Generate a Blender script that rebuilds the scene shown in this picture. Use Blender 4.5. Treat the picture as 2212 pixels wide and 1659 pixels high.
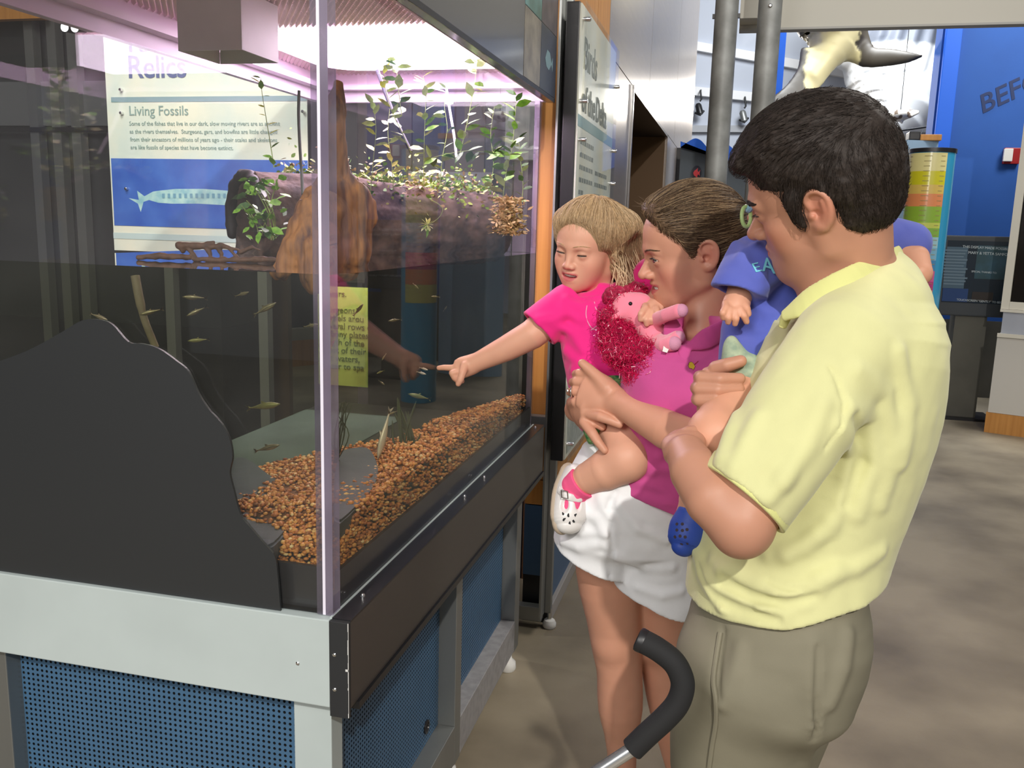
import bpy, bmesh, math, random
import numpy as np
from mathutils import Vector, Matrix

for _o in list(bpy.data.objects):
    bpy.data.objects.remove(_o, do_unlink=True)
SC = bpy.context.scene
COL = SC.collection
rnd = random.Random(7)

# ------------------------------------------------------------------ camera
F_PX, W_PX, H_PX = 1904.0, 2212.0, 1659.0
PITCH, ROLL, YAW, CAM_H = math.radians(10.25), math.radians(1.58), math.radians(13.8), 1.5
_cp, _sp = math.cos(PITCH), math.sin(PITCH)
C_F = np.array([-math.sin(YAW) * _cp, math.cos(YAW) * _cp, -_sp])
_r0 = np.array([math.cos(YAW), math.sin(YAW), 0.0])
_u0 = np.cross(_r0, C_F)
C_R = math.cos(ROLL) * _r0 + math.sin(ROLL) * _u0
C_U = np.cross(C_R, C_F)
C_O = np.array([0.0, 0.0, CAM_H])
cam_d = bpy.data.cameras.new('camera')
cam = bpy.data.objects.new('camera', cam_d)
COL.objects.link(cam)
cam_d.sensor_fit = 'HORIZONTAL'
cam_d.sensor_width = 36.0
cam_d.lens = 36.0 * F_PX / W_PX
cam_d.clip_start, cam_d.clip_end = 0.05, 200
_m = Matrix.Identity(4)
for _i in range(3):
    _m[_i][0], _m[_i][1], _m[_i][2], _m[_i][3] = C_R[_i], C_U[_i], -C_F[_i], C_O[_i]
cam.matrix_world = _m
SC.camera = cam

# ------------------------------------------------------------------ world, lights, exposure
SC.view_settings.view_transform = 'Standard'
SC.view_settings.look = 'None'
SC.view_settings.gamma = 1.0
SC.view_settings.use_curve_mapping = False
SC.view_settings.exposure = 0.0
wd = bpy.data.worlds.new('hall_ambience')
SC.world = wd
wd.use_nodes = True
wd.node_tree.nodes['Background'].inputs[0].default_value = (0.92, 0.95, 1.0, 1)
wd.node_tree.nodes['Background'].inputs[1].default_value = 0.22


def area_light(name, loc, target, size, power, color=(1, 1, 1), sy=None):
    ld = bpy.data.lights.new(name, 'AREA')
    ld.energy, ld.color, ld.size = power, color, size
    if sy:
        ld.shape, ld.size_y = 'RECTANGLE', sy
    o = bpy.data.objects.new(name, ld)
    COL.objects.link(o)
    o.location = loc
    o.rotation_euler = (Vector(target) - Vector(loc)).to_track_quat('-Z', 'Y').to_euler()
    return o


area_light('hall_lamp', (1.55, -3.8, 4.7), (-0.1, 1.7, 0.7), 0.13, 290, (1.0, 0.95, 0.88))
area_light('hall_lamp', (-1.3, -2.2, 2.9), (0.0, 1.7, 1.1), 1.6, 84, (1.0, 0.97, 0.93))  # broad soft fill added to even the light on the people
area_light('hall_lamp', (1.6, 3.4, 4.2), (-0.1, 3.5, 0.8), 1.2, 68, (1.0, 0.94, 0.86))
area_light('gallery_lamp', (1.2, 9.5, 5.6), (1.4, 12.0, 2.6), 2.2, 420, (0.95, 0.98, 1.0))
area_light('gallery_lamp', (3.0, 6.9, 4.6), (2.6, 9.1, 1.8), 1.2, 130, (1.0, 0.97, 0.92))  # added to brighten the blue wall on the right
area_light('sheet_lamp', (-1.25, 2.86, 1.72), (-1.33, 3.0, 1.12), 0.1, 4.0, (1.0, 1.0, 0.9))  # small fill added to brighten the unlit text sheet
area_light('sign_lamp', (-1.95, 2.1, 2.75), (-1.95, 3.1, 1.8), 0.5, 16, (1.0, 0.98, 0.94))  # fill added above the fossil sign to brighten its print
area_light('gallery_lamp', (-0.08, 12.5, 3.2), (-0.6, 6.7, 2.4), 0.24, 70, (1.0, 0.93, 0.84))


# ------------------------------------------------------------------ pixel <-> place
def ray(x, y):
    return C_R * (x - W_PX / 2) / F_PX + C_U * (H_PX / 2 - y) / F_PX + C_F


def at(x, y, d):
    return C_O + ray(x, y) * d


def on_x(x, y, X):
    q = ray(x, y)
    return C_O + q * (X / q[0])


def on_y(x, y, Y):
    q = ray(x, y)
    return C_O + q * (Y / q[1])


def on_z(x, y, z):
    q = ray(x, y)
    return C_O + q * ((z - CAM_H) / q[2])


def cs(x, y, d):
    """camera-space point (right, up, ahead) in metres"""
    return np.array([(x - W_PX / 2) / F_PX * d, (H_PX / 2 - y) / F_PX * d, d])


CS_M = np.stack([C_R, C_U, C_F])          # rows: world direction of each camera-space axis


def cs2w(p):
    return np.asarray(p) @ CS_M + C_O


def w2cs(p):
    return (np.asarray(p, float) - C_O) @ CS_M.T


# ------------------------------------------------------------------ materials
def srgb(r, g, b):
    f = lambda c: ((c / 255 + 0.055) / 1.055) ** 2.4 if c > 10 else c / 255 / 12.92
    return (f(r), f(g), f(b))


MATS = {}


def nd(nt, t, **kw):
    n = nt.nodes.new(t)
    for k, v in kw.items():
        setattr(n, k, v)
    return n


def mat(name, col, rough=0.5, metal=0.0, var=0.0, vscale=20.0, bump=0.0, bscale=200.0, sss=0.0, spec=0.5,
        col2=None, stretch=(1, 1, 1), detail=4.0, coat=0.0, sheen=0.0, attr=None, alpha=None, emit=None, estr=0.0, bdist=0.002):
    if name in MATS:
        return MATS[name]
    m = bpy.data.materials.new(name)
    m.use_nodes = True
    nt = m.node_tree
    b = nt.nodes['Principled BSDF']
    b.inputs['Base Color'].default_value = (*col, 1)
    b.inputs['Roughness'].default_value = rough
    b.inputs['Metallic'].default_value = metal
    b.inputs['Specular IOR Level'].default_value = spec
    if coat:
        b.inputs['Coat Weight'].default_value = coat
        b.inputs['Coat Roughness'].default_value = 0.08
    if sheen:
        b.inputs['Sheen Weight'].default_value = sheen
        b.inputs['Sheen Roughness'].default_value = 0.5
    if sss:
        b.inputs['Subsurface Weight'].default_value = sss
        b.inputs['Subsurface Radius'].default_value = (0.012, 0.005, 0.003)
        b.inputs['Subsurface Scale'].default_value = 1.0
    if emit:
        b.inputs['Emission Color'].default_value = (*emit, 1)
        b.inputs['Emission Strength'].default_value = estr
    tc = nd(nt, 'ShaderNodeTexCoord')
    src = None
    if attr:
        a = nd(nt, 'ShaderNodeAttribute', attribute_name=attr)
        src = a.outputs['Color']
    if var or col2:
        mp = nd(nt, 'ShaderNodeMapping')
        mp.inputs['Scale'].default_value = stretch
        nt.links.new(tc.outputs['Object'], mp.inputs[0])
        no = nd(nt, 'ShaderNodeTexNoise')
        no.inputs['Scale'].default_value = vscale
        no.inputs['Detail'].default_value = detail
        nt.links.new(mp.outputs[0], no.inputs['Vector'])
        if col2:
            mx = nd(nt, 'ShaderNodeMix', data_type='RGBA')
            cr = nd(nt, 'ShaderNodeMapRange')
            cr.inputs[1].default_value, cr.inputs[2].default_value = 0.35, 0.65
            nt.links.new(no.outputs[0], cr.inputs[0])
            nt.links.new(cr.outputs[0], mx.inputs[0])
            mx.inputs[6].default_value = (*col, 1)
            mx.inputs[7].default_value = (*col2, 1)
            src = mx.outputs[2]
        else:
            hs = nd(nt, 'ShaderNodeHueSaturation')
            mr = nd(nt, 'ShaderNodeMapRange')
            mr.inputs[1].default_value, mr.inputs[2].default_value = 0.3, 0.7
            mr.inputs[3].default_value, mr.inputs[4].default_value = 1 - var, 1 + var
            nt.links.new(no.outputs[0], mr.inputs[0])
            nt.links.new(mr.outputs[0], hs.inputs['Value'])
            if src:
                nt.links.new(src, hs.inputs['Color'])
            else:
                hs.inputs['Color'].default_value = (*col, 1)
            src = hs.outputs[0]
    if src:
        nt.links.new(src, b.inputs['Base Color'])
    if bump:
        mp2 = nd(nt, 'ShaderNodeMapping')
        mp2.inputs['Scale'].default_value = stretch
        nt.links.new(tc.outputs['Object'], mp2.inputs[0])
        n2 = nd(nt, 'ShaderNodeTexNoise')
        n2.inputs['Scale'].default_value = bscale
        n2.inputs['Detail'].default_value = 3
        nt.links.new(mp2.outputs[0], n2.inputs['Vector'])
        bp = nd(nt, 'ShaderNodeBump')
        bp.inputs['Strength'].default_value = bump
        bp.inputs['Distance'].default_value = bdist
        nt.links.new(n2.outputs[0], bp.inputs['Height'])
        nt.links.new(bp.outputs[0], b.inputs['Normal'])
    MATS[name] = m
    return m


def pane_mat(name, tint=(1, 1, 1), refl=1.0, ior=1.5, rough=0.0, haze=0.0, haze_col=(0.8, 0.8, 0.8), edge=None):
    """thin sheet of glass: transparent with a Fresnel mirror on top, and a little dust"""
    if name in MATS:
        return MATS[name]
    m = bpy.data.materials.new(name)
    m.use_nodes = True
    nt = m.node_tree
    nt.nodes.remove(nt.nodes['Principled BSDF'])
    out = nt.nodes['Material Output']
    tr = nd(nt, 'ShaderNodeBsdfTransparent')
    tr.inputs[0].default_value = (*tint, 1)
    gl = nd(nt, 'ShaderNodeBsdfGlossy')
    gl.inputs['Roughness'].default_value = rough
    gl.inputs['Color'].default_value = (1, 1, 1, 1)
    lw = nd(nt, 'ShaderNodeLayerWeight')      # Schlick mirror, the same from both sides of the sheet
    lw.inputs[0].default_value = 0.5
    r0 = ((ior - 1) / (ior + 1)) ** 2
    pw = nd(nt, 'ShaderNodeMath', operation='POWER')
    pw.inputs[1].default_value = 5.0
    nt.links.new(lw.outputs['Facing'], pw.inputs[0])
    mu = nd(nt, 'ShaderNodeMath', operation='MULTIPLY_ADD')
    mu.inputs[1].default_value = (1 - r0) * refl
    mu.inputs[2].default_value = r0 * refl
    nt.links.new(pw.outputs[0], mu.inputs[0])
    base = tr.outputs[0]
    if haze:
        df = nd(nt, 'ShaderNodeBsdfDiffuse')
        df.inputs[0].default_value = (*haze_col, 1)
        hz = nd(nt, 'ShaderNodeMixShader')
        no = nd(nt, 'ShaderNodeTexNoise')
        no.inputs['Scale'].default_value = 6
        tc = nd(nt, 'ShaderNodeTexCoord')
        nt.links.new(tc.outputs['Object'], no.inputs['Vector'])
        m2 = nd(nt, 'ShaderNodeMath', operation='MULTIPLY')
        m2.inputs[1].default_value = haze * 2
        nt.links.new(no.outputs[0], m2.inputs[0])
        nt.links.new(m2.outputs[0], hz.inputs[0])
        nt.links.new(base, hz.inputs[1])
        nt.links.new(df.outputs[0], hz.inputs[2])
        base = hz.outputs[0]
    mx = nd(nt, 'ShaderNodeMixShader')
    nt.links.new(mu.outputs[0], mx.inputs[0])
    nt.links.new(base, mx.inputs[1])
    nt.links.new(gl.outputs[0], mx.inputs[2])
    nt.links.new(mx.outputs[0], out.inputs[0])
    MATS[name] = m
    return m


# ------------------------------------------------------------------ objects
ROOT = {}


def tag(o, label=None, cat=None, group=None, kind=None):
    if label:
        o['label'] = label
    if cat:
        o['category'] = cat
    if group:
        o['group'] = group
    if kind:
        o['kind'] = kind
    return o


def thing(name, loc, label, cat, group=None):
    o = bpy.data.objects.new(name, None)
    o.empty_display_size = 0.05
    COL.objects.link(o)
    o.location = loc
    ROOT[o.name] = np.array(loc, float)
    return tag(o, label, cat, group)


def root_loc(p):
    while p is not None:
        if p.name in ROOT:
            return ROOT[p.name]
        p = p.parent
    return np.zeros(3)


def mesh_obj(name, verts, faces, m=None, parent=None, smooth=False, origin=None, cols=None, mats=None, fmat=None):
    """one mesh object; verts in place (world), moved into the parent's frame here"""
    verts = np.asarray(verts, float)
    if parent is not None:
        off = root_loc(parent)
    elif origin is not None:
        off = np.asarray(origin, float)
    else:
        off = np.zeros(3)
    me = bpy.data.meshes.new(name)
    v = verts - off
    if isinstance(faces, np.ndarray) and faces.ndim == 2:
        nf, k = faces.shape
        me.vertices.add(len(v))
        me.vertices.foreach_set('co', v.astype(np.float32).ravel())
        me.loops.add(nf * k)
        me.loops.foreach_set('vertex_index', faces.astype(np.int32).ravel())
        me.polygons.add(nf)
        me.polygons.foreach_set('loop_start', np.arange(0, nf * k, k, dtype=np.int32))
        me.update(calc_edges=True)
    else:
        me.from_pydata([tuple(p) for p in v], [], [tuple(f) for f in faces])
    me.validate()
    if cols is not None:
        ca = me.color_attributes.new('Col', 'FLOAT_COLOR', 'POINT')
        c4 = np.ones((len(v), 4), np.float32)
        c4[:, :3] = cols
        ca.data.foreach_set('color', c4.ravel())
    if mats:
        for mm in mats:
            me.materials.append(mm)
        if fmat is not None:
            me.polygons.foreach_set('material_index', np.asarray(fmat, np.int32))
    elif m:
        me.materials.append(m)
    if smooth:
        me.polygons.foreach_set('use_smooth', np.ones(len(me.polygons), bool))
    me.update()
    o = bpy.data.objects.new(name, me)
    COL.objects.link(o)
    if parent is not None:
        o.parent = parent
    elif origin is not None:
        o.location = origin
        ROOT[o.name] = np.asarray(origin, float)
    return o


class G:
    """collects simple solids into one mesh"""

    def __init__(s):
        s.v, s.f = [], []

    def add(s, v, f):
        n = len(s.v)
        s.v += [tuple(map(float, p)) for p in v]
        s.f += [tuple(i + n for i in q) for q in f]
        return s

    def box(s, x0, x1, y0, y1, z0, z1, bev=0.0):
        if bev <= 0:
            v = [(x, y, z) for z in (z0, z1) for y in (y0, y1) for x in (x0, x1)]
            return s.add(v, [(0, 2, 3, 1), (4, 5, 7, 6), (0, 1, 5, 4), (2, 6, 7, 3), (0, 4, 6, 2), (1, 3, 7, 5)])
        bm = bmesh.new()
        bmesh.ops.create_cube(bm, size=1)
        for q in bm.verts:
            q.co = ((x0 + x1) / 2 + q.co.x * (x1 - x0), (y0 + y1) / 2 + q.co.y * (y1 - y0), (z0 + z1) / 2 + q.co.z * (z1 - z0))
        bmesh.ops.bevel(bm, geom=bm.edges[:], offset=bev, segments=2, affect='EDGES', profile=0.6)
        bm.verts.index_update()
        s.add([q.co for q in bm.verts], [[q.index for q in f.verts] for f in bm.faces])
        bm.free()
        return s

    def obox(s, c, ax, ay, az, bev=0.0):
        """oriented box: centre and three half-axis vectors"""
        n = len(s.v)
        s.box(-1, 1, -1, 1, -1, 1)
        c, ax, ay, az = map(np.asarray, (c, ax, ay, az))
        for i in range(n, len(s.v)):
            q = s.v[i]
            s.v[i] = tuple(c + ax * q[0] + ay * q[1] + az * q[2])
        return s

    def tube(s, pts, rad, seg=10, caps=True):
        pts = [np.asarray(p, float) for p in pts]
        n = len(pts)
        rad = [rad] * n if np.isscalar(rad) else list(rad)
        v, f = [], []
        prev = None
        for i in range(n):
            t = pts[min(i + 1, n - 1)] - pts[max(i - 1, 0)]
            t = t / (np.linalg.norm(t) + 1e-12)
            if prev is None:
                h = np.array([0, 0, 1.0]) if abs(t[2]) < 0.9 else np.array([1.0, 0, 0])
                a = np.cross(t, h)
            else:
                a = prev - t * (prev @ t)
            a /= np.linalg.norm(a) + 1e-12
            prev = a
            b = np.cross(t, a)
            for k in range(seg):
                w = 2 * math.pi * k / seg
                v.append(pts[i] + rad[i] * (math.cos(w) * a + math.sin(w) * b))
        for i in range(n - 1):
            for k in range(seg):
                k2 = (k + 1) % seg
                f.append((i * seg + k, i * seg + k2, (i + 1) * seg + k2, (i + 1) * seg + k))
        if caps:
            f.append(tuple(range(seg - 1, -1, -1)))
            f.append(tuple((n - 1) * seg + k for k in range(seg)))
        return s.add(v, f)

    def lathe(s, c, prof, seg=16, axis=(0, 0, 1)):
        """profile of (radius, height) spun about an axis through c"""
        ax = np.asarray(axis, float)
        ax /= np.linalg.norm(ax)
        h = np.array([1.0, 0, 0]) if abs(ax[0]) < 0.9 else np.array([0, 1.0, 0])
        a = np.cross(ax, h)
        a /= np.linalg.norm(a)
        b = np.cross(ax, a)
        c = np.asarray(c, float)
        v, f = [], []
        for r, z in prof:
            for k in range(seg):
                w = 2 * math.pi * k / seg
                v.append(c + ax * z + max(r, 1e-5) * (math.cos(w) * a + math.sin(w) * b))
        for i in range(len(prof) - 1):
            for k in range(seg):
                k2 = (k + 1) % seg
                f.append((i * seg + k, i * seg + k2, (i + 1) * seg + k2, (i + 1) * seg + k))
        f.append(tuple(range(seg - 1, -1, -1)))
        f.append(tuple((len(prof) - 1) * seg + k for k in range(seg)))
        return s.add(v, f)

    def prism(s, poly, vec):
        """extrude a flat outline (list of 3-D points) by a vector"""
        n = len(poly)
        vec = np.asarray(vec, float)
        v = [np.asarray(p, float) for p in poly] + [np.asarray(p, float) + vec for p in poly]
        f = [tuple(range(n - 1, -1, -1)), tuple(range(n, 2 * n))]
        f += [(i, (i + 1) % n, n + (i + 1) % n, n + i) for i in range(n)]
        return s.add(v, f)

    def obj(s, name, m, parent=None, smooth=False, origin=None):
        o = mesh_obj(name, s.v, s.f, m, parent, smooth, origin)
        bm = bmesh.new()
        bm.from_mesh(o.data)
        bmesh.ops.recalc_face_normals(bm, faces=bm.faces)
        bm.to_mesh(o.data)
        bm.free()
        if smooth:
            try:
                o.data.set_sharp_from_angle(angle=math.radians(40))
            except Exception:
                pass
        return o


def text_obj(name, s, loc, xdir, ydir, size, m, parent=None, align='LEFT', bold=0.0, spacing=1.0, shear=0.0, line=1.0, extr=0.0004):
    """lettering as thin flat geometry lying in the plane of xdir / ydir"""
    cu = bpy.data.curves.new(name, 'FONT')
    cu.body = s
    cu.size = size
    cu.align_x = align
    cu.offset = bold * size
    cu.extrude = extr
    cu.space_character = spacing
    cu.space_line = line
    cu.shear = shear
    cu.resolution_u = 3
    tmp = bpy.data.objects.new('tmp', cu)
    COL.objects.link(tmp)
    bpy.context.view_layer.update()
    me = bpy.data.meshes.new_from_object(tmp.evaluated_get(bpy.context.evaluated_depsgraph_get()))
    bpy.data.objects.remove(tmp, do_unlink=True)
    n = len(me.vertices)
    co = np.zeros(n * 3, np.float32)
    me.vertices.foreach_get('co', co)
    co = co.reshape(-1, 3)
    x, y = np.asarray(xdir, float), np.asarray(ydir, float)
    x, y = x / np.linalg.norm(x), y / np.linalg.norm(y)
    z = np.cross(x, y)
    w = np.asarray(loc, float) + co[:, :1] * x + co[:, 1:2] * y + co[:, 2:3] * z
    if parent is not None:
        w = w - root_loc(parent)
    me.vertices.foreach_set('co', w.astype(np.float32).ravel())
    me.materials.clear()
    me.materials.append(m)
    me.name = name
    o = bpy.data.objects.new(name, me)
    COL.objects.link(o)
    if parent is not None:
        o.parent = parent
    return o


def spline(pts, n=8, closed=False):
    """Catmull-Rom through points"""
    P = [np.asarray(p, float) for p in pts]
    out = []
    m = len(P)
    for i in range(m if closed else m - 1):
        if closed:
            p0, p1, p2, p3 = P[(i - 1) % m], P[i], P[(i + 1) % m], P[(i + 2) % m]
        else:
            p0, p1, p2, p3 = P[max(i - 1, 0)], P[i], P[i + 1], P[min(i + 2, m - 1)]
        for k in range(n):
            t = k / n
            out.append(0.5 * (2 * p1 + (p2 - p0) * t + (2 * p0 - 5 * p1 + 4 * p2 - p3) * t * t + (3 * p1 - p0 - 3 * p2 + p3) * t ** 3))
    if not closed:
        out.append(P[-1])
    return out
# ------------------------------------------------------------------ shared materials
M_conc = mat('concrete_floor', srgb(152, 141, 120), 0.5, col2=srgb(108, 98, 82), vscale=1.7, bump=0.25, bscale=60, detail=12)
M_alu = mat('grey_aluminium', srgb(150, 152, 150), 0.42, 0.75, var=0.06, vscale=8, stretch=(1, 1, 0.1))
M_alupaint = mat('silver_paint', srgb(186, 197, 196), 0.45, 0.0, var=0.05, vscale=5)
M_black = mat('black_board', (0.012, 0.012, 0.014), 0.35)
M_blackm = mat('black_matte', (0.02, 0.021, 0.023), 0.6)
M_bluep = mat('blue_panel', srgb(66, 102, 134), 0.5, var=0.05)
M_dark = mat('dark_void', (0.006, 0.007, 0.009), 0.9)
M_chrome = mat('chrome', (0.75, 0.75, 0.75), 0.2, 1.0)
M_white = mat('white_plastic', (0.75, 0.74, 0.70), 0.45)
M_ply = mat('plywood', srgb(196, 138, 68), 0.5, col2=srgb(180, 122, 56), vscale=3, stretch=(14, 14, 0.6))
M_steel = mat('brushed_steel', srgb(172, 160, 150), 0.28, 0.8, var=0.05, vscale=3, stretch=(1, 1, 12), bump=0.03, bscale=40)
M_kick = mat('slate_blue_kick', srgb(62, 92, 124), 0.45)
M_skirt = mat('pale_skirting', srgb(160, 155, 150), 0.5)
M_pipe = mat('galvanised_pipe', srgb(150, 153, 152), 0.5, 0.25, col2=srgb(118, 120, 118), vscale=7, bump=0.1, bscale=30)
M_cream = mat('cream_paint', srgb(205, 200, 186), 0.5)
M_soffit = mat('soffit_paint', srgb(196, 194, 184), 0.6)
M_bluew = mat('blue_wall_paint', srgb(30, 84, 164), 0.7, var=0.05, vscale=3, bump=0.15, bscale=120)
M_blueb = mat('bright_blue_paint', srgb(24, 98, 215), 0.6)
M_farw = mat('far_wall_paint', srgb(196, 202, 214), 0.8)
M_grey = mat('grey_wall_paint', srgb(84, 92, 100), 0.7)
M_glass = pane_mat('tank_acrylic', (0.96, 0.97, 0.97), 0.6, 1.5, haze=0.012)
M_glass2 = pane_mat('tank_acrylic_side', (0.97, 0.97, 0.97), 0.42, 1.5, haze=0.008)
M_sheet = pane_mat('acrylic_sheet', (0.97, 0.98, 0.98), 0.35, 1.5)

# ================================================================== the hall
XR, XL, YF, YB = -0.61, -1.355, 1.273, 2.785      # tank walls
ZR, ZW, ZC, ZT = 0.844, 1.413, 1.88, 1.96         # rail top, water, canopy edge, canopy ceiling

# floor and outer shell
tag(G().box(-9, 9, -6, 15, -0.1, 0).obj('floor', M_conc), 'mottled grey brown polished concrete floor', 'floor', kind='structure')
tag(G().box(-9, 9, 14.6, 14.8, 0, 7).obj('wall_back', M_farw), 'pale blue grey far wall of the bright gallery', 'wall', kind='structure')
wl = G().box(-6.0, -5.8, -6, 14.6, 0, 5)
tag(wl.obj('wall_left', mat('dim_wall', srgb(74, 72, 70), 0.8)), 'dim grey wall far behind the tank', 'wall', kind='structure')

# exhibit wall running away on the left of the people -------------------------------------------
XE = -0.60
ew = thing('exhibit_wall', (XE, 3.12, 0), 'long exhibit wall of orange plywood and brushed steel panels over a blue kick', 'wall')
ew['kind'] = 'structure'
ys = [3.12, 3.72, 4.06]
for i in range(2):
    for z0, z1 in ((0.47, 0.565), (0.569, 3.4)):
        G().box(XE - 0.02, XE, ys[i] + 0.004, ys[i + 1] - 0.004, z0, z1).obj('plywood_panel', M_ply, ew)
G().box(XE - 0.09, XE - 0.021, 3.125, 4.06, 0.02, 3.4).obj('backing', M_dark, ew)
for z0, z1 in ((0.47, 0.565), (0.569, 3.4)):
    G().box(XE - 0.10, XE - 0.001, 3.105, 3.118, z0, z1).obj('plywood_end', M_ply, ew)
G().box(XE - 0.10, XE - 0.001, 3.105, 3.118, 0.19, 0.466).obj('kick_end', M_kick, ew)
G().box(XE - 0.10, XE - 0.001, 3.112, 3.118, 0.0, 0.19).obj('base_end', M_black, ew)
G().box(XE - 0.03, XE - 0.004, 3.12, 11.2, 0.06, 0.466).obj('kick_panel', M_kick, ew)
G().box(XE - 0.02, XE + 0.012, 3.13, 11.2, 0.0, 0.06, 0.003).obj('base_strip', M_skirt, ew)
zo = 2.262
for y0, y1, z0, z1 in ((4.064, 4.98, 0.47, zo - 0.006), (4.064, 5.9, zo, 3.2), (5.905, 8.3, zo, 3.6), (8.305, 11.2, zo, 5.2),
                       (4.064, 5.9, 3.205, 5.2), (5.905, 8.3, 3.605, 5.2), (7.58, 11.2, 0.47, zo - 0.006)):
    G().box(XE - 0.02, XE, y0, y1 - 0.005, z0, z1).obj('steel_panel', M_steel, ew)
G().box(XE - 0.6, XE - 0.58, 4.98, 7.6, 0.47, zo).obj('niche_back', mat('niche_brown', srgb(92, 66, 36), 0.6), ew)
G().box(XE - 0.6, XE - 0.02, 7.56, 7.58, 0.47, zo).obj('niche_side', mat('niche_brown', srgb(92, 66, 36), 0.6), ew)
G().box(XE - 0.6, XE, 4.98, 5.02, 0.47, zo).obj('niche_frame', M_black, ew)
G().box(XE - 0.6, XE, 5.02, 7.56, zo - 0.02, zo).obj('niche_frame', M_black, ew)
G().box(XE - 0.6, XE, 5.02, 7.56, 0.45, 0.47).obj('niche_floor', M_black, ew)
G().box(XE + 0.001, XE + 0.012, 4.985, 5.0, 0.47, zo).obj('niche_edge', M_chrome, ew)


def wall_sign(name, x, y0, y1, z0, z1, label):
    t = thing(name, (x, y0, z0), label, 'sign')
    G().box(x - 0.055, x - 0.008, y0, y1, z0, z1, 0.003).obj('backing_board', M_black, t)
    return t


# text panel of birds
bs = wall_sign('bird_sign', -0.558, 3.125, 4.02, 0.64, 2.252, 'tall cream sign about birds on a black board by the aluminium post')
M_print = mat('cream_print', srgb(226, 222, 200), 0.35, col2=srgb(206, 214, 212), vscale=4)
G().box(-0.566, -0.560, 3.13, 4.015, 0.645, 2.247).obj('printed_sheet', M_print, bs)
M_teal = mat('teal_band', srgb(128, 160, 164), 0.5)
G().box(-0.560, -0.5595, 3.13, 4.015, 1.845, 1.885).obj('teal_band', M_teal, bs)
M_ink = mat('grey_ink', srgb(120, 128, 126), 0.6)
M_ink2 = mat('dark_ink', srgb(70, 78, 84), 0.6)
text_obj('title_text', 'Birds', (-0.5592, 3.2, 2.05), (0, 1, 0), (0, 0, 1), 0.15, M_ink, bs, bold=0.012)
for w_t, y_t in (('of', 3.2), ('the', 3.33), ('Delta', 3.52)):
    text_obj('title_text', w_t, (-0.5592, y_t, 1.905), (0, 1, 0), (0, 0, 1), 0.13, M_ink, bs, bold=0.012)
for k in range(9):
    z = 1.79 - k * 0.044
    for y, w in ((3.2, 0.30 if k < 4 else 0.10), (3.56, 0.34 if k > 1 else 0.0)):
        yy = y
        while yy < y + w - 0.02 and w > 0:
            dw = rnd.uniform(0.02, 0.06)
            G().box(-0.560, -0.5594, yy, min(yy + dw, y + w), z, z + 0.016).obj('text_line', M_ink, bs)
            yy += dw + 0.012
M_photo1 = mat('heron_photo', srgb(120, 160, 186), 0.4, col2=srgb(50, 86, 140), vscale=9)
M_photo2 = mat('water_photo', srgb(44, 96, 168), 0.4, col2=srgb(30, 74, 146), vscale=5)
G().box(-0.560, -0.5594, 3.36, 3.60, 1.2, 1.52).obj('photo_print', M_photo1, bs)
G().box(-0.560, -0.5594, 3.62, 3.99, 1.2, 1.47).obj('photo_print', M_photo2, bs)
G().box(-0.560, -0.5594, 3.16, 3.97, 0.66, 0.95).obj('photo_print', mat('pale_photo', srgb(178, 184, 180), 0.4, col2=srgb(150, 156, 150), vscale=30), bs)
sh = G().box(-0.549, -0.545, 3.125, 4.02, 0.64, 2.252).obj('acrylic_cover', M_sheet, bs)
for y, z in ((3.16, 2.2), (3.16, 1.93), (3.16, 1.8), (3.98, 2.1), (3.98, 1.83), (3.98, 1.69), (3.16, 0.7), (3.98, 0.7)):
    G().lathe((-0.5655, y, z), [(0.008, 0), (0.008, 0.03), (0.006, 0.033)], 10, (1, 0, 0)).obj('standoff_bolt', M_chrome, bs, True)

_k = 0.942                                   # the sign stands a little nearer, clear of the post
bs.scale = (_k, _k, _k)
bs.location = [C_O[i] + (bs.location[i] - C_O[i]) * _k for i in range(3)]

s2 = wall_sign('far_wall_sign', -0.545, 8.75, 10.9, 0.9, 2.26, 'far blue printed sign on the steel wall beyond the niche')
G().box(-0.553, -0.547, 8.76, 10.89, 0.91, 2.25).obj('printed_sheet', mat('blue_map_print', srgb(120, 150, 205), 0.4, col2=srgb(190, 196, 205), vscale=2.5), s2)

# aluminium exhibit frame beyond the tank --------------------------------------------------------
af = thing('exhibit_frame', (-0.6, 3.07, 0), 'grey aluminium upright frame with levelling foot between tank and bird sign', 'frame')
G().box(-0.612, -0.604, 3.05, 3.10, 0.06, 2.4, 0.001).obj('post_flange', M_alu, af)
G().box(-0.604, -0.580, 3.07, 3.10, 0.06, 2.4, 0.002).obj('post_web', M_alu, af)
G().box(-0.612, -0.604, 3.0, 3.05, 0.06, 2.4, 0.001).obj('post_flange', M_alu, af)
G().box(-0.80, -0.612, 3.05, 3.09, 0.03, 0.085, 0.002).obj('cross_rail', M_alu, af)
G().box(-0.80, -0.612, 3.05, 3.09, 0.78, 0.82, 0.002).obj('cross_rail', M_alu, af)
G().box(-0.604, -0.560, 3.102, 3.12, 2.05, 2.14, 0.002).obj('sign_bracket', M_alu, af)
G().box(-0.604, -0.582, 3.06, 3.07, 1.51, 1.525).obj('sign_bracket', M_alu, af)
G().tube([(-0.585, 3.08, 0.03), (-0.585, 3.08, 0.075)], 0.008).obj('foot_stem', M_chrome, af, True)
G().lathe((-0.585, 3.08, 0), [(0.022, 0), (0.026, 0.006), (0.026, 0.018), (0.02, 0.03), (0.008, 0.034)], 16).obj('levelling_foot', M_white, af, True)

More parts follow.
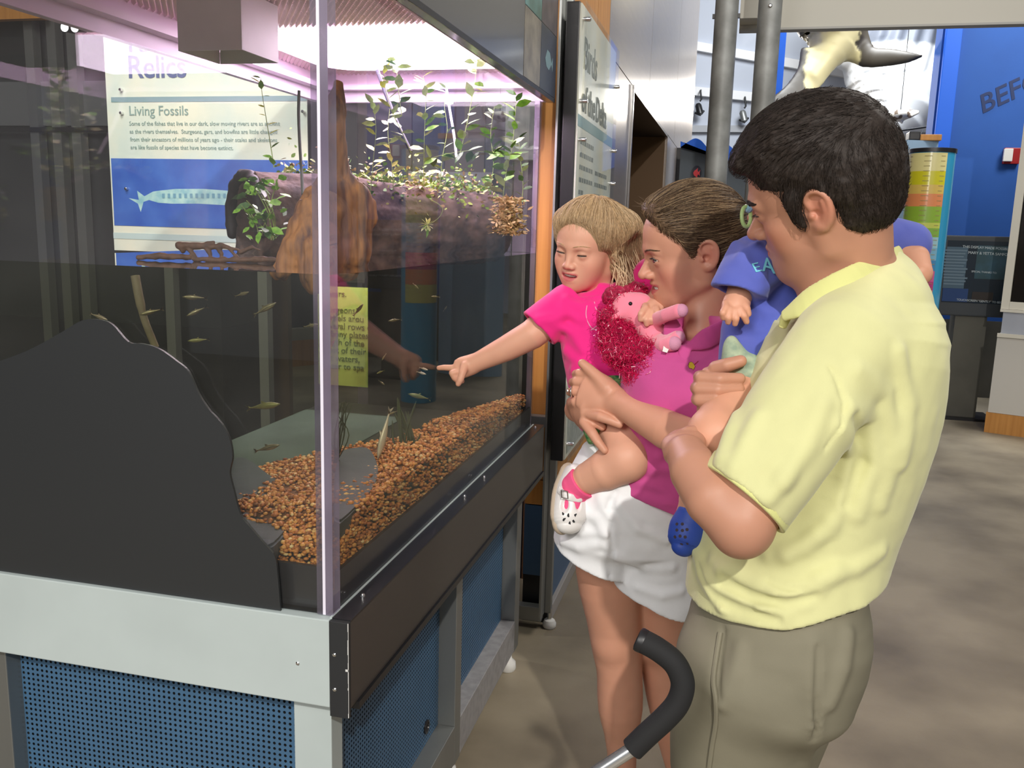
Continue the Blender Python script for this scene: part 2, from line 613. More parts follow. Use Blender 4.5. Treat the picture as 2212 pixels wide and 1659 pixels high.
# ================================================================== the tank stand
ts = thing('tank_stand', (-0.98, 2.0, 0), 'aquarium stand with silver front rail, black side rail and blue perforated panels', 'stand')
G().box(-1.40, XR - 0.002, YF - 0.012, YF + 0.01, 0.686, ZR, 0.002).obj('front_rail', M_alupaint, ts)
M_sidef = mat('brown_grey_rail', srgb(78, 74, 70), 0.4, 0.3)
sr = G().box(XR, -0.577, YF - 0.004, YB + 0.03, 0.686, ZR - 0.002, 0.001).obj('side_rail', M_sidef, ts)
G().box(XR - 0.001, -0.5765, YF - 0.0135, YF - 0.004, 0.672, ZR, 0.0008).obj('rail_end_plate', M_blackm, ts)
G().box(XR, -0.5765, YF - 0.004, YB + 0.03, ZR - 0.002, ZR + 0.0015).obj('rail_top_strip', M_black, ts)
G().box(XR - 0.004, XR, YF - 0.004, YB + 0.02, ZR - 0.002, ZR + 0.003).obj('rail_lip', M_alupaint, ts)
G().box(XR, -0.572, YF + 0.02, YB + 0.03, 0.672, 0.686).obj('rail_lower_lip', M_black, ts)
chip = G()
_rc = random.Random(3)
z = 0.674
while z < ZR - 0.004:
    h = _rc.uniform(0.004, 0.02)
    w = _rc.uniform(0.0004, 0.0016) if abs(z - 0.70) > 0.02 else 0.0004
    chip.box(-0.5765 - w, -0.5762, YF - 0.0139, YF - 0.0135, z, min(z + h, ZR))
    z += h
chip.box(-0.582, -0.5764, YF - 0.0139, YF - 0.0135, 0.758, 0.762)
chip.obj('chipped_edge', mat('bare_metal', (0.7, 0.7, 0.68), 0.4), ts)
for z in (0.785, 0.722):
    G().lathe((-0.602, YF - 0.0135, z), [(0.0036, 0), (0.0036, 0.001), (0.0022, 0.0022)], 10, (0, -1, 0)).obj('screw', M_chrome, ts, True)
_p = on_y(643, 1433, YF - 0.012)
G().lathe(_p, [(0.0036, 0), (0.0036, 0.001), (0.0022, 0.0022)], 10, (0, -1, 0)).obj('screw', M_chrome, ts, True)
for px_, py_ in ((775, 1290), (1000, 1075), (1038, 1033), (1150, 925)):
    q = on_z(px_, py_, ZR + 0.0015)
    G().lathe((-0.594, q[1], ZR + 0.0015), [(0.004, 0), (0.004, 0.006), (0.0025, 0.008)], 10).obj('screw', M_chrome, ts, True)
# frame of the stand
XS0, XS1 = -0.70, -0.64
for y0, y1, xa in ((1.30, 1.345, XS1 + 0.012), (2.07, 2.12, XS1), (2.74, 2.80, XS1)):
    G().box(XS0, xa, y0, y1, 0.055, 0.69, 0.002).obj('post', M_alu if y0 > 1.5 else M_alupaint, ts)
    if y0 < 1.5:
        G().box(-1.38, -1.31, y0, y1, 0.055, 0.69, 0.002).obj('post', M_alu, ts)
M_rust = mat('worn_aluminium', srgb(160, 158, 158), 0.55, 0.3, var=0.15, vscale=35)
G().box(XS0, XS1, 1.345, 2.07, 0.06, 0.17, 0.002).obj('bottom_rail', M_alu, ts)
G().box(XS0, XS1, 2.12, 2.74, 0.06, 0.17, 0.002).obj('bottom_rail', M_rust, ts)
G().box(-1.31, XS0, 1.30, 1.345, 0.06, 0.14, 0.002).obj('bottom_rail', M_alu, ts)
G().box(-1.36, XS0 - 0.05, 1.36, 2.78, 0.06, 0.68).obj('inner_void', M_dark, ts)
for x, y in ((-0.67, 1.33), (-0.655, 2.72), (-0.67, 2.095), (-1.34, 1.33), (-1.34, 2.74)):
    G().lathe((x, y, 0), [(0.024, 0), (0.028, 0.008), (0.026, 0.03), (0.014, 0.042), (0.01, 0.06)], 16).obj('levelling_foot', M_white, ts, True)


def perforated(name, o, u, v, nu, nv, pitch, r, m, parent, norm):
    """sheet with a grid of real round holes; o corner, u / v unit directions"""
    o, u, v, norm = [np.asarray(q, float) for q in (o, u, v, norm)]
    ang = np.arange(8) * math.pi / 4 + math.pi / 8
    hole = np.stack([np.cos(ang), np.sin(ang)], 1) * r
    cell = np.array([(1, 1), (-1, 1), (-1, -1), (1, -1)], float) * pitch / 2
    loc = np.concatenate([hole, cell])
    fa = []
    # octagon indices: 0 at 22.5 deg ... quadrant corners 8..11
    for q in range(4):
        a, b, c = (2 * q) % 8, (2 * q + 1) % 8, (2 * q + 2) % 8
        fa += [(a, 8 + q, b), (b, 8 + q, c), (c, 8 + q, 8 + (q + 1) % 4)]
    fa = np.array(fa)
    iu, iv = np.meshgrid(np.arange(nu), np.arange(nv), indexing='ij')
    cen = np.stack([(iu.ravel() + 0.5) * pitch, (iv.ravel() + 0.5) * pitch], 1)
    pts = (cen[:, None, :] + loc[None]).reshape(-1, 2)
    P = o + pts[:, :1] * u + pts[:, 1:] * v
    Fc = (fa[None] + 12 * np.arange(len(cen))[:, None, None]).reshape(-1, 3)
    return mesh_obj(name, P, Fc, m, parent)


pf = perforated('perforated_panel', (-1.31, 1.335, 0.14), (1, 0, 0), (0, 0, 1), 56, 50, 0.0109, 0.0030, M_bluep, ts, (0, -1, 0))
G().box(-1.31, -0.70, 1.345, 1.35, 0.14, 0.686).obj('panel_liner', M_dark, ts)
for y0, n in ((1.345, 66), (2.12, 56)):
    perforated('perforated_panel', (-0.688, y0, 0.165), (0, 1, 0), (0, 0, 1), n, 47, 0.011, 0.0028, M_bluep, ts, (1, 0, 0))
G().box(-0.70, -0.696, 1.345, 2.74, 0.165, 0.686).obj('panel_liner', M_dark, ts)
for px_, py_ in ((922, 1570), (1090, 1310)):
    q = on_x(px_, py_, -0.686)
    G().lathe((-0.688, q[1], q[2]), [(0.018, 0), (0.018, 0.004), (0.012, 0.005), (0.011, 0.001)], 14, (1, 0, 0)).obj('panel_latch', M_black, ts, True)

# ================================================================== the tank
tk = thing('fish_tank', (-0.98, 2.0, ZR), 'large acrylic fish tank on the stand under a lit lilac canopy', 'fish tank')
G().box(XL, XR - 0.03, YF + 0.002, YF + 0.022, ZR + 0.002, ZC).obj('front_pane', M_glass, tk)
G().box(XR - 0.004, XR - 0.001, YF + 0.03, YB, ZR + 0.003, ZC).obj('side_pane', M_glass2, tk)
G().box(XL, XL + 0.004, YF + 0.03, YB, ZR + 0.002, ZC).obj('left_pane', M_glass2, tk)
G().box(XL + 0.005, XR - 0.005, YB, YB + 0.012, ZW + 0.002, ZC).obj('end_pane', M_glass2, tk)
M_post = mat('clear_acrylic_edge', (0.80, 0.74, 0.84), 0.15, coat=0.6)
G().box(XR - 0.030, XR - 0.020, YF + 0.002, YF + 0.030, ZR + 0.002, ZC).obj('corner_edge', pane_mat('acrylic_edge_clear', (0.62, 0.6, 0.66), 1.2, 1.5, haze=0.10, haze_col=(0.75, 0.68, 0.85)), tk)
G().box(XR - 0.0195, XR - 0.0145, YF + 0.002, YF + 0.030, ZR + 0.002, ZC).obj('corner_edge', mat('acrylic_edge_frosted', (0.82, 0.78, 0.9), 0.2, coat=0.5), tk)  # light piped through the clear edge is put into the pale colour
G().box(XR - 0.014, XR - 0.001, YF + 0.002, YF + 0.030, ZR + 0.002, ZC).obj('corner_edge', pane_mat('acrylic_edge_lilac', (0.66, 0.62, 0.70), 1.2, 1.5, haze=0.18, haze_col=(0.70, 0.63, 0.78)), tk)
G().box(XR - 0.022, XR - 0.006, YB - 0.015, YB, ZR + 0.002, ZC).obj('corner_edge', pane_mat('acrylic_edge_far', (0.5, 0.45, 0.55), 1, 1.5, haze=0.25, haze_col=(0.7, 0.6, 0.8)), tk)
G().box(XL + 0.006, XR - 0.034, YF + 0.026, YF + 0.034, ZR, ZR + 0.075).obj('bottom_trim', M_black, tk)
G().box(XR - 0.013, XR - 0.005, YF + 0.035, YB - 0.018, ZR, ZR + 0.068).obj('bottom_trim', M_black, tk)
G().box(XL + 0.006, XR - 0.014, YF + 0.036, YB - 0.002, ZR + 0.0, ZR + 0.03).obj('tank_floor', mat('tank_floor', (0.02, 0.02, 0.022), 0.6, var=0.25, vscale=6), tk)
G().box(XL + 0.008, -1.0, YF + 0.04, 2.62, ZR + 0.03, ZR + 0.033).obj('floor_sheet', mat('floor_sheet', srgb(92, 104, 112), 0.6, var=0.25, vscale=6), tk)  # grey sheet added for the hall floor seen refracted through the water
G().box(-1.195, XR - 0.024, YB - 0.001, YB + 0.012, ZR, ZW + 0.001).obj('end_black_panel', M_black, tk)  # black panel added for the darkness seen through the end water
G().box(XL + 0.005, -1.196, YB, YB + 0.01, ZR, ZW + 0.001).obj('end_pane', M_glass2, tk)

# canopy
M_canopy = mat('canopy_white', (0.72, 0.60, 0.72), 0.5)
G().box(XL - 0.02, XL, YF - 0.02, YB + 0.03, ZC, ZC + 0.28).obj('canopy_wall', M_canopy, tk)
G().box(XL, XR, YB + 0.008, YB + 0.03, ZC, ZC + 0.28).obj('canopy_wall', M_canopy, tk)
G().box(XL, XR, YF - 0.02, YF, ZC, ZC + 0.28).obj('canopy_wall', M_canopy, tk)
G().box(XR, XR + 0.004, YF - 0.02, YB + 0.03, ZC, ZC + 0.28).obj('canopy_wall', M_canopy, tk)
G().box(XL, XL + 0.035, YF, YB, ZC + 0.035, ZC + 0.05).obj('canopy_ledge', M_canopy, tk)
G().box(XL, XR, YB - 0.03, YB + 0.008, ZC + 0.035, ZC + 0.05).obj('canopy_ledge', M_canopy, tk)
fa = G().box(XR + 0.004, XR + 0.028, YF - 0.03, YB + 0.045, ZC, ZC + 0.62, 0.002).obj('canopy_fascia', mat('graphite_fascia', srgb(74, 76, 82), 0.22, coat=0.3), tk)
G().box(XR + 0.028, XR + 0.0285, YF - 0.03, YB + 0.045, ZC, ZC + 0.012).obj('fascia_edge', M_black, tk)
G().box(XR + 0.028, XR + 0.0285, YB + 0.038, YB + 0.045, ZC, ZC + 0.62).obj('fascia_edge', M_black, tk)
xf = XR + 0.0285
for y0, y1, z0, z1, c1, c2, sc_ in ((2.40, 2.60, 2.075, 2.4, (110, 160, 160), (60, 90, 70), 6), (2.603, 2.82, 2.075, 2.4, (104, 90, 88), (70, 60, 60), 14),
                                    (2.40, 2.60, 1.893, 2.072, (150, 142, 126), (110, 104, 92), 18), (2.603, 2.82, 1.893, 2.072, (40, 46, 60), (30, 36, 44), 9)):
    G().box(xf - 0.0003, xf + 0.0004, y0, y1, z0, z1).obj('photo_print', mat('fascia_print_%d' % c1[0], srgb(*c1), 0.3, col2=srgb(*c2), vscale=sc_), tk)
_o = [(0.0, 0.0), (0.03, 0.018), (0.07, 0.016), (0.1, 0.0), (0.12, 0.012), (0.12, -0.014), (0.1, -0.002), (0.06, -0.016), (0.02, -0.012)]
G().prism([(xf + 0.0005, 2.665 + a * 0.9, 1.985 + b * 1.6) for a, b in _o], (0.0004, 0, 0)).obj('fish_print', mat('pale_fish_print', srgb(120, 150, 156), 0.4), tk)

# expanded-metal ceiling of the canopy and the lamp panel
G().box(XL + 0.002, XR - 0.002, YF, YB, ZT + 0.012, ZT + 0.02).obj('canopy_ceiling', mat('canopy_glow', (0.8, 0.6, 0.65), 0.6, emit=(1.0, 0.62, 0.68), estr=0.55), tk)  # glow added to the plate for lamp light coming through the mesh
mv, mf = [], []
sx, sy = 0.0150, 0.0115
for j in range(int((YB - YF) / sy)):
    for i in range(int((XR - XL) / sx)):
        x = XL + 0.006 + (i + 0.5 * (j % 2)) * sx
        y = YF + (j + 0.5) * sy
        n = len(mv)
        mv += [(x, y - sy * 0.62, ZT + 0.008), (x + sx * 0.62, y, ZT + 0.010), (x, y + sy * 0.62, ZT + 0.012), (x - sx * 0.62, y, ZT + 0.010),
               (x, y - sy * 0.15, ZT + 0.002)]
        mf += [(n, n + 1, n + 4), (n + 1, n + 2, n + 4), (n + 2, n + 3, n + 4), (n + 3, n, n + 4)]
tag(mesh_obj('expanded_mesh', np.array(mv), np.array(mf), mat('mesh_pink', (0.86, 0.66, 0.70), 0.5), tk), kind='stuff')
LAMP = (1.0, 0.78, 0.98)
pl = []
x0, x1, y0, y1, rr = -1.26, -0.655, 2.10, 2.66, 0.12
pl += [(x1, y0), (x1, y1)]
for k in range(9):
    w = math.pi / 2 * k / 8
    pl.append((x0 + rr - rr * math.sin(w), y1 - rr + rr * math.cos(w)))
pl.append((x0, y0))
G().prism([(a, b, ZT - 0.003) for a, b in pl], (0, 0, 0.005)).obj('lamp_panel', mat('lamp_panel', (1, 1, 1), 0.5, emit=LAMP, estr=20.0), tk)

# hollow grey box hanging from the canopy
hb = thing('hanging_box', (-0.98, 1.8, ZC - 0.03), 'grey open-bottomed metal box hanging inside the tank canopy', 'box')
yb0 = 1.72
a_, b_ = on_y(385, 105, yb0), on_y(523, 107, yb0)
c_ = on_x(602, 131, b_[0])
M_box = mat('grey_box_paint', srgb(206, 205, 202), 0.5, var=0.03)
zb = b_[2]
G().box(a_[0], b_[0], yb0, yb0 + 0.003, zb, ZT).obj('front_sheet', M_box, hb)
G().box(b_[0] - 0.003, b_[0], yb0 + 0.0035, c_[1], zb, ZT).obj('side_sheet', M_box, hb)
G().box(a_[0], a_[0] + 0.003, yb0 + 0.0035, c_[1], zb, ZT).obj('side_sheet', M_box, hb)
M_boxi = mat('olive_box_inside', srgb(170, 168, 130), 0.7, var=0.1, vscale=10)
G().box(a_[0] + 0.0035, b_[0] - 0.0035, c_[1], c_[1] + 0.003, zb, ZT).obj('back_sheet', M_box, hb)
G().box(a_[0] + 0.0035, b_[0] - 0.0035, yb0 + 0.004, c_[1] - 0.001, zb + 0.03, zb + 0.033).obj('inner_plate', M_boxi, hb)

# dark rock-shaped cut-out on the front pane
cut = [(-30, 790), (60, 758), (140, 715), (180, 692), (215, 690), (245, 700), (280, 738), (310, 742), (345, 752), (385, 780), (410, 802), (432, 850), (455, 885), (480, 912),
       (498, 945), (505, 985), (499, 1020), (508, 1060), (522, 1110), (545, 1140), (575, 1175), (596, 1200), (602, 1240), (607, 1300), (608, 1330)]
cp_ = [on_y(x, y, YF) for x, y in cut]
cp_ = spline(cp_, 4)
cp_ = [np.array([q[0], YF - 0.004, q[2]]) for q in cp_]
poly = cp_ + [np.array([cp_[-1][0], YF - 0.004, ZR + 0.001]), np.array([XL + 0.001, YF - 0.004, ZR + 0.001]), np.array([XL + 0.001, YF - 0.004, cp_[0][2]])]
poly = [q for q in poly if q[0] >= XL]
ro = G().prism(poly, (0, 0.005, 0)).obj('rock_cutout', mat('charcoal_cutout', (0.026, 0.028, 0.030), 0.42, coat=0.15))
tag(ro, 'charcoal rock-shaped cut-out sheet covering the lower front pane', 'cutout')

# water
M_wtop = pane_mat('water_top', (0.90, 0.92, 0.92), 1.4, 1.33, haze=0.02)
M_wside = pane_mat('water_side', (0.78, 0.80, 0.68), 0.0, 1.33)
wv = G().box(XL + 0.006, XR - 0.006, YF + 0.036, YB - 0.003, ZR + 0.035, ZW)
w_o = mesh_obj('water', wv.v, wv.f, mats=[M_wside, M_wtop], fmat=[0, 1, 0, 0, 0, 0])
tag(w_o, 'still dark water filling the lower half of the tank', 'water', kind='stuff')
# ================================================================== far side of the hall
def pbox(name, x0, x1, y0, y1, Y, th, m, parent=None, origin=None, bev=0.0):
    """upright box facing the viewer: outline given by two corners seen on the plane y = Y"""
    a, b = on_y(x0, y1, Y), on_y(x1, y0, Y)
    return G().box(min(a[0], b[0]), max(a[0], b[0]), Y, Y + th, min(a[2], b[2]), max(a[2], b[2]), bev).obj(name, m, parent, origin=origin)


# steel pipe columns
for px_, lab in ((1558, 'left galvanised steel pipe column behind the woman'), (1650, 'right galvanised steel pipe column behind the man\'s head')):
    q = on_y(px_, 200, 5.5)
    t = thing('pipe_column', (q[0], 5.5, 0), lab, 'column', 'galvanised pipe columns')
    G().tube([(q[0], 5.5, 0.012), (q[0], 5.5, 5.0)], 0.066, 28).obj('pipe', M_pipe, t, True)
    G().box(q[0] - 0.11, q[0] + 0.11, 5.39, 5.61, 0, 0.012, 0.002).obj('base_plate', M_pipe, t)
    if px_ > 1600:
        w = on_y(1664, 12, 5.43)
        G().lathe((w[0], 5.434, w[2]), [(0.012, 0), (0.012, 0.006), (0.006, 0.01)], 6, (0, -1, 0)).obj('bolt', M_chrome, t)
    else:
        for s_ in (-1, 1):
            w = on_y(1570, 35, 5.5)
            G().box(q[0] + s_ * 0.066 - 0.012, q[0] + s_ * 0.066 + 0.012, 5.49, 5.51, w[2] - 0.012, w[2] + 0.012).obj('clamp', M_black, t)

# white soffit above the right half
a = on_y(1597, 62, 6.2)
so = G().box(a[0], 4.0, 6.2, 6.28, a[2], a[2] + 1.4).obj('trim_1', M_soffit)
tag(so, 'wide off-white soffit beam at the top right', 'beam', kind='structure')
so2 = G().box(a[0], 4.0, 6.19, 6.28, a[2] - 0.014, a[2] - 0.001).obj('trim_2', mat('soffit_edge', srgb(170, 170, 166), 0.6))
tag(so2, 'grey lower edge strip of the white soffit', 'trim', kind='structure')
so3 = G().box(a[0], a[0] + 0.2, 6.0, 6.19, a[2] + 0.02, a[2] + 1.4).obj('trim_3', M_soffit)
tag(so3, 'short off-white return of the soffit beside the pipes', 'trim', kind='structure')

# blue wall on the right
YW = 9.1
q0 = on_y(2012, 300, YW)
bw = thing('wall_right', (q0[0], YW, 0), 'saturated blue wall with dark slanted lettering on the right', 'wall')
bw['kind'] = 'structure'
zt = on_y(2060, 690, YW)[2]
G().box(q0[0], 5.5, YW, YW + 0.3, zt, 5.4).obj('painted_face', M_bluew, bw)
G().box(q0[0] - 0.02, 5.5, YW - 0.01, YW + 0.3, 0, zt).obj('concrete_base', mat('dark_concrete', srgb(84, 82, 74), 0.75, var=0.25, vscale=2.5), bw)
e0, e1 = on_y(2042, 60, YW), on_y(2078, 60, YW)
G().box(e0[0], e1[0], YW - 0.05, YW - 0.001, zt, 5.2, 0.01).obj('bright_corner_strip', M_blueb, bw)
q = on_y(2120, 246, YW - 0.004)
text_obj('wall_lettering', 'BEFORE', q, (math.cos(0.47), 0, math.sin(0.47)), (-math.sin(0.25), 0, math.cos(0.25)), 0.235, mat('navy_letters', srgb(16, 40, 88), 0.6), bw, bold=0.012)
bb = G().box(*sorted((on_y(1682, 100, 9.4)[0], on_y(1697, 100, 9.4)[0])), 9.4, 9.6, 0, 5.5).obj('trim_4', M_blueb)
tag(bb, 'narrow bright blue upright beside the right pipe', 'trim', kind='structure')

# fire alarm
q = on_y(2165, 320, YW)
r_ = on_y(2198, 355, YW)
fa_ = thing('fire_alarm', (q[0], YW - 0.06, r_[2]), 'small red and white fire alarm strobe on the blue wall', 'alarm')
G().box(q[0] + 0.01, r_[0], YW - 0.05, YW - 0.001, r_[2], q[2], 0.006).obj('red_body', mat('alarm_red', srgb(150, 28, 30), 0.4), fa_)
G().box(q[0], q[0] + 0.075, YW - 0.08, YW - 0.051, r_[2] + 0.02, q[2] - 0.01, 0.005).obj('strobe_lens', M_white, fa_)

# time-scale column
cy = 7.0
ca, cb = on_y(1966, 322, cy), on_y(2066, 322, cy)
cx, cr, ct = (ca[0] + cb[0]) / 2, (cb[0] - ca[0]) / 2, ca[2]
tc_ = thing('chart_column', (cx, cy, 0), 'round column wrapped in a rainbow time chart with black rim', 'column')
G().lathe((cx, cy, 0), [(cr, 0.0), (cr, ct - 0.03)], 48).obj('turquoise_drum', mat('turquoise_wrap', srgb(52, 148, 190), 0.25, coat=0.4), tc_, True)
G().lathe((cx, cy, ct - 0.03), [(cr + 0.006, 0), (cr + 0.006, 0.028), (cr, 0.03)], 48).obj('black_rim', M_black, tc_, True)
bands = [((222, 214, 150), 0.10), ((206, 200, 40), 0.075), ((216, 186, 96), 0.05), ((222, 140, 90), 0.07), ((140, 176, 60), 0.09), ((190, 200, 90), 0.03), ((128, 172, 70), 0.05),
         ((150, 190, 200), 0.06), ((120, 170, 195), 0.07), ((70, 130, 175), 0.06), ((196, 90, 140), 0.06), ((176, 60, 120), 0.05), ((210, 130, 90), 0.10), ((190, 190, 110), 0.12)]
zz = ct - 0.035
for c, h in bands:
    h *= 1.25
    v, f = [], []
    a0, a1 = math.radians(180), math.radians(180 + 118)
    for k in range(25):
        w = a0 + (a1 - a0) * k / 24
        for z in (zz - h, zz):
            v.append((cx + (cr + 0.002) * math.cos(w), cy + (cr + 0.002) * math.sin(w), z))
    f = [(2 * k, 2 * k + 2, 2 * k + 3, 2 * k + 1) for k in range(24)]
    mesh_obj('chart_band', v, f, mat('band_%d_%d_%d' % c, srgb(*c), 0.25, coat=0.5), tc_, True)
    zz -= h
M_tick = mat('chart_ink', srgb(150, 136, 90), 0.5)
for k in range(34):
    z = ct - 0.06 - k * 0.034
    for w0, w1 in ((0.12, 0.22), (0.52, 0.68), (0.86, 0.97)):
        ws = [a0 + (a1 - a0) * (w0 + (w1 - w0) * j / 3 * rnd.uniform(0.8, 1)) for j in range(4)]
        v = []
        for w in ws:
            for dz in (0, 0.004):
                v.append((cx + (cr + 0.0035) * math.cos(w), cy + (cr + 0.0035) * math.sin(w), z + dz))
        mesh_obj('chart_text_line', v, [(2 * j, 2 * j + 2, 2 * j + 3, 2 * j + 1) for j in range(3)], M_tick, tc_)

# curved pale panel behind the chart column
pa = on_y(1935, 302, 8.3)
pc = G()
arc = [(pa[0] - 0.3 + 0.66 * k / 12, 8.3 + 0.25 * (1 - math.cos((k / 12 - 0.5) * 2))) for k in range(13)]
pc.prism([(x, y, 0) for x, y in arc] + [(x, y + 0.04, 0) for x, y in reversed(arc)], (0, 0, pa[2]))
tag(pc.obj('curved_partition', mat('pale_blue_partition', srgb(138, 166, 192), 0.6)), 'curved pale blue partition behind the chart column', 'partition')
qa = on_y(1962, 300, 8.36)
pr = thing('projector', (qa[0] + 0.1, 8.45, pa[2]), 'small black and tan box on top of the pale partition', 'projector')
G().box(qa[0], qa[0] + 0.09, 8.33, 8.5, pa[2], pa[2] + 0.075, 0.01).obj('black_head', M_black, pr)
G().box(qa[0] + 0.091, qa[0] + 0.26, 8.34, 8.5, pa[2], pa[2] + 0.05, 0.006).obj('tan_body', M_ply, pr)

# touch screen
Ym = 7.9
ms = thing('touch_screen', tuple(on_y(2100, 680, Ym)), 'dark grey framed touch screen showing faint white text', 'screen')
pbox('bezel', 2022, 2200, 512, 680, Ym, 0.08, mat('screen_bezel', srgb(58, 62, 66), 0.4), ms, bev=0.012)
pbox('display', 2033, 2195, 523, 652, Ym - 0.004, 0.004, mat('screen_dark', srgb(28, 40, 52), 0.25), ms)
M_sc1 = mat('screen_grey', srgb(74, 96, 112), 0.3)
pbox('text_block', 2036, 2092, 534, 622, Ym - 0.006, 0.001, M_sc1, ms)
pbox('photo_block', 2104, 2178, 532, 602, Ym - 0.006, 0.001, mat('screen_green', srgb(40, 62, 62), 0.3, col2=srgb(52, 84, 100), vscale=6), ms)
pbox('photo_block', 2034, 2092, 624, 650, Ym - 0.006, 0.001, mat('screen_blue', srgb(36, 64, 112), 0.3), ms)
pbox('photo_block', 2098, 2146, 632, 650, Ym - 0.006, 0.001, mat('screen_brown', srgb(48, 42, 40), 0.3), ms)
for k in range(12):
    pbox('text_line', 2038, 2090 - (k % 3) * 4, 540 + k * 6.6, 541.6 + k * 6.6, Ym - 0.0072, 0.001, mat('screen_ink', srgb(104, 124, 138), 0.3), ms)
M_sct = mat('screen_text', srgb(190, 200, 204), 0.3)
for tx, x, y, s_ in (('THIS DISPLAY MADE POSSIBLE', 2079, 535, 0.0285), ('MARY & YETTA SAMFORD', 2091, 548, 0.0305), ('SPECIAL THANKS TO:', 2098, 588, 0.021), ('TOUCHSCREEN "GENTLY" TO BEGIN', 2066, 649, 0.0235)):
    text_obj('screen_text', tx, on_y(x, y, Ym - 0.008), (1, 0, -0.03), (0, 0, 1), s_, M_sct, ms, spacing=0.92)
z_sc = on_y(2100, 678, Ym)[2]
G().box(on_y(2100, 680, Ym)[0] - 0.12, on_y(2100, 680, Ym)[0] + 0.12, Ym + 0.02, Ym + 0.2, 0.02, z_sc).obj('pedestal', mat('dark_concrete', srgb(84, 82, 74)), ms)
G().box(on_y(2100, 680, Ym)[0] - 0.25, on_y(2100, 680, Ym)[0] + 0.25, Ym - 0.05, Ym + 0.3, 0.0, 0.02).obj('foot_plate', M_black, ms)

# display kiosk at the right edge
k0 = on_z(2125, 933, 0)
ks = thing('display_kiosk', (k0[0], k0[1], 0), 'white cabinet on a wooden plinth with tall black glass front at the right edge', 'cabinet')
kx, ky = k0[0], k0[1]
dk = np.array([0.93, -0.36, 0.0])
dn = np.array([0.36, 0.93, 0.0])


def kbox(name, u0, u1, v0, v1, z0, z1, m):
    c = k0 + dk * (u0 + u1) / 2 + dn * (v0 + v1) / 2
    c = np.array([c[0], c[1], (z0 + z1) / 2])
    return G().obox(c, dk * (u1 - u0) / 2, dn * (v1 - v0) / 2, np.array([0, 0, (z1 - z0) / 2])).obj(name, m, ks)


def ku(px_, py_, v=0.0):
    """distance along the kiosk front seen at a pixel, and its height"""
    q, o = ray(px_, py_), C_O
    n = dn
    t = ((k0 + dn * v - o) @ n) / (q @ n)
    p = o + q * t
    return (p - k0) @ dk, p[2]


zp = ku(2128, 890)[1]
zbt = ku(2155, 667)[1]
kbox('plinth', 0.0, 1.4, 0.0, 0.7, 0.0, zp, M_ply)
kbox('cabinet_body', 0.01, 1.4, 0.005, 0.7, zp + 0.002, ku(2150, 722)[1], mat('kiosk_white', srgb(196, 192, 184), 0.5))
kbox('ledge_panel', 0.03, 1.4, 0.005, 0.7, ku(2150, 719)[1], zbt, mat('ledge_grey', srgb(164, 168, 178), 0.35, var=0.06, vscale=6))
kbox('ledge_trim', 0.01, 1.4, -0.015, 0.004, ku(2150, 727)[1], ku(2150, 719)[1], M_cream)
kbox('ledge_trim', 0.01, 1.4, -0.015, 0.004, zbt - 0.02, zbt, M_cream)
u1_, zt1 = ku(2205, 300)
u0_ = ku(2163, 655)[0]
kbox('black_glass', u0_ + 0.06, 1.4, 0.03, 0.6, zbt + 0.06, 3.2, mat('kiosk_black_glass', (0.012, 0.010, 0.009), 0.08))
kbox('frame_stile', u0_, u0_ + 0.055, 0.0, 0.6, zbt + 0.002, 3.2, M_cream)
kbox('frame_rail', u0_ + 0.056, 1.4, 0.0, 0.6, zbt + 0.002, zbt + 0.058, M_cream)

# wave-topped wall with fish stickers
Yv = 8.2
wx = [(1470, 318), (1497, 300), (1512, 302), (1524, 314), (1531, 322), (1545, 312), (1565, 306), (1580, 318), (1592, 324), (1612, 308), (1640, 300), (1665, 316), (1690, 330)]
up = spline([on_y(x, y, Yv) for x, y in wx], 4)
wv2 = thing('wave_wall', (up[0][0], Yv, 0), 'dark grey partition topped by a bright blue wave', 'partition')
lo = [p - np.array([0, 0, 0.17 + 0.05 * math.sin(i * 0.6)]) for i, p in enumerate(up)]
lo = [on_y(x, y, Yv) for x, y in ((1470, 305), (1497, 317), (1525, 330), (1560, 343), (1600, 356), (1640, 372), (1690, 388))]
G().prism(up + list(reversed(lo)), (0, 0.04, 0)).obj('wave_board', M_blueb, wv2)
G().prism([np.array([p[0], Yv + 0.045, p[2]]) for p in up] + [np.array([up[-1][0], Yv + 0.045, 0.0]), np.array([up[0][0], Yv + 0.045, 0.0])], (0, 0.05, 0)).obj('grey_board', M_grey, wv2)
M_fr = mat('fish_red', srgb(226, 70, 78), 0.4)
M_fd = mat('sticker_navy', srgb(26, 30, 48), 0.4)
fo = [(-1, 0), (-0.7, 0.45), (-0.2, 0.65), (0.25, 1.0), (0.2, 0.5), (0.45, 0.2), (0.95, 0.6), (0.8, 0), (0.95, -0.55), (0.45, -0.2), (0.2, -0.5), (0.3, -1.05), (-0.2, -0.65), (-0.7, -0.45)]
for k, (x, y, r) in enumerate(((1505, 374, 11), (1571, 417, 2), (1585, 429, 11), (1594, 460, 11))):
    c = on_y(x, y, Yv + 0.04)
    rad = 11 * 8.4 / F_PX
    asp = 0.25 if k == 1 else 0.85
    lab = ['red fish disc highest on the wave wall left of the pipe', 'thin edge-on fish disc just right of the left pipe', 'red fish disc on navy between the two pipes', 'lowest red fish disc above the woman\'s bun'][k]
    t = thing('fish_sticker', tuple(c), lab, 'sticker', 'fish discs on the wave wall')
    disc = [c + np.array([rad * asp * math.cos(w), -0.002, 1.35 * rad * math.sin(w)]) for w in np.linspace(0, 2 * math.pi, 24, endpoint=False)]
    G().prism(disc, (0, 0.004, 0)).obj('navy_disc', M_fd, t)
    G().prism([c + np.array([a_ * rad * 0.75 * asp, -0.005, b_ * rad * 0.95]) for a_, b_ in fo], (0, 0.002, 0)).obj('fish_shape', M_fr, t)

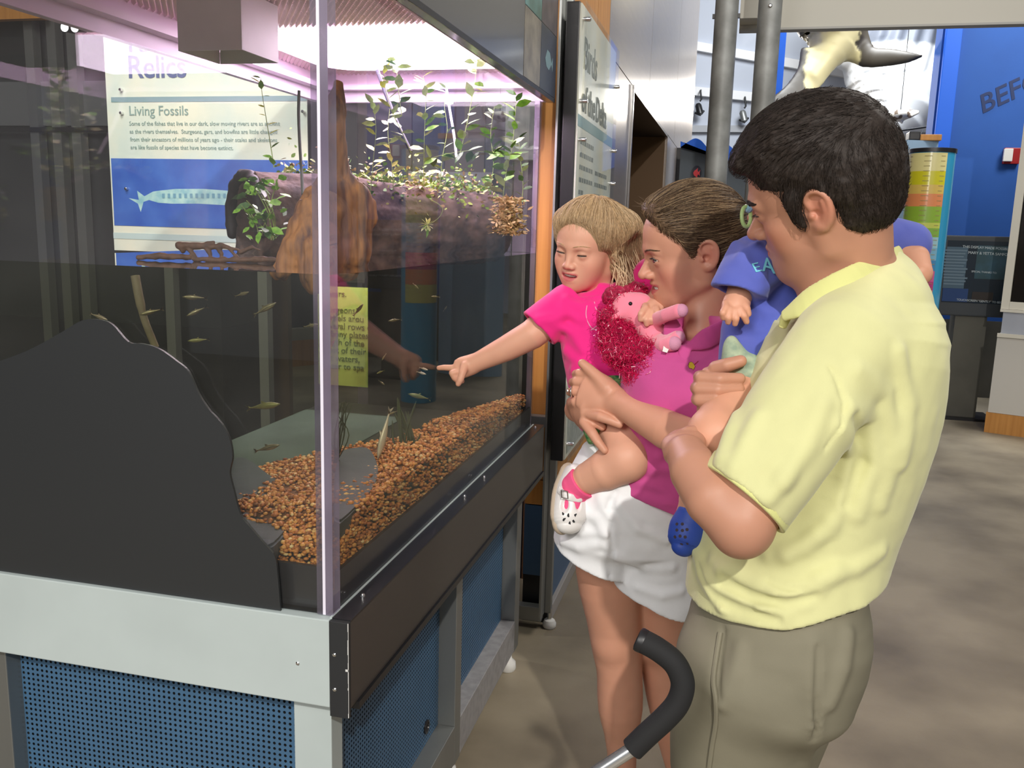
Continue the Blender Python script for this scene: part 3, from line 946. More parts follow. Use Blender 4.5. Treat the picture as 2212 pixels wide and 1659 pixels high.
# rails, track lamps and hanging wires of the bright gallery
Yr = 14.5
for k, (xa, ya, xb, yb, lab) in enumerate(((1500, 98, 1830, 158, 'upper white rail sloping across the bright gallery'), (1500, 196, 1690, 215, 'lower white rail behind the pipe columns'))):
    p, q = on_y(xa, ya, Yr), on_y(xb, yb, Yr)
    dz = np.array([0, 0, 0.064])
    rr_ = G()
    rr_.prism([p - dz, q - dz, q + dz, p + dz], (0, 0.1, 0))
    tag(rr_.obj('gallery_rail', mat('white_rail', (0.9, 0.9, 0.9), 0.5), origin=p), lab, 'rail', 'white gallery rails')
wt = on_y(1500, 285, Yr + 0.02)
tag(G().box(-3, 4, Yr + 0.02, Yr + 0.1, wt[2], wt[2] + 0.1).obj('trim_5', mat('pale_moulding', srgb(176, 178, 182), 0.7)), 'pale moulding along the far white wall', 'trim', kind='structure')
for k, (x, y, lab) in enumerate(((1513, 200, 'black track lamp hanging from the lower white rail'), (1609, 215, 'small track lamp beside the right pipe'))):
    c = on_y(x, y, 14.4)
    t = thing('track_lamp', tuple(c), lab, 'lamp', 'track lamps')
    G().tube([c + np.array([0, 0.1, 0.05]), c + np.array([0, 0, 0.03]), c + np.array([0.02, 0, -0.1]), c + np.array([0, 0, -0.13])], 0.014).obj('yoke', M_black, t, True)
    G().lathe(c + np.array([-0.03, 0, -0.16]), [(0.03, 0), (0.05, 0.03), (0.055, 0.16), (0.03, 0.18)], 14, (0.3, 0, -1)).obj('lamp_can', M_black if k == 0 else M_alu, t, True)
    G().tube([c + np.array([-0.06, 0, -0.3]), c + np.array([0.02, -0.04, -0.34]), c + np.array([0.07, 0, -0.27])], 0.016).obj('barn_door', M_black, t, True)
p, q = on_y(1930, 284, 11), on_y(2015, 272, 11)
tag(G().tube([p - (q - p) * 2, q + (q - p) * 1], 0.012).obj('steel_cable', M_black, None, True, origin=p), 'thin dark cable crossing the pale gallery below the turtle', 'cable')

# ================================================================== what stands behind the tank
# sign seen through the upper half of the tank
Ys = 3.1
s0, s1 = on_y(249, 545, Ys), on_y(664, 200, Ys)
sgx0, sgx1, sgz0, sgz1 = s0[0], s1[0], on_y(450, 548, Ys)[2], 2.45
fs = thing('fossil_sign', (sgx0, Ys, 0), 'tall cream and blue sign reading Living Fossils behind the tank', 'sign')
G().box(sgx0, sgx1, Ys, Ys + 0.03, sgz0, sgz1).obj('backing_board', M_black, fs)
G().box(sgx0, sgx1, Ys - 0.004, Ys - 0.0005, sgz0, sgz1).obj('printed_sheet', mat('fossil_print', srgb(238, 236, 214), 0.5, col2=srgb(214, 226, 214), vscale=5), fs)
for z in (0.35, 1.0):
    G().box(sgx0 + 0.2, sgx0 + 0.24, Ys + 0.03, Ys + 0.07, 0.0, sgz0 + 0.3).obj('sign_post', M_alu, fs) if z < 0.5 else G().box(sgx1 - 0.24, sgx1 - 0.2, Ys + 0.03, Ys + 0.07, 0.0, sgz0 + 0.3).obj('sign_post', M_alu, fs)


def sgn(name, x0, y0, x1, y1, m, dy=0.005, th=0.001):
    a, b = on_y(x0, y0, Ys - dy), on_y(x1, y1, Ys - dy)
    return G().box(max(sgx0, a[0]), min(sgx1, b[0]), Ys - dy - th, Ys - dy, min(a[2], b[2]), max(a[2], b[2])).obj(name, m, fs)


sgn('teal_band', 240, 210, 670, 218, M_teal)
sgn('blue_photo', 240, 342, 670, 500, mat('deep_blue_photo', srgb(40, 84, 176), 0.5, col2=srgb(66, 112, 196), vscale=7))
sgn('pale_photo_edge', 240, 502, 670, 530, mat('pale_water_print', srgb(196, 214, 210), 0.5))
M_navy = mat('navy_title', srgb(96, 106, 150), 0.6)
text_obj('title_text', 'Relics', on_y(275, 168, Ys - 0.006), (1, 0, 0), (0, 0, 1), 0.118, M_navy, fs, bold=0.014, spacing=0.95)
text_obj('title_text', 'River', on_y(275, 112, Ys - 0.006), (1, 0, 0), (0, 0, 1), 0.118, M_navy, fs, bold=0.014, spacing=0.95)
M_sub = mat('green_grey_text', srgb(142, 166, 158), 0.6)
text_obj('heading_text', 'Living Fossils', on_y(278, 249, Ys - 0.006), (1, 0, 0), (0, 0, 1), 0.051, M_sub, fs, bold=0.006)
for k, (ln, y) in enumerate((('Some of the fishes that live in our dark, slow moving rivers are as ancient', 271), ('as the rivers themselves.  Sturgeons, gars, and bowfins are little changed', 288),
                             ('from their ancestors of millions of years ago - their scales and skeletons', 305), ('are like fossils of species that have become extinct.', 322))):
    text_obj('body_text', ln, on_y(279 + k, y, Ys - 0.006), (1, 0, 0), (0, 0, 1), 0.0218, M_sub, fs, bold=0.004)
# fossil fish on the blue print
fm = mat('fossil_fish_print', srgb(186, 222, 214), 0.5, col2=srgb(140, 190, 200), vscale=30)
fp = [(278, 428), (300, 432), (296, 412), (312, 424), (330, 414), (342, 412), (380, 408), (440, 408), (520, 414), (560, 424), (560, 438), (500, 444), (430, 440), (370, 440), (342, 438), (322, 432), (310, 436), (304, 458), (298, 440)]
G().prism([on_y(x, y, Ys - 0.0065) for x, y in fp], (0, 0.0008, 0)).obj('fossil_fish', fm, fs)
for k in range(16):
    sgn('fish_scale_print', 350 + k * 12, 418, 356 + k * 12, 428, mat('scale_ink', srgb(110, 160, 180), 0.5), 0.0075, 0.0005)
for x, y in ((266, 195), (267, 245), (658, 242), (278, 408)):
    G().lathe(on_y(x, y, Ys), [(0.006, 0), (0.006, 0.02), (0.004, 0.022)], 10, (0, -1, 0)).obj('standoff_bolt', M_chrome, fs, True)

# yellow-green sheet added for the fossil sign's lower part, seen refracted
yp = 3.0
t0, t1 = on_y(702, 618, yp), on_y(806, 838, yp)
yt = thing('sturgeon_sheet', (t0[0], yp, t1[2]), 'yellow green text sheet about sturgeons seen through the tank corner', 'sign')
G().box(t0[0] - 0.03, t1[0] + 0.02, yp, yp + 0.006, t1[2], t0[2]).obj('printed_sheet', mat('lime_sheet', srgb(206, 220, 120), 0.5), yt)
M_olive = mat('olive_text', srgb(112, 128, 66), 0.6)
for k, ln in enumerate(('waters.', '', 'Sturgeons', 'barbels arou', 'several rows o', "o' bony plates", 'length of the', 'most of their', 'salt waters,', 'water to spa')):
    if ln:
        p = on_y(696, 639 + k * 17.3, yp - 0.001)
        text_obj('body_text', ln, p, (1, 0, 0), (0, 0, 1), 0.033, M_olive, yt, bold=0.01)
G().box(t0[0] + 0.0, t0[0] + 0.02, yp + 0.007, yp + 0.03, 0, t0[2]).obj('stake', M_alu, yt)
G().box(t0[0] - 0.06, t0[0] + 0.1, yp - 0.03, yp + 0.09, 0, 0.02).obj('stake_base', M_alu, yt)

# dark display cabinets and posts behind, on the left
dc = thing('dark_cabinet', (-3.6, 4.6, 0), 'tall dark display cabinet with grey posts seen through the tank at the far left', 'cabinet')
M_dcab = mat('charcoal_cabinet', srgb(46, 48, 50), 0.5)
M_dwood = mat('shaded_wood', srgb(110, 86, 58), 0.6)  # plain brown, darker than the plywood
G().box(-4.6, -2.9, 4.6, 5.2, 0.85, 2.9).obj('cabinet_body', M_dcab, dc)
G().box(-4.6, -2.9, 4.6, 5.1, 0.0, 0.849).obj('cabinet_base', mat('charcoal_base', srgb(38, 38, 40), 0.5), dc)
for x in (70, 118, 160):
    c = on_y(x, 300, 4.5)
    G().box(c[0] - 0.03, c[0] + 0.03, 4.52, 4.58, 0.0, 2.9).obj('post', M_alu, dc)
G().box(-4.4, -3.55, 4.56, 4.59, 2.0, 2.25).obj('label_panel', mat('dim_label', srgb(96, 98, 100), 0.5), dc)
G().box(-4.6, -2.9, 4.50, 4.515, 1.96, 1.985).obj('cross_bar', M_black, dc)
wp = thing('wood_partition', (-3.0, 5.4, 0), 'brown wooden partition with a teal window behind the tank', 'partition')
a, b = on_y(165, 330, 5.4), on_y(262, 480, 5.4)
G().box(a[0], a[0] + 1.6, 5.4, 5.45, 0, 2.6).obj('board', M_dwood, wp)
G().box(a[0] + 0.02, a[0] + 0.26, 5.385, 5.399, on_y(170, 460, 5.4)[2], on_y(170, 400, 5.4)[2]).obj('window_panel', mat('dim_teal', srgb(40, 62, 62), 0.3), wp)
G().box(a[0] + 0.02, a[0] + 0.6, 5.385, 5.399, on_y(170, 540, 5.4)[2], on_y(170, 470, 5.4)[2]).obj('window_panel', mat('dim_navy', srgb(36, 56, 74), 0.3), wp)
# low wood-based case beyond the tank, with a grey top line
lc0, lc1 = on_z(404, 814, 0), on_z(700, 786, 0)
lv = (lc1 - lc0)
lu = lv / np.linalg.norm(lv)
ln_ = np.array([-lu[1], lu[0], 0])
h0 = 0.27
lcs = thing('low_display_case', tuple(lc0), 'long low case with pale top edge and tan base beyond the tank water', 'display case')
cc = (lc0 + lc1) / 2
G().obox(cc + ln_ * 0.3 + np.array([0, 0, h0 / 2]), lv / 2, ln_ * 0.3, (0, 0, h0 / 2)).obj('tan_base', M_ply, lcs)
G().obox(cc + ln_ * 0.3 + np.array([0, 0, h0 + 0.06]), lv / 2, ln_ * 0.3, (0, 0, 0.06)).obj('pale_edge', M_skirt, lcs)
G().obox(cc + ln_ * 0.35 + np.array([0, 0, h0 + 0.12 + 0.6]), lv / 2 * 1.02, ln_ * 0.25, (0, 0, 0.6)).obj('dark_glass_case', mat('dark_case_glass', (0.012, 0.012, 0.014), 0.2), lcs)
# dark exhibits beyond the end pane
de = thing('end_exhibit', (-0.95, 3.5, 0), 'dark blue grey exhibit boards seen through the far end of the tank', 'exhibit')
for x0, x1, c in ((-1.55, -1.31, (66, 60, 70)), (-1.305, -1.17, (52, 62, 80)), (-1.165, -1.0, (80, 62, 52)), (-0.995, -0.88, (60, 56, 72)), (-0.875, -0.8, (90, 74, 96)), (-0.795, -0.68, (96, 66, 44))):
    G().box(x0, x1, 3.5, 3.54, 0.0, 2.5).obj('board', mat('board_%d_%d_%d' % c, srgb(*c), 0.6), de)
G().box(-0.90, -0.78, 3.44, 3.49, 1.75, 2.05).obj('pale_photo', mat('pale_photo_b', srgb(216, 220, 220), 0.5, col2=srgb(160, 170, 170), vscale=15), de)
G().box(-1.3, -0.95, 3.44, 3.49, 1.45, 1.7).obj('grey_label', mat('grey_label', srgb(120, 118, 124), 0.5), de)
# orange wood overhead at the far left
wb = on_y(0, 42, 4.4)
tag(G().box(wb[0] - 0.6, on_y(88, 36, 4.4)[0], 4.4, 4.45, wb[2], wb[2] + 0.5).obj('wood_header', M_ply, origin=(wb[0], 4.4, wb[2])), 'orange wood header board high at the far left', 'board')
# two lamp reflections in the glass, made up as glowing discs with cans
for k, x in enumerate((140, 162)):
    c = on_y(x, 59 + k, 4.2)
    t = thing('spot_lamp', tuple(c), ['left one of the two round spot lamps at upper left', 'right one of the two round spot lamps at upper left'][k], 'lamp', 'pair of round spot lamps')
    G().lathe(c, [(0.022, 0.0), (0.022, 0.004)], 18, (0, -1, 0)).obj('bulb', mat('spot_bulb', (1, 1, 1), 0.5, emit=(1, 1, 1), estr=6.0), t)
    G().lathe(c + np.array([0, 0.001, 0]), [(0.024, 0.0), (0.02, 0.06), (0.01, 0.08)], 18, (0, 1, 0)).obj('lamp_can', M_black, t, True)
    G().tube([c + np.array([0, 0.06, 0]), c + np.array([0, 0.06, 1.6])], 0.006).obj('stem', M_black, t)
# ================================================================== implicit-surface modeller for bodies, cloth, wood
def vnorm(v):
    v = np.asarray(v, float)
    return v / (np.linalg.norm(v) + 1e-12)


def smin(a, b, k):
    if k <= 0:
        return np.minimum(a, b)
    h = np.clip(0.5 + 0.5 * (b - a) / k, 0, 1)
    return b + (a - b) * h - k * h * (1 - h)


class Field:
    def __init__(s):
        s.p = []

    def _add(s, fn, lo, hi, k, op):
        s.p.append((fn, np.asarray(lo, float), np.asarray(hi, float), k, op))
        return s

    def chain(s, pts, rad, k=0.01, op='u'):
        P = np.array([np.asarray(p, float) for p in pts], np.float32)
        R = np.full(len(P), rad, np.float32) if np.isscalar(rad) else np.array(rad, np.float32)

        def fn(X):
            d = np.full(len(X), 1e3, np.float32)
            for i in range(len(P) - 1):
                ba = P[i + 1] - P[i]
                pa = X - P[i]
                t = np.clip(pa @ ba / (ba @ ba + 1e-12), 0, 1)
                e = np.sqrt(((pa - t[:, None] * ba) ** 2).sum(1)) - (R[i] + (R[i + 1] - R[i]) * t)
                d = np.minimum(d, e)
            return d
        if len(P) == 1:
            def fn(X):
                return np.sqrt(((X - P[0]) ** 2).sum(1)) - R[0]
        m = R.max()
        return s._add(fn, P.min(0) - m, P.max(0) + m, k, op)

    def ball(s, c, r, k=0.01, op='u'):
        return s.chain([c], r, k, op)

    def ell(s, c, r, axes=None, k=0.01, op='u'):
        c, r = np.asarray(c, np.float32), np.asarray(r, np.float32)
        A = np.eye(3, dtype=np.float32) if axes is None else np.asarray(axes, np.float32)

        def fn(X):
            q = (X - c) @ A.T
            k0 = np.sqrt(((q / r) ** 2).sum(1))
            k1 = np.sqrt(((q / (r * r)) ** 2).sum(1)) + 1e-9
            return np.where(k0 < 1e-6, -r.min(), k0 * (k0 - 1) / k1)
        m = r.max()
        return s._add(fn, c - m, c + m, k, op)

    def loft(s, pts, a, b, wdir, k=0.01, op='u', cap=0.6, pw=2.0):
        """tube of elliptical section along a polyline: half-widths a (along wdir) and b"""
        P = np.array([np.asarray(p, float) for p in pts], np.float32)
        n = len(P)
        a = np.full(n, a, np.float32) if np.isscalar(a) else np.array(a, np.float32)
        b = np.full(n, b, np.float32) if np.isscalar(b) else np.array(b, np.float32)
        W = np.asarray(wdir, np.float32)
        W = np.repeat(W[None], n, 0) if W.ndim == 1 else W

        if n > 2:                          # finer spine, smooth through the given points
            z = np.concatenate([P, a[:, None], b[:, None], W], 1)
            z = np.array(spline(list(z), 3), np.float32)
            P, a, b, W = z[:, :3], np.maximum(z[:, 3], 1e-4), np.maximum(z[:, 4], 1e-4), z[:, 5:]
            n = len(P)
        T = np.gradient(P, axis=0)
        T /= np.sqrt((T ** 2).sum(1))[:, None] + 1e-9
        W = W - (W * T).sum(1)[:, None] * T
        W /= np.sqrt((W ** 2).sum(1))[:, None] + 1e-9

        def fn(X):
            bd = np.full(len(X), 1e6, np.float32)
            bi = np.zeros(len(X), np.int32)
            bt = np.zeros(len(X), np.float32)
            for i in range(n - 1):
                ba = P[i + 1] - P[i]
                pa = X - P[i]
                t = np.clip(pa @ ba / (ba @ ba), 0, 1)
                q = pa - t[:, None] * ba
                e = (q * q).sum(1)
                m = e < bd
                bd[m] = e[m]
                bi[m] = i
                bt[m] = t[m]
            t = bt[:, None]
            lerp = lambda Z: Z[bi] * (1 - t) + Z[bi + 1] * t
            q = X - lerp(P)
            Tt, Ww = lerp(T), lerp(W)
            Tt /= np.sqrt((Tt ** 2).sum(1))[:, None] + 1e-9
            Ww -= (Ww * Tt).sum(1)[:, None] * Tt
            Ww /= np.sqrt((Ww ** 2).sum(1))[:, None] + 1e-9
            Vv = np.cross(Tt, Ww)
            ai = a[bi] * (1 - bt) + a[bi + 1] * bt
            bb = b[bi] * (1 - bt) + b[bi + 1] * bt
            mn = np.minimum(ai, bb) * cap
            end = ((bi == 0) & (bt <= 0)) | ((bi == n - 2) & (bt >= 1))
            ui, vi = (q * Ww).sum(1) / ai, (q * Vv).sum(1) / bb
            wi = np.where(end, (q * Tt).sum(1) / mn, 0)
            if pw == 2.0:
                rho = np.sqrt(ui ** 2 + vi ** 2 + wi ** 2)
            else:
                rho = np.sqrt((np.abs(ui) ** pw + np.abs(vi) ** pw) ** (2 / pw) + wi ** 2)
            g = np.sqrt((ui / ai) ** 2 + (vi / bb) ** 2 + (wi / mn) ** 2) / np.maximum(rho, 1e-6)
            return np.where(rho < 1, (rho - 1) * np.minimum(ai, bb), (rho - 1) / np.maximum(g, 1.0 / np.maximum(ai, bb)))
        m = max(a.max(), b.max())
        return s._add(fn, P.min(0) - m, P.max(0) + m, k, op)

    def plane(s, c, n, lo, hi, k=0.002):
        """keep what lies behind the plane (inside the box lo..hi)"""
        c, n = np.asarray(c, float), vnorm(n)
        return s._add(lambda X: (X - c) @ n, lo, hi, k, 'i')

    def plain(s):
        """copy without surface noise"""
        c = Field()
        c.p = [q for q in s.p if q[4] != 'd']
        return c

    def sub(s, other, k=0.01, op='u'):
        """join a finished field into this one"""
        lo, hi = other.bounds()
        return s._add(lambda X: other.eval(X, 0.06), lo, hi, k, op)

    def fn(s, f, lo, hi, k=0.004, op='u'):
        return s._add(f, lo, hi, k, op)

    def warp(s, f, lo, hi):
        """add a displacement to the distance: d += f(X)"""
        return s._add(f, lo, hi, 0, 'd')

    def eval(s, X, margin=0.03):
        X = np.ascontiguousarray(X, dtype=np.float32)
        x, y, z = [np.ascontiguousarray(X[:, i]) for i in range(3)]
        d = np.full(len(X), 1e3, np.float32)
        xl, xh = X.min(0), X.max(0)
        for fn, lo, hi, k, op in s.p:
            m = 0.0 if op in 'id' else margin + k
            l, h = lo - m, hi + m
            if (xh < l).any() or (xl > h).any():
                continue
            ok = x > l[0]
            ok &= x < h[0]
            ok &= y > l[1]
            ok &= y < h[1]
            ok &= z > l[2]
            ok &= z < h[2]
            ix = np.flatnonzero(ok)
            if not len(ix):
                continue
            e = fn(X[ix]).astype(np.float32)
            if op == 'u':
                d[ix] = smin(d[ix], e, k)
            elif op == 's':
                d[ix] = -smin(-d[ix], e, k)
            elif op == 'i':
                d[ix] = -smin(-d[ix], -e, k)
            elif op == 'd':
                d[ix] = d[ix] + e
        return d

    def grad(s, X, h=0.0012, margin=0.03, d0=None):
        X = np.asarray(X)
        if d0 is None:
            d0 = s.eval(X, margin)
        g = np.zeros(X.shape)
        for i in range(3):
            e = np.zeros(3)
            e[i] = h
            g[:, i] = s.eval(X + e, margin) - d0
        return g / (np.sqrt((g ** 2).sum(1)) + 1e-12)[:, None]

    def bounds(s):
        lo = np.min([p[1] for p in s.p if p[4] == 'u'], 0)
        hi = np.max([p[2] for p in s.p if p[4] == 'u'], 0)
        return lo, hi

    def mesh(s, res, proj=2, stretch=None):
        """surface nets; stretch = (height, factor) coarsens the grid below a height"""
        l, h = s.bounds()
        lo, hi = l - 3 * res, h + 3 * res
        fac = 1.0
        if stretch:
            y0, fac = stretch
            lo[1] = y0 - (y0 - lo[1]) / fac

            def at_(X):
                X = np.array(X, float)
                X[:, 1] = np.where(X[:, 1] < y0, y0 - (y0 - X[:, 1]) * fac, X[:, 1])
                return X
        else:
            def at_(X):
                return X
        B1, B2 = 16, 4
        nb = np.maximum(np.ceil((hi - lo) / (res * B1)).astype(int), 1)
        N = nb * B1 + 1
        ii = np.stack(np.meshgrid(*[np.arange(n) for n in nb], indexing='ij'), -1).reshape(-1, 3)
        hd = res * B1 * 0.866 * math.sqrt((2 + fac * fac) / 3)
        d = s.eval(at_(lo + (ii + 0.5) * B1 * res), margin=hd * 2)
        ii = ii[np.abs(d) < hd * 1.6 + 0.01] * (B1 // B2)
        sub = np.stack(np.meshgrid(*[np.arange(B1 // B2)] * 3, indexing='ij'), -1).reshape(-1, 3)
        ii = (ii[:, None] + sub[None]).reshape(-1, 3)
        hd = res * B2 * 0.866 * math.sqrt((2 + fac * fac) / 3)
        d = s.eval(at_(lo + (ii + 0.5) * B2 * res), margin=0.03)
        ii = ii[np.abs(d) < hd * 1.5 + 0.002] * B2
        c = np.stack(np.meshgrid(*[np.arange(B2)] * 3, indexing='ij'), -1).reshape(-1, 3)
        cells = (ii[:, None] + c[None]).reshape(-1, 3)
        st = np.array([N[1] * N[2], N[2], 1], dtype=np.int64)
        ckey = np.sort(cells.astype(np.int64) @ st)
        corner = np.array([[a, b_, c_] for a in (0, 1) for b_ in (0, 1) for c_ in (0, 1)])
        co = (corner @ st)
        pk = np.unique((ckey[:, None] + co[None]).ravel())
        pi = np.stack([pk // st[0], (pk // st[1]) % N[1], pk % N[2]], 1)
        pd = s.eval(at_(lo + pi * res), margin=0.02)
        pd = np.where(pd == 0, 1e-9, pd)
        cd = pd[np.searchsorted(pk, ckey[:, None] + co[None])]
        neg = cd < 0
        act = neg.any(1) & ~neg.all(1)
        ckey, cd = ckey[act], cd[act]
        ci = np.stack([ckey // st[0], (ckey // st[1]) % N[1], ckey % N[2]], 1)
        acc = np.zeros((len(ckey), 3))
        cnt = np.zeros(len(ckey))
        for a in range(8):
            for ax, bit in ((0, 4), (1, 2), (2, 1)):
                if a & bit:
                    continue
                b_ = a | bit
                m = (cd[:, a] < 0) != (cd[:, b_] < 0)
                t = cd[m, a] / (cd[m, a] - cd[m, b_])
                p = corner[a][None] + t[:, None] * (corner[b_] - corner[a])[None]
                acc[m] += p
                cnt[m] += 1
        V = at_(lo + (ci + acc / cnt[:, None]) * res)
        quads = []
        for ax in range(3):
            o1, o2 = [x for x in range(3) if x != ax]
            bit = (4, 2, 1)[ax]
            m = (cd[:, 0] < 0) != (cd[:, bit] < 0)
            base = ckey[m]
            ks = [base, base - st[o1], base - st[o1] - st[o2], base - st[o2]]
            idx = []
            ok = np.ones(len(base), bool)
            for q in ks:
                j = np.searchsorted(ckey, q)
                j = np.clip(j, 0, len(ckey) - 1)
                ok &= ckey[j] == q
                idx.append(j)
            Q = np.stack(idx, 1)[ok]
            flip = (cd[m, 0] < 0)[ok]
            if ax == 1:
                flip = ~flip
            Q[~flip] = Q[~flip][:, ::-1]
            quads.append(Q)
        Fq = np.concatenate(quads)
        for _ in range(proj):
            dd = s.eval(V, 0.02)
            n = s.grad(V, res * 0.6, 0.02, dd)
            V = V - n * np.clip(dd, -res, res)[:, None]
        return V, Fq

    def hit(s, px_, py_, d0=0.8, d1=3.5):
        """camera-space point where the line of sight first meets the surface"""
        r = np.array([(px_ - W_PX / 2) / F_PX, (H_PX / 2 - py_) / F_PX, 1.0])
        ds = np.linspace(d0, d1, 900)
        v = s.eval(ds[:, None] * r[None], 0.02)
        j = np.nonzero(v < 0)[0]
        if not len(j):
            return None
        j = j[0]
        a, b = ds[j - 1], ds[j]
        for _ in range(12):
            m = (a + b) / 2
            if s.eval((m * r)[None], 0.02)[0] < 0:
                b = m
            else:
                a = m
        return r * a


from concurrent.futures import ThreadPoolExecutor
POOL = ThreadPoolExecutor(4)
PENDING = []


def field_obj(name, fld, res, m, parent, cols=None, proj=1, smooth=True, cam=True, stretch=None):
    """object whose surface is meshed in the background and filled in by finish_fields()"""
    o = mesh_obj(name, np.zeros((0, 3)), [], m, parent)
    PENDING.append((o, POOL.submit(fld.mesh, res, proj, stretch), cols, cam, smooth))
    return o


def finish_fields():
    for o, fut, cols, cam, smooth in PENDING:
        V, Fq = fut.result()
        cv = cols(V) if cols is not None else None
        W = cs2w(V) if cam else V
        W = W - root_loc(o)
        c0 = W.mean(0)
        a, b, c = W[Fq[:, 0]] - c0, W[Fq[:, 1]] - c0, W[Fq[:, 2]] - c0
        if (np.cross(a, b) * c).sum() < 0:
            Fq = Fq[:, ::-1]
        me = o.data
        nf = len(Fq)
        me.vertices.add(len(W))
        me.vertices.foreach_set('co', W.astype(np.float32).ravel())
        me.loops.add(nf * 4)
        me.loops.foreach_set('vertex_index', np.ascontiguousarray(Fq, dtype=np.int32).ravel())
        me.polygons.add(nf)
        me.polygons.foreach_set('loop_start', np.arange(0, nf * 4, 4, dtype=np.int32))
        me.update(calc_edges=True)
        me.validate()
        if cv is not None:
            ca = me.color_attributes.new('Col', 'FLOAT_COLOR', 'POINT')
            c4 = np.ones((len(W), 4), np.float32)
            c4[:, :3] = cv
            ca.data.foreach_set('color', c4.ravel())
        if smooth:
            me.polygons.foreach_set('use_smooth', np.ones(len(me.polygons), bool))
        me.update()
    PENDING.clear()


def vnoise(X, scale, seed=0):
    """smooth value noise, -1..1"""
    q = X * scale + seed * 17.13
    i = np.floor(q).astype(np.int64)
    f = q - i
    f = f * f * (3 - 2 * f)
    out = 0
    for a in (0, 1):
        for b in (0, 1):
            for c in (0, 1):
                h = (i[:, 0] + a) * 374761393 + (i[:, 1] + b) * 668265263 + (i[:, 2] + c) * 2147483647 + seed * 144269
                h = (h ^ (h >> 13)) * 1274126177
                h = ((h ^ (h >> 16)) & 0xffff) / 32767.5 - 1
                w = (f[:, 0] if a else 1 - f[:, 0]) * (f[:, 1] if b else 1 - f[:, 1]) * (f[:, 2] if c else 1 - f[:, 2])
                out = out + h * w
    return out


def strands(name, fld, starts, flow, steps, step, m, parent, rad=0.0006, lift=0.001, grav=None, jitter=0.25, seed=1, curl=0.0):
    """hair strands that run over a surface along a flow direction; one mesh of thin ribbons"""
    rg = np.random.RandomState(seed)
    fld = fld.plain()
    P = np.array(starts, float)
    n = len(P)
    off = rg.uniform(0.35, 1.0, n) * lift
    jit = rg.normal(0, 1, (n, 3)) * jitter
    path = [P.copy()]
    for i in range(steps):
        D = flow(P)
        D = D + jit * 1.0
        D /= np.sqrt((D ** 2).sum(1))[:, None] + 1e-9
        P = P + D * step
        for _ in range(2):
            dd = fld.eval(P, 0.06)
            g = fld.grad(P, 0.002, 0.06, dd)
            near = dd < 0.05
            P = np.where(near[:, None], P - g * (np.clip(dd, -0.03, 0.03) - off)[:, None] * 0.95, P)
        path.append(P.copy())
    path = np.stack(path, 1)                      # n, k, 3
    K = path.shape[1]
    T = np.gradient(path, axis=1)
    T /= np.sqrt((T ** 2).sum(2))[..., None] + 1e-9
    view = vnorm(path.reshape(-1, 3).mean(0))
    A = np.cross(T, rg.normal(0, 1, (n, 1, 3)))
    A /= np.sqrt((A ** 2).sum(2))[..., None] + 1e-9
    B = np.cross(T, A)
    ta = np.linspace(1, 0.25, K)[None, :, None] * rad
    ang = [0, 2.094, 4.189]
    ring = np.stack([path + (A * math.cos(w) + B * math.sin(w)) * ta for w in ang], 2)    # n,K,3,3
    V = ring.reshape(-1, 3)
    base = (np.arange(n)[:, None] * K + np.arange(K - 1)[None]).ravel() * 3
    Fq = []
    for q in range(3):
        q2 = (q + 1) % 3
        Fq.append(np.stack([base + q, base + q2, base + 3 + q2, base + 3 + q], 1))
    return mesh_obj(name, cs2w(V), np.concatenate(Fq), m, parent, True)


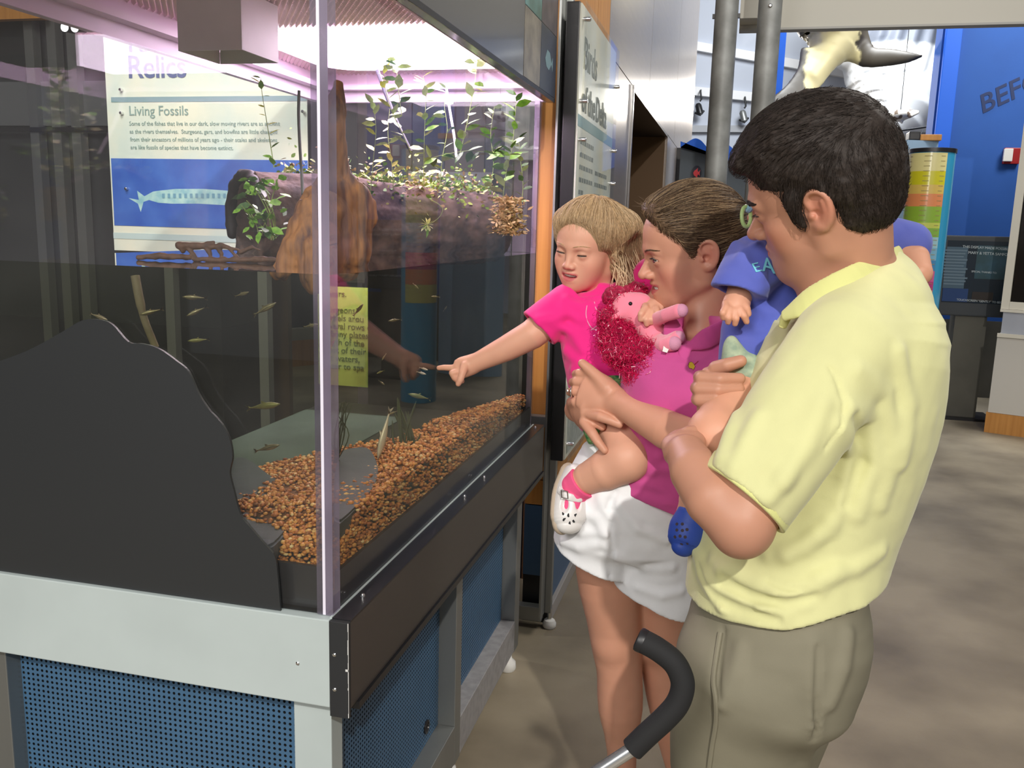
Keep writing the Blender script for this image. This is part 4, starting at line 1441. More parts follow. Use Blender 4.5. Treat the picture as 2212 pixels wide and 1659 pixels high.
# ------------------------------------------------------------------ heads and faces
class Head:
    """a head in camera space: origin between the ears at eye height; f ahead, s to the person's left, u up"""

    def __init__(h, c, fdir, up, S=1.0, face=1.0, nose=1.0, jaw=1.0, cheek=1.0, chin=0.0, smile=0.0, open_=0.0, lid=0.5, gaze=(1, 0, -0.2), mouthw=1.0, brow=1.0, cran=(1, 1, 1), socket=1.0, browu=0.0, tip=1.0):
        h.c = np.asarray(c, float)
        h.f = vnorm(fdir)
        u = np.asarray(up, float)
        h.u = vnorm(u - h.f * (u @ h.f))
        h.s = np.cross(h.u, h.f)          # camera space is left-handed as (right, up, ahead)
        h.s = -h.s
        h.S = S
        h.o = dict(face=face, nose=nose, jaw=jaw, cheek=cheek, chin=chin, smile=smile, open_=open_, lid=lid, gaze=gaze, mouthw=mouthw, brow=brow, cran=cran, socket=socket, browu=browu, tip=tip)
        h.A = np.stack([h.f, h.s, h.u])

    def p(h, f, s, u):
        return h.c + h.S * (f * h.f + s * h.s + u * h.u)

    def loc(h, X):
        return (X - h.c) @ h.A.T / h.S

    def build(h, F_):
        S, o, A = h.S, h.o, h.A
        q = o['face']
        cr = np.array(o['cran'])
        E = lambda c, r, k, op='u', ax=None: F_.ell(h.p(*c), np.array(r) * S, A if ax is None else ax, k * S, op)
        C = lambda pts, r, k, op='u': F_.chain([h.p(*x) for x in pts], np.array(r) * S if not np.isscalar(r) else r * S, k * S, op)
        E((-0.012, 0, 0.034), np.array((0.096, 0.076, 0.090)) * cr, 0.01)
        E((0.030, 0, 0.030), (0.062, 0.066, 0.062), 0.03)
        jw = o['jaw']
        E((0.030, 0, -0.032 * q), (0.060, 0.058, 0.070 * q), 0.03)
        for sg in (-1, 1):
            C([(-0.012, sg * 0.056, -0.030 * q), (-0.004, sg * 0.052, -0.068 * q * jw), (0.055, sg * 0.024, -0.100 * q * jw), (0.070, 0, -0.104 * q * jw)],
              [0.020, 0.018, 0.016, 0.018], 0.024)
            E((0.052, sg * 0.042, -0.030 * q), np.array((0.026, 0.022, 0.022)) * o['cheek'], 0.02)
            E((0.046, sg * 0.036, -0.058 * q), np.array((0.030, 0.022, 0.024)) * o['cheek'], 0.022)
            C([(0.079, sg * 0.040, 0.016), (0.087, sg * 0.020, 0.020), (0.088, 0, 0.020)], [0.010, 0.011, 0.010] if o['brow'] > 0.5 else [0.006, 0.007, 0.006], 0.016)
        E((0.070 + o['chin'], 0, -0.100 * q * jw), (0.019, 0.020, 0.018), 0.018)
        E((0.074, 0, -0.060 * q), (0.020, 0.030, 0.030 * q), 0.02)
        E((0.05, 0, -0.085 * q * jw), (0.04, 0.04, 0.025), 0.025)
        for sg in (-1, 1):
            E((0.094 + 0.006 * (1 - o['socket']), sg * 0.033, -0.001), (0.014, 0.019, 0.012), 0.014, 's')
        n = o['nose']
        C([(0.086, 0, 0.010), (0.094, 0, -0.008 * q), (0.096 + 0.016 * n, 0, -0.032 * q)], [0.0085, 0.0085, 0.0105 * (0.6 + 0.4 * n)], 0.012)
        E((0.097 + 0.015 * n, 0, -0.034 * q), np.array((0.011, 0.0105, 0.0095)) * o['tip'], 0.006)
        for sg in (-1, 1):
            E((0.094 + 0.005 * n, sg * 0.0125, -0.037 * q), (0.011, 0.0072, 0.0078), 0.006)
            F_.ball(h.p(0.101 + 0.006 * n, sg * 0.0065, -0.0455 * q), 0.0036 * S, 0.003 * S, 's')
        # mouth
        mw, sm, op = o['mouthw'] * 0.024, o['smile'], o['open_']
        um, lm = -0.0625 * q + 0.001, -0.0675 * q - op
        C([(0.083 - 0.5 * sm, -mw, -0.065 * q + sm), (0.095, -mw * 0.4, um + 0.002), (0.0975, 0, um), (0.095, mw * 0.4, um + 0.002), (0.083 - 0.5 * sm, mw, -0.065 * q + sm)],
          [0.0035, 0.0052, 0.0050, 0.0052, 0.0035], 0.006)
        C([(0.083 - 0.5 * sm, -mw, -0.066 * q + sm), (0.094, -mw * 0.4, lm - 0.004), (0.096, 0, lm - 0.005), (0.094, mw * 0.4, lm - 0.004), (0.083 - 0.5 * sm, mw, -0.066 * q + sm)],
          [0.0032, 0.0055, 0.0062, 0.0055, 0.0032], 0.006)
        if op > 0.001:
            E((0.094, 0, (um + lm) / 2 + 0.3 * sm - 0.001), (0.016, mw * 0.86, op * 0.62 + 0.0015), 0.003, 's')
        else:
            C([(0.090 - 0.5 * sm, -mw * 0.9, -0.0655 * q + sm * 0.9), (0.1015, 0, -0.0655 * q), (0.090 - 0.5 * sm, mw * 0.9, -0.0655 * q + sm * 0.9)], 0.0013, 0.002, 's')
        # eyelids with an almond opening
        h.eyes = []
        for sg in (-1, 1):
            ec = (0.0765, sg * 0.0325, -0.001)
            er = 0.0128
            E(ec, (er + 0.0022,) * 3, 0.006)
            up_, dn_ = 0.0065 * o['lid'], 0.0045 * (0.55 + 0.45 * o['lid'])
            c0 = h.p(*ec)

            def opening(X, c0=c0, up_=up_, dn_=dn_, sg=sg):
                L = (X - c0) @ A.T / S
                v = (L[:, 1] * sg) / 0.0135
                t = L[:, 2] - 0.0012 * v
                lim = np.maximum(1 - v * v, -1)
                hgt = np.where(t > 0, t - up_ * lim, -t - dn_ * lim)
                return S * np.maximum(np.maximum(hgt, np.abs(v) * 0.0135 - 0.0135), -(L[:, 0] - 0.003))
            F_.fn(opening, c0 - 0.02 * S, c0 + 0.02 * S, 0.0012 * S, 's')
            h.eyes.append((c0, er * S, sg))
        h.ears(F_)

    def ears(h, F_):
        S, A = h.S, h.A
        for sg in (-1, 1):
            b = lambda f, s, u: h.p(-0.012 + f, sg * (0.070 + s), -0.012 + u)
            # rim, bowl, lobe
            ang = np.linspace(-0.4, 4.1, 12)
            rim = [b(-0.004 - 0.0165 * math.cos(a + 0.2) * (1 if 1 else 1), 0.008 + 0.006 * (0.5 - 0.5 * math.cos(a - 0.4)), 0.006 + 0.027 * math.sin(a)) for a in ang]
            rim = [b(0.010 - 0.004, 0.004, 0.004), b(0.012, 0.006, 0.020), b(0.004, 0.010, 0.031), b(-0.010, 0.014, 0.031), b(-0.020, 0.016, 0.020), b(-0.021, 0.015, 0.004), b(-0.015, 0.012, -0.012), b(-0.004, 0.008, -0.024), b(0.004, 0.004, -0.026)]
            F_.chain(spline(rim, 3), 0.0042 * S, 0.004 * S)
            ax = np.stack([h.f, vnorm(h.s * sg + 0.45 * h.f), h.u])
            F_.ell(b(-0.004, 0.006, 0.004), np.array((0.016, 0.0045, 0.027)) * S, ax, 0.006 * S)
            F_.ell(b(0.002, 0.004, -0.022), np.array((0.0085, 0.006, 0.010)) * S, None, 0.006 * S)
            F_.ell(b(0.0025, 0.012, -0.001), np.array((0.0085, 0.008, 0.0125)) * S, None, 0.003 * S, 's')
            F_.chain([b(-0.012, 0.0145, 0.016), b(-0.013, 0.013, -0.002), b(-0.006, 0.010, -0.014)], 0.0028 * S, 0.004 * S)
            F_.ell(b(0.010, 0.006, -0.004), np.array((0.004, 0.004, 0.006)) * S, None, 0.004 * S)

    def add_eyes(h, parent, iris=(0.10, 0.06, 0.03), lash=(0.02, 0.012, 0.008), only=None):
        gz = vnorm(h.o['gaze'][0] * h.f + h.o['gaze'][1] * h.s + h.o['gaze'][2] * h.u)
        for c0, r, sg in h.eyes:
            if only and sg != only:
                continue
            e = G().lathe(cs2w(c0), [(r * math.sin(t), -r * math.cos(t)) for t in np.linspace(0.02, math.pi - 0.02, 16)], 20, cs2w(c0 + gz) - cs2w(c0)).obj('eyeball', mat('eye_white', (0.72, 0.68, 0.64), 0.15, coat=0.5), parent, True)
            gw = cs2w(c0 + gz) - cs2w(c0)
            G().lathe(cs2w(c0 + gz * r * 0.86), [(r * 0.50, 0.0), (r * 0.48, r * 0.08), (r * 0.30, r * 0.14), (r * 0.02, r * 0.165)], 20, gw).obj('iris', mat('iris_%d' % int(iris[0] * 1000), iris, 0.1, coat=0.6), e, True)
            G().lathe(cs2w(c0 + gz * r * 0.99), [(r * 0.24, 0.0), (r * 0.20, r * 0.02), (r * 0.02, r * 0.035)], 16, gw).obj('pupil', mat('pupil', (0.004, 0.004, 0.004), 0.1), e, True)

    def brows(h, parent, m, thick=1.0, only=None, F_=None):
        rg = np.random.RandomState(5)
        S = h.S
        for sg in (-1, 1):
            if only and sg != only:
                continue
            g = G()
            n = 90
            t = rg.uniform(0, 1, n)
            s0 = sg * (0.013 + 0.036 * t)
            u0 = 0.0175 + h.o['browu'] * (1 - 0.5 * t) + 0.006 * np.sin(t * 2.4) + rg.uniform(-1, 1, n) * 0.0028 * thick * (1.1 - 0.7 * t)
            X = np.concatenate([h.c + S * (0.108 * h.f + s_[:, None] * h.s + u_[:, None] * h.u) for s_, u_ in ((s0, u0), (s0 + sg * 0.006, u0 + 0.0022 * (1 - 1.6 * t)))])
            for _ in range(14):
                d = F_.eval(X, 0.05)
                X = X - h.f[None] * np.clip(d - 0.0006 * S, -0.01, 0.01)[:, None]
            for a, b in zip(X[:n], X[n:]):
                g.tube([cs2w(a), cs2w((a + b) / 2 + h.f * 0.0004), cs2w(b)], [0.0005 * S * thick, 0.0006 * S * thick, 0.0002 * S], 4, False)
            g.obj('eyebrow', m, parent)

    def lashes(h, parent, m, only=None, thick=1.0):
        S, o = h.S, h.o
        for c0, r, sg in h.eyes:
            if only and sg != only:
                continue
            up_ = 0.0065 * o['lid']
            g = G()
            line = []
            for v in np.linspace(-0.95, 0.98, 13):
                t = up_ * (1 - v * v) + 0.0012 * v
                s_ = sg * v * 0.0135
                f_ = math.sqrt(max((0.0128 + 0.0022) ** 2 - s_ ** 2 - t ** 2, 1e-8))
                line.append(c0 + S * (h.f * f_ + h.s * s_ + h.u * t))
                if v > -0.8:
                    tip = c0 + S * (h.f * (f_ + 0.0055) + h.s * (s_ + sg * 0.003 * v) + h.u * (t - 0.0006))
                    g.tube([cs2w(line[-1]), cs2w(tip)], [0.00045 * S * thick, 0.0001], 4, False)
            g.tube([cs2w(p) for p in line], 0.0008 * S * thick, 5)
            g.obj('eyelashes', m, parent)


def skin_cols(base, lip, heads=(), blush=None):
    base, lip = np.array(base), np.array(lip)

    def f(V):
        c = np.repeat(base[None], len(V), 0)
        n = vnoise(V, 60, 3)[:, None]
        c = c * (1 + 0.03 * n)
        for h in heads:
            L = h.loc(V)
            q, mw, sm = h.o['face'], h.o['mouthw'] * 0.024, h.o['smile']
            x = np.abs(L[:, 1]) / mw
            mid = -0.0655 * q + sm * x * x * 0.9
            t = (L[:, 2] - mid) + h.o['open_'] * 0.5
            hh = 0.0085 + h.o['open_'] * 0.75
            w = np.clip((1 - (x * 0.95) ** 2 - (t / hh) ** 2) * 3.0, 0, 1) * (L[:, 0] > 0.07)
            c = c * (1 - w[:, None]) + lip[None] * w[:, None]
            if blush is not None:
                for sg in (-1, 1):
                    d2 = ((L - np.array([0.065, sg * 0.045, -0.038 * q])) ** 2).sum(1)
                    w = 0.45 * np.exp(-d2 / 0.0006)
                    c = c * (1 - w[:, None]) + np.array(blush)[None] * w[:, None]
                d2 = ((L - np.array([0.115, 0, -0.036 * q])) ** 2).sum(1)
                w = 0.35 * np.exp(-d2 / 0.0002)
                c = c * (1 - w[:, None]) + np.array(blush)[None] * w[:, None]
                for sg in (-1, 1):
                    d2 = ((L - np.array([-0.018, sg * 0.085, -0.008])) ** 2).sum(1)
                    w = 0.5 * np.exp(-d2 / 0.0006)
                    c = c * (1 - w[:, None]) + np.array(blush)[None] * w[:, None]
        return c
    return f
# ================================================================== the man in the pale yellow polo shirt
def skin_mat(name, rough=0.48):
    return mat(name, (0.5, 0.3, 0.2), rough, attr='Col', sss=0.12, bump=0.12, bscale=350, bdist=0.0006, spec=0.4)


def folds(F_, lines, r=0.006, k=0.018, sink=0.62):
    """raised creases laid along lines of sight on the cloth"""
    for ln in lines:
        rr = r
        if isinstance(ln, tuple):
            ln, rr = ln
        pts = []
        for x, y in ln:
            q = F_.hit(x, y)
            if q is not None:
                pts.append(q + vnorm(q) * rr * sink)
        if len(pts) > 1:
            n = len(pts)
            rr *= 1.25
            F_.chain(pts, [rr * (0.35 + 0.65 * math.sin(math.pi * (i + 0.6) / (n + 0.2))) for i in range(n)], k)


def grooves(F_, lines, r=0.005, k=0.01):
    for ln in lines:
        pts = [F_.hit(x, y) for x, y in ln]
        pts = [p for p in pts if p is not None]
        if len(pts) > 1:
            n = len(pts)
            F_.chain(pts, [r * (0.3 + 0.7 * math.sin(math.pi * (i + 0.6) / (n + 0.2))) for i in range(n)], k, 's')


gm = on_z(1700, 2300, 0)
man = thing('person', tuple(cs2w(cs(1720, 1500, 1.45)) * np.array([1, 1, 0])), 'man with short dark hair in a pale yellow polo shirt holding a baby', 'person')
MH = Head(cs(1768.7, 417, 1.298), (-0.788, -0.164, 0.594), (-0.38, 0.888, -0.259), S=0.971, nose=1.05, jaw=1.04, cheek=0.92, chin=0.004, lid=0.42, gaze=(1, 0, -0.45), smile=0.001, face=1.0, open_=0.0)
mb = Field()
MH.build(mb)
# neck, trunk, near arm
mb.chain([MH.p(-0.035, 0, -0.02), cs(1838, 560, 1.325), cs(1860, 660, 1.36)], [0.062, 0.060, 0.070], 0.03)
mb.chain([MH.p(0.02, 0, -0.07), cs(1800, 640, 1.335)], [0.04, 0.045], 0.03)
mb.loft([cs(1850, 690, 1.37), cs(1810, 900, 1.40), cs(1730, 1150, 1.42)], [0.09, 0.11, 0.11], [0.13, 0.14, 0.12], (1, 0, 0), 0.03)
mb.chain([cs(1790, 790, 1.235), cs(1690, 960, 1.20), cs(1605, 1118, 1.185)], [0.055, 0.050, 0.042], 0.02)
mb.chain([cs(1600, 1130, 1.185), cs(1545, 1075, 1.20), cs(1503, 1020, 1.235), cs(1482, 980, 1.275)], [0.041, 0.0425, 0.036, 0.0285], 0.018)
mb.ball(cs(1603, 1150, 1.190), 0.032, 0.02)
# near hand, half hidden by the forearm: palm, fingers folded away, thumb along the top
mb.loft([cs(1480, 980, 1.285), cs(1476, 958, 1.31), cs(1482, 945, 1.335)], [0.030, 0.033, 0.030], [0.018, 0.017, 0.015], (1, 0.2, 0), 0.012)
for x, y, dx in ((1461, 956, 0), (1472, 944, 1), (1486, 936, 2), (1499, 934, 3)):
    mb.chain([cs(x, y, 1.325), cs(x + 6, y - 4, 1.35), cs(x + 22, y + 6, 1.365), cs(x + 30, y + 20, 1.36)], [0.0105, 0.0100, 0.0092, 0.008], 0.003)
mb.chain([cs(1492, 968, 1.300), cs(1508, 958, 1.325), cs(1516, 965, 1.345)], [0.013, 0.0115, 0.009], 0.006)
# far arm comes round behind the baby; far hand grips the baby's leg
mb.chain([cs(1800, 800, 1.52), cs(1700, 900, 1.56), cs(1640, 900, 1.52), cs(1600, 860, 1.47)], [0.05, 0.045, 0.04, 0.032], 0.02)
mb.loft([cs(1600, 850, 1.462), cs(1560, 842, 1.440), cs(1524, 842, 1.425)], [0.030, 0.040, 0.036], [0.020, 0.018, 0.015], (0, 1, 0), 0.012)
for k, (yk, x0, x1, rr_) in enumerate(((815, 1512, 1598, 0.0105), (838, 1506, 1596, 0.0108), (862, 1507, 1584, 0.0102), (885, 1518, 1562, 0.0092))):
    mb.chain([cs(x0 + 22, yk - 2, 1.412), cs(x0, yk, 1.408), cs(x0 + 4, yk + 2, 1.385), cs((x0 + x1) / 2, yk + 4, 1.368), cs(x1, yk + 3, 1.372)], [rr_ * 1.1, rr_ * 1.05, rr_ * 1.05, rr_, rr_ * 0.85], 0.0035)
mb.chain([cs(1545, 812, 1.43), cs(1548, 797, 1.405), cs(1570, 789, 1.390), cs(1600, 780, 1.385)], [0.015, 0.0135, 0.0115, 0.0095], 0.006)
M_sk1 = skin_mat('skin_tan')
field_obj('body', mb, 0.0028, M_sk1, man, cols=skin_cols(srgb(192, 140, 115), srgb(176, 104, 92), (MH,), blush=srgb(206, 120, 98)))
MH.add_eyes(man)
M_hair1 = mat('dark_brown_hair', (0.030, 0.022, 0.018), 0.62, var=0.35, vscale=300, spec=0.25)
MH.brows(man, M_hair1, 1.7, None, mb)
MH.lashes(man, M_hair1)

# hair: a thick cap with a hairline, then strands over it
mh = Field()
A_ = MH.A
E = lambda f, s, u, r, k=0.02, op='u': mh.ell(MH.p(f, s, u), np.array(r) * MH.S, A_, k, op)
E(-0.020, 0, 0.047, (0.106, 0.086, 0.098))
E(0.018, 0, 0.078, (0.082, 0.074, 0.064), 0.03)
E(-0.055, 0, 0.010, (0.068, 0.079, 0.075), 0.03)
E(-0.062, 0, -0.035, (0.042, 0.062, 0.040), 0.03)
E(0.076, 0, 0.082, (0.034, 0.056, 0.024), 0.02)
for sg in (-1, 1):
    E(0.012, sg * 0.066, 0.004, (0.020, 0.013, 0.034), 0.012)
    mh.chain([MH.p(0.014, sg * 0.074, 0.02), MH.p(0.012, sg * 0.073, -0.026)], [0.011 * MH.S, 0.006 * MH.S], 0.01)
# cut away face, ears, nape
E(0.102, 0, 0.0, (0.070, 0.10, 0.073), 0.006, 's')
for sg in (-1, 1):
    mh.ell(MH.p(-0.012, sg * 0.088, -0.012), np.array((0.024, 0.030, 0.036)) * MH.S, A_, 0.006, 's')
    mh.ell(MH.p(0.062, sg * 0.080, -0.008), np.array((0.034, 0.05, 0.052)) * MH.S, A_, 0.006, 's')


def hair_warp(X):
    L = MH.loc(X)
    q = np.stack([L[:, 0] * 0.6 + L[:, 2] * 0.5, L[:, 1], L[:, 2] - L[:, 0] * 0.4], 1)
    return -0.0035 * vnoise(q, 38, 1) - 0.0018 * vnoise(L, 90, 2) - 0.0009 * vnoise(L, 200, 4)


lo_, hi_ = mh.bounds()
mh.warp(hair_warp, lo_ - 0.05, hi_ + 0.05)
hair = field_obj('hair', mh, 0.0034, M_hair1, man)
rg = np.random.RandomState(2)
V, _ = mh.mesh(0.006, 1)
L = MH.loc(V)
keep = (L[:, 1] > -0.06)
V = V[keep]
st = V[rg.choice(len(V), 5200)] + rg.normal(0, 0.0015, (5200, 3))


def man_flow(P):
    L = MH.loc(P)
    t = np.clip((L[:, 2] - 0.035) / 0.07, 0, 1)
    d = np.stack([0.25 + 0.75 * t - 0.3 * (L[:, 0] < -0.06), 0.3 * np.sign(L[:, 1]) * t, -0.95 * (1 - t) + 0.05], 1)
    return d @ MH.A


strands('hair_strands', mh, st, man_flow, 4, 0.0055, M_hair1, man, rad=0.00042, lift=0.003, jitter=0.16, seed=4)

# shirt
M_shirt = mat('pale_yellow_knit', srgb(214, 213, 156), 0.85, var=0.05, vscale=14, bump=0.35, bscale=900, sheen=0.25, bdist=0.0006, stretch=(1, 1, 0.7))
msf = Field()
msf.loft([cs(1850, 650, 1.385), cs(1842, 720, 1.39), cs(1806, 860, 1.40), cs(1762, 1010, 1.41), cs(1708, 1160, 1.41), cs(1688, 1290, 1.405), cs(1688, 1440, 1.40)],
         [0.085, 0.118, 0.142, 0.150, 0.152, 0.150, 0.158], [0.12, 0.185, 0.192, 0.178, 0.165, 0.165, 0.17], (1, 0, 0.05), 0.02, cap=0.5)
msf.ell(cs(1868, 735, 1.40), (0.080, 0.115, 0.15), None, 0.05)
msf.ell(cs(1884, 815, 1.42), (0.062, 0.15, 0.13), None, 0.05)
msf.chain([cs(1872, 610, 1.37), cs(1815, 745, 1.245)], [0.06, 0.062], 0.05)
# near sleeve
slv = Field()
slv.loft([cs(1880, 670, 1.31), cs(1822, 745, 1.245), cs(1745, 870, 1.215), cs(1655, 1010, 1.195), cs(1590, 1105, 1.19)], [0.050, 0.068, 0.075, 0.069, 0.066], [0.05, 0.064, 0.068, 0.062, 0.060], (1, 0.5, 0), 0.022, cap=0.4)
cu_c, cu_n = cs(1604, 1068, 1.19), vnorm(cs(1592, 1100, 1.19) - cs(1655, 1010, 1.195) + np.array([-0.010, 0.0, 0.0]))
slv.plane(cu_c, cu_n, cu_c - 0.4, cu_c + 0.4, 0.003)
msf.chain([cs(1830, 745, 1.53), cs(1740, 880, 1.56), cs(1690, 950, 1.56)], [0.07, 0.066, 0.062], 0.03)
hem_c, hem_n = cs(1690, 1366, 1.24), vnorm(np.array([0.20, -1.0, 0.20]))
msf.plane(hem_c, hem_n, cs(1690, 1352, 1.40) - np.array([0.3, 0.3, 0.4]), cs(1690, 1352, 1.40) + np.array([0.3, 0.2, 0.4]), 0.003)
msf.sub(slv, 0.028)
folds(msf, [([(1548, 1215), (1600, 1262), (1660, 1290), (1730, 1296)], 0.011), ([(1520, 1245), (1570, 1292), (1640, 1322), (1690, 1330)], 0.009), ([(1560, 1232), (1590, 1228), (1640, 1252), (1700, 1276)], 0.008),
            ([(1680, 1290), (1720, 1282), (1762, 1262), (1800, 1228)], 0.009), ([(1505, 1190), (1530, 1250), (1560, 1310)], 0.007), ([(1770, 1250), (1850, 1225), (1900, 1190)], 0.006),
            ([(1810, 920), (1838, 980), (1830, 1060), (1790, 1140)], 0.008), ([(1832, 880), (1880, 900), (1890, 1000), (1850, 1110)], 0.008), ([(1850, 800), (1908, 850), (1930, 960), (1900, 1090)], 0.007),
            ([(1940, 760), (1960, 880), (1945, 1000)], 0.005), ([(1790, 1130), (1740, 1180), (1660, 1200)], 0.007), ([(1760, 1160), (1700, 1200)], 0.006),
            ([(1690, 1030), (1660, 1075)], 0.004), ([(1640, 900), (1610, 960), (1590, 1010)], 0.005), ([(1770, 880), (1740, 960), (1690, 1040)], 0.007), ([(1590, 900), (1580, 930), (1560, 990)], 0.006)])
grooves(msf, [([(1790, 790), (1806, 812), (1826, 870), (1818, 920), (1780, 970)])], 0.0035, 0.006)
grooves(msf, [([(1555, 1262), (1610, 1282), (1660, 1300), (1705, 1302)]), ([(1530, 1268), (1560, 1300), (1620, 1330), (1660, 1338)]), ([(1660, 1252), (1700, 1270), (1740, 1272)]), ([(1505, 1215), (1520, 1262), (1545, 1300)])], 0.004, 0.005)
grooves(msf, [([(1560, 1250), (1620, 1288), (1700, 1306), (1760, 1290)]), ([(1540, 1290), (1600, 1318), (1680, 1340)]), ([(1850, 900), (1862, 1000), (1830, 1090)])], 0.006, 0.012)
MSF_LO, MSF_HI = msf.bounds()
msf.warp(lambda X: 0.0022 * vnoise(X * np.array([1, 0.45, 1]), 16, 5) + 0.0012 * vnoise(X, 40, 6), MSF_LO, MSF_HI)
shirt = field_obj('polo_shirt', msf, 0.0040, M_shirt, man)
M_rib = mat('yellow_rib_knit', srgb(216, 217, 142), 0.85, bump=0.4, bscale=700, sheen=0.2, bdist=0.0006)
# cuff band
cuf = Field()
ax_ = vnorm(cs(1590, 1105, 1.19) - cs(1655, 1010, 1.195))
cuf.loft([cs(1640, 1030, 1.195), cs(1590, 1105, 1.19)], [0.0685, 0.0665], [0.062, 0.060], (1, 0.5, 0), 0.002, cap=0.1)
cuf.plane(cu_c + cu_n * 0.004, cu_n, cu_c - 0.2, cu_c + 0.2, 0.002)
cuf.plane(cu_c - cu_n * 0.022, -cu_n, cu_c - 0.2, cu_c + 0.2, 0.002)
cuf.loft([cs(1640, 1030, 1.195), cs(1590, 1105, 1.19)], [0.060, 0.058], [0.054, 0.052], (1, 0.5, 0), 0.002, op='s', cap=0.1)
field_obj('sleeve_cuff', cuf, 0.002, M_rib, shirt)
# collar: a folded band round the neck
colr = Field()
ring = [cs(1694, 682, 1.290), cs(1740, 655, 1.264), cs(1800, 628, 1.250), cs(1860, 602, 1.256), cs(1912, 580, 1.285), cs(1946, 566, 1.335), cs(1944, 566, 1.40), cs(1900, 590, 1.45), cs(1830, 630, 1.47), cs(1750, 670, 1.43), cs(1704, 690, 1.36)]
rc = np.mean(ring, 0)
wd_ = [vnorm(np.array([0.10, 1.0, 0.0]) - 0.42 * vnorm(p - rc)) for p in ring]
colr.loft(ring, [0.010, 0.022, 0.025, 0.025, 0.025, 0.025, 0.025, 0.025, 0.022, 0.02, 0.012], 0.0052, np.array(wd_), 0.004)
colr.loft([cs(1700, 680, 1.300), cs(1690, 706, 1.305)], [0.010, 0.007], [0.0045, 0.004], (1, 0.3, 0.2), 0.004)
field_obj('collar', colr, 0.0022, M_rib, shirt)

# trousers
M_trs = mat('khaki_twill', srgb(130, 125, 106), 0.8, var=0.07, vscale=10, bump=0.3, bscale=800, bdist=0.0005)
mt = Field()
hipc = cs(1690, 1330, 1.41)
foot1 = np.array([*(cs2w(cs(1620, 2300, 1.62))[:2]), 0.05])
knee1, ank1 = cs(1600, 1790, 1.52), w2cs(cs2w(cs(1590, 2250, 1.70)) * np.array([1, 1, 0]) + np.array([0, 0, 0.09]))
knee2, ank2 = cs(1690, 1790, 1.62), w2cs(cs2w(cs(1690, 2250, 1.80)) * np.array([1, 1, 0]) + np.array([0, 0, 0.09]))
mt.loft([cs(1682, 1260, 1.405), cs(1678, 1360, 1.41), cs(1658, 1460, 1.42)], [0.128, 0.138, 0.132], [0.15, 0.165, 0.16], (1, 0, 0), 0.02)
mt.loft([cs(1630, 1430, 1.37), cs(1600, 1560, 1.42), cs(1590, 1690, 1.46), knee1, ank1], [0.122, 0.112, 0.104, 0.085, 0.07], [0.105, 0.10, 0.095, 0.085, 0.075], (1, 0, 0), 0.03)
mt.loft([cs(1704, 1420, 1.46), cs(1660, 1560, 1.52), cs(1634, 1690, 1.57), knee2, ank2], [0.110, 0.098, 0.090, 0.085, 0.07], [0.105, 0.10, 0.095, 0.085, 0.075], (1, 0, 0), 0.03)
mt.ell(cs(1770, 1375, 1.46), (0.050, 0.11, 0.11), None, 0.04)
folds(mt, [([(1756, 1390), (1752, 1480), (1754, 1560), (1740, 1650)], 0.008), ([(1600, 1400), (1590, 1450), (1560, 1520)], 0.006), ([(1830, 1370), (1820, 1440), (1790, 1520)], 0.006)])
grooves(mt, [([(1562, 1362), (1552, 1420), (1548, 1490), (1552, 1508)]), ([(1768, 1400), (1766, 1500), (1760, 1600)])], 0.005, 0.008)
trs = field_obj('trousers', mt, 0.0056, M_trs, man)
seam = [mt.hit(x, y) for x, y in ((1556, 1366), (1547, 1420), (1541, 1470), (1546, 1512), (1546, 1560), (1538, 1610), (1532, 1656))]
G().tube([cs2w(p - vnorm(p) * 0.0015) for p in spline([s for s in seam if s is not None], 5)], 0.0042, 8).obj('pocket_seam', M_trs, trs, True)
M_shoe = mat('brown_shoe', srgb(80, 56, 40), 0.4)
for ak in (ank1, ank2):
    w = cs2w(ak)
    fw = np.array([-0.95, 0.15, 0])
    sf = Field()
    sf.loft([w + np.array([0, 0, -0.035]) - fw * 0.05, w + np.array([0, 0, -0.045]) + fw * 0.05, w + np.array([0, 0, -0.055]) + fw * 0.17], [0.042, 0.046, 0.044], [0.05, 0.042, 0.03], np.cross(fw, (0, 0, 1)), 0.01)
    sf.plane((w[0], w[1], 0.002), (0, 0, -1), w - 0.4, w + 0.4)
    field_obj('shoe', sf, 0.005, M_shoe, man, cam=False)
# ================================================================== the woman in the pink polo shirt
wom = thing('person', tuple(cs2w(cs(1400, 1500, 1.95)) * np.array([1, 1, 0])), 'woman with tied-back brown hair in a pink polo and white shorts carrying a girl', 'person')
WH = Head(cs(1494.8, 532.6, 1.688), (-0.965, -0.25, 0.072), (-0.26, 0.916, -0.305), S=0.918, nose=0.95, tip=0.80, socket=0.75, jaw=1.0, cheek=0.95, face=0.94, chin=0.0, smile=0.0085, open_=0.0058, lid=1.0, gaze=(1, 0.25, -0.30), mouthw=1.28, brow=0.3)
wb = Field()
WH.build(wb)
wb.chain([WH.p(-0.030, 0, -0.03), cs(1532, 680, 1.715), cs(1528, 780, 1.72)], [0.044, 0.041, 0.052], 0.014)
wb.chain([WH.p(-0.002, 0, -0.066), cs(1516, 735, 1.70)], [0.024, 0.036], 0.012)
wb.loft([cs(1535, 800, 1.72), cs(1500, 900, 1.74), cs(1440, 1060, 1.80)], [0.12, 0.12, 0.11], [0.085, 0.09, 0.09], (1, 0, 0.2), 0.03)
wb.chain([cs(1452, 760, 1.66), cs(1560, 745, 1.66)], [0.014, 0.014], 0.02)
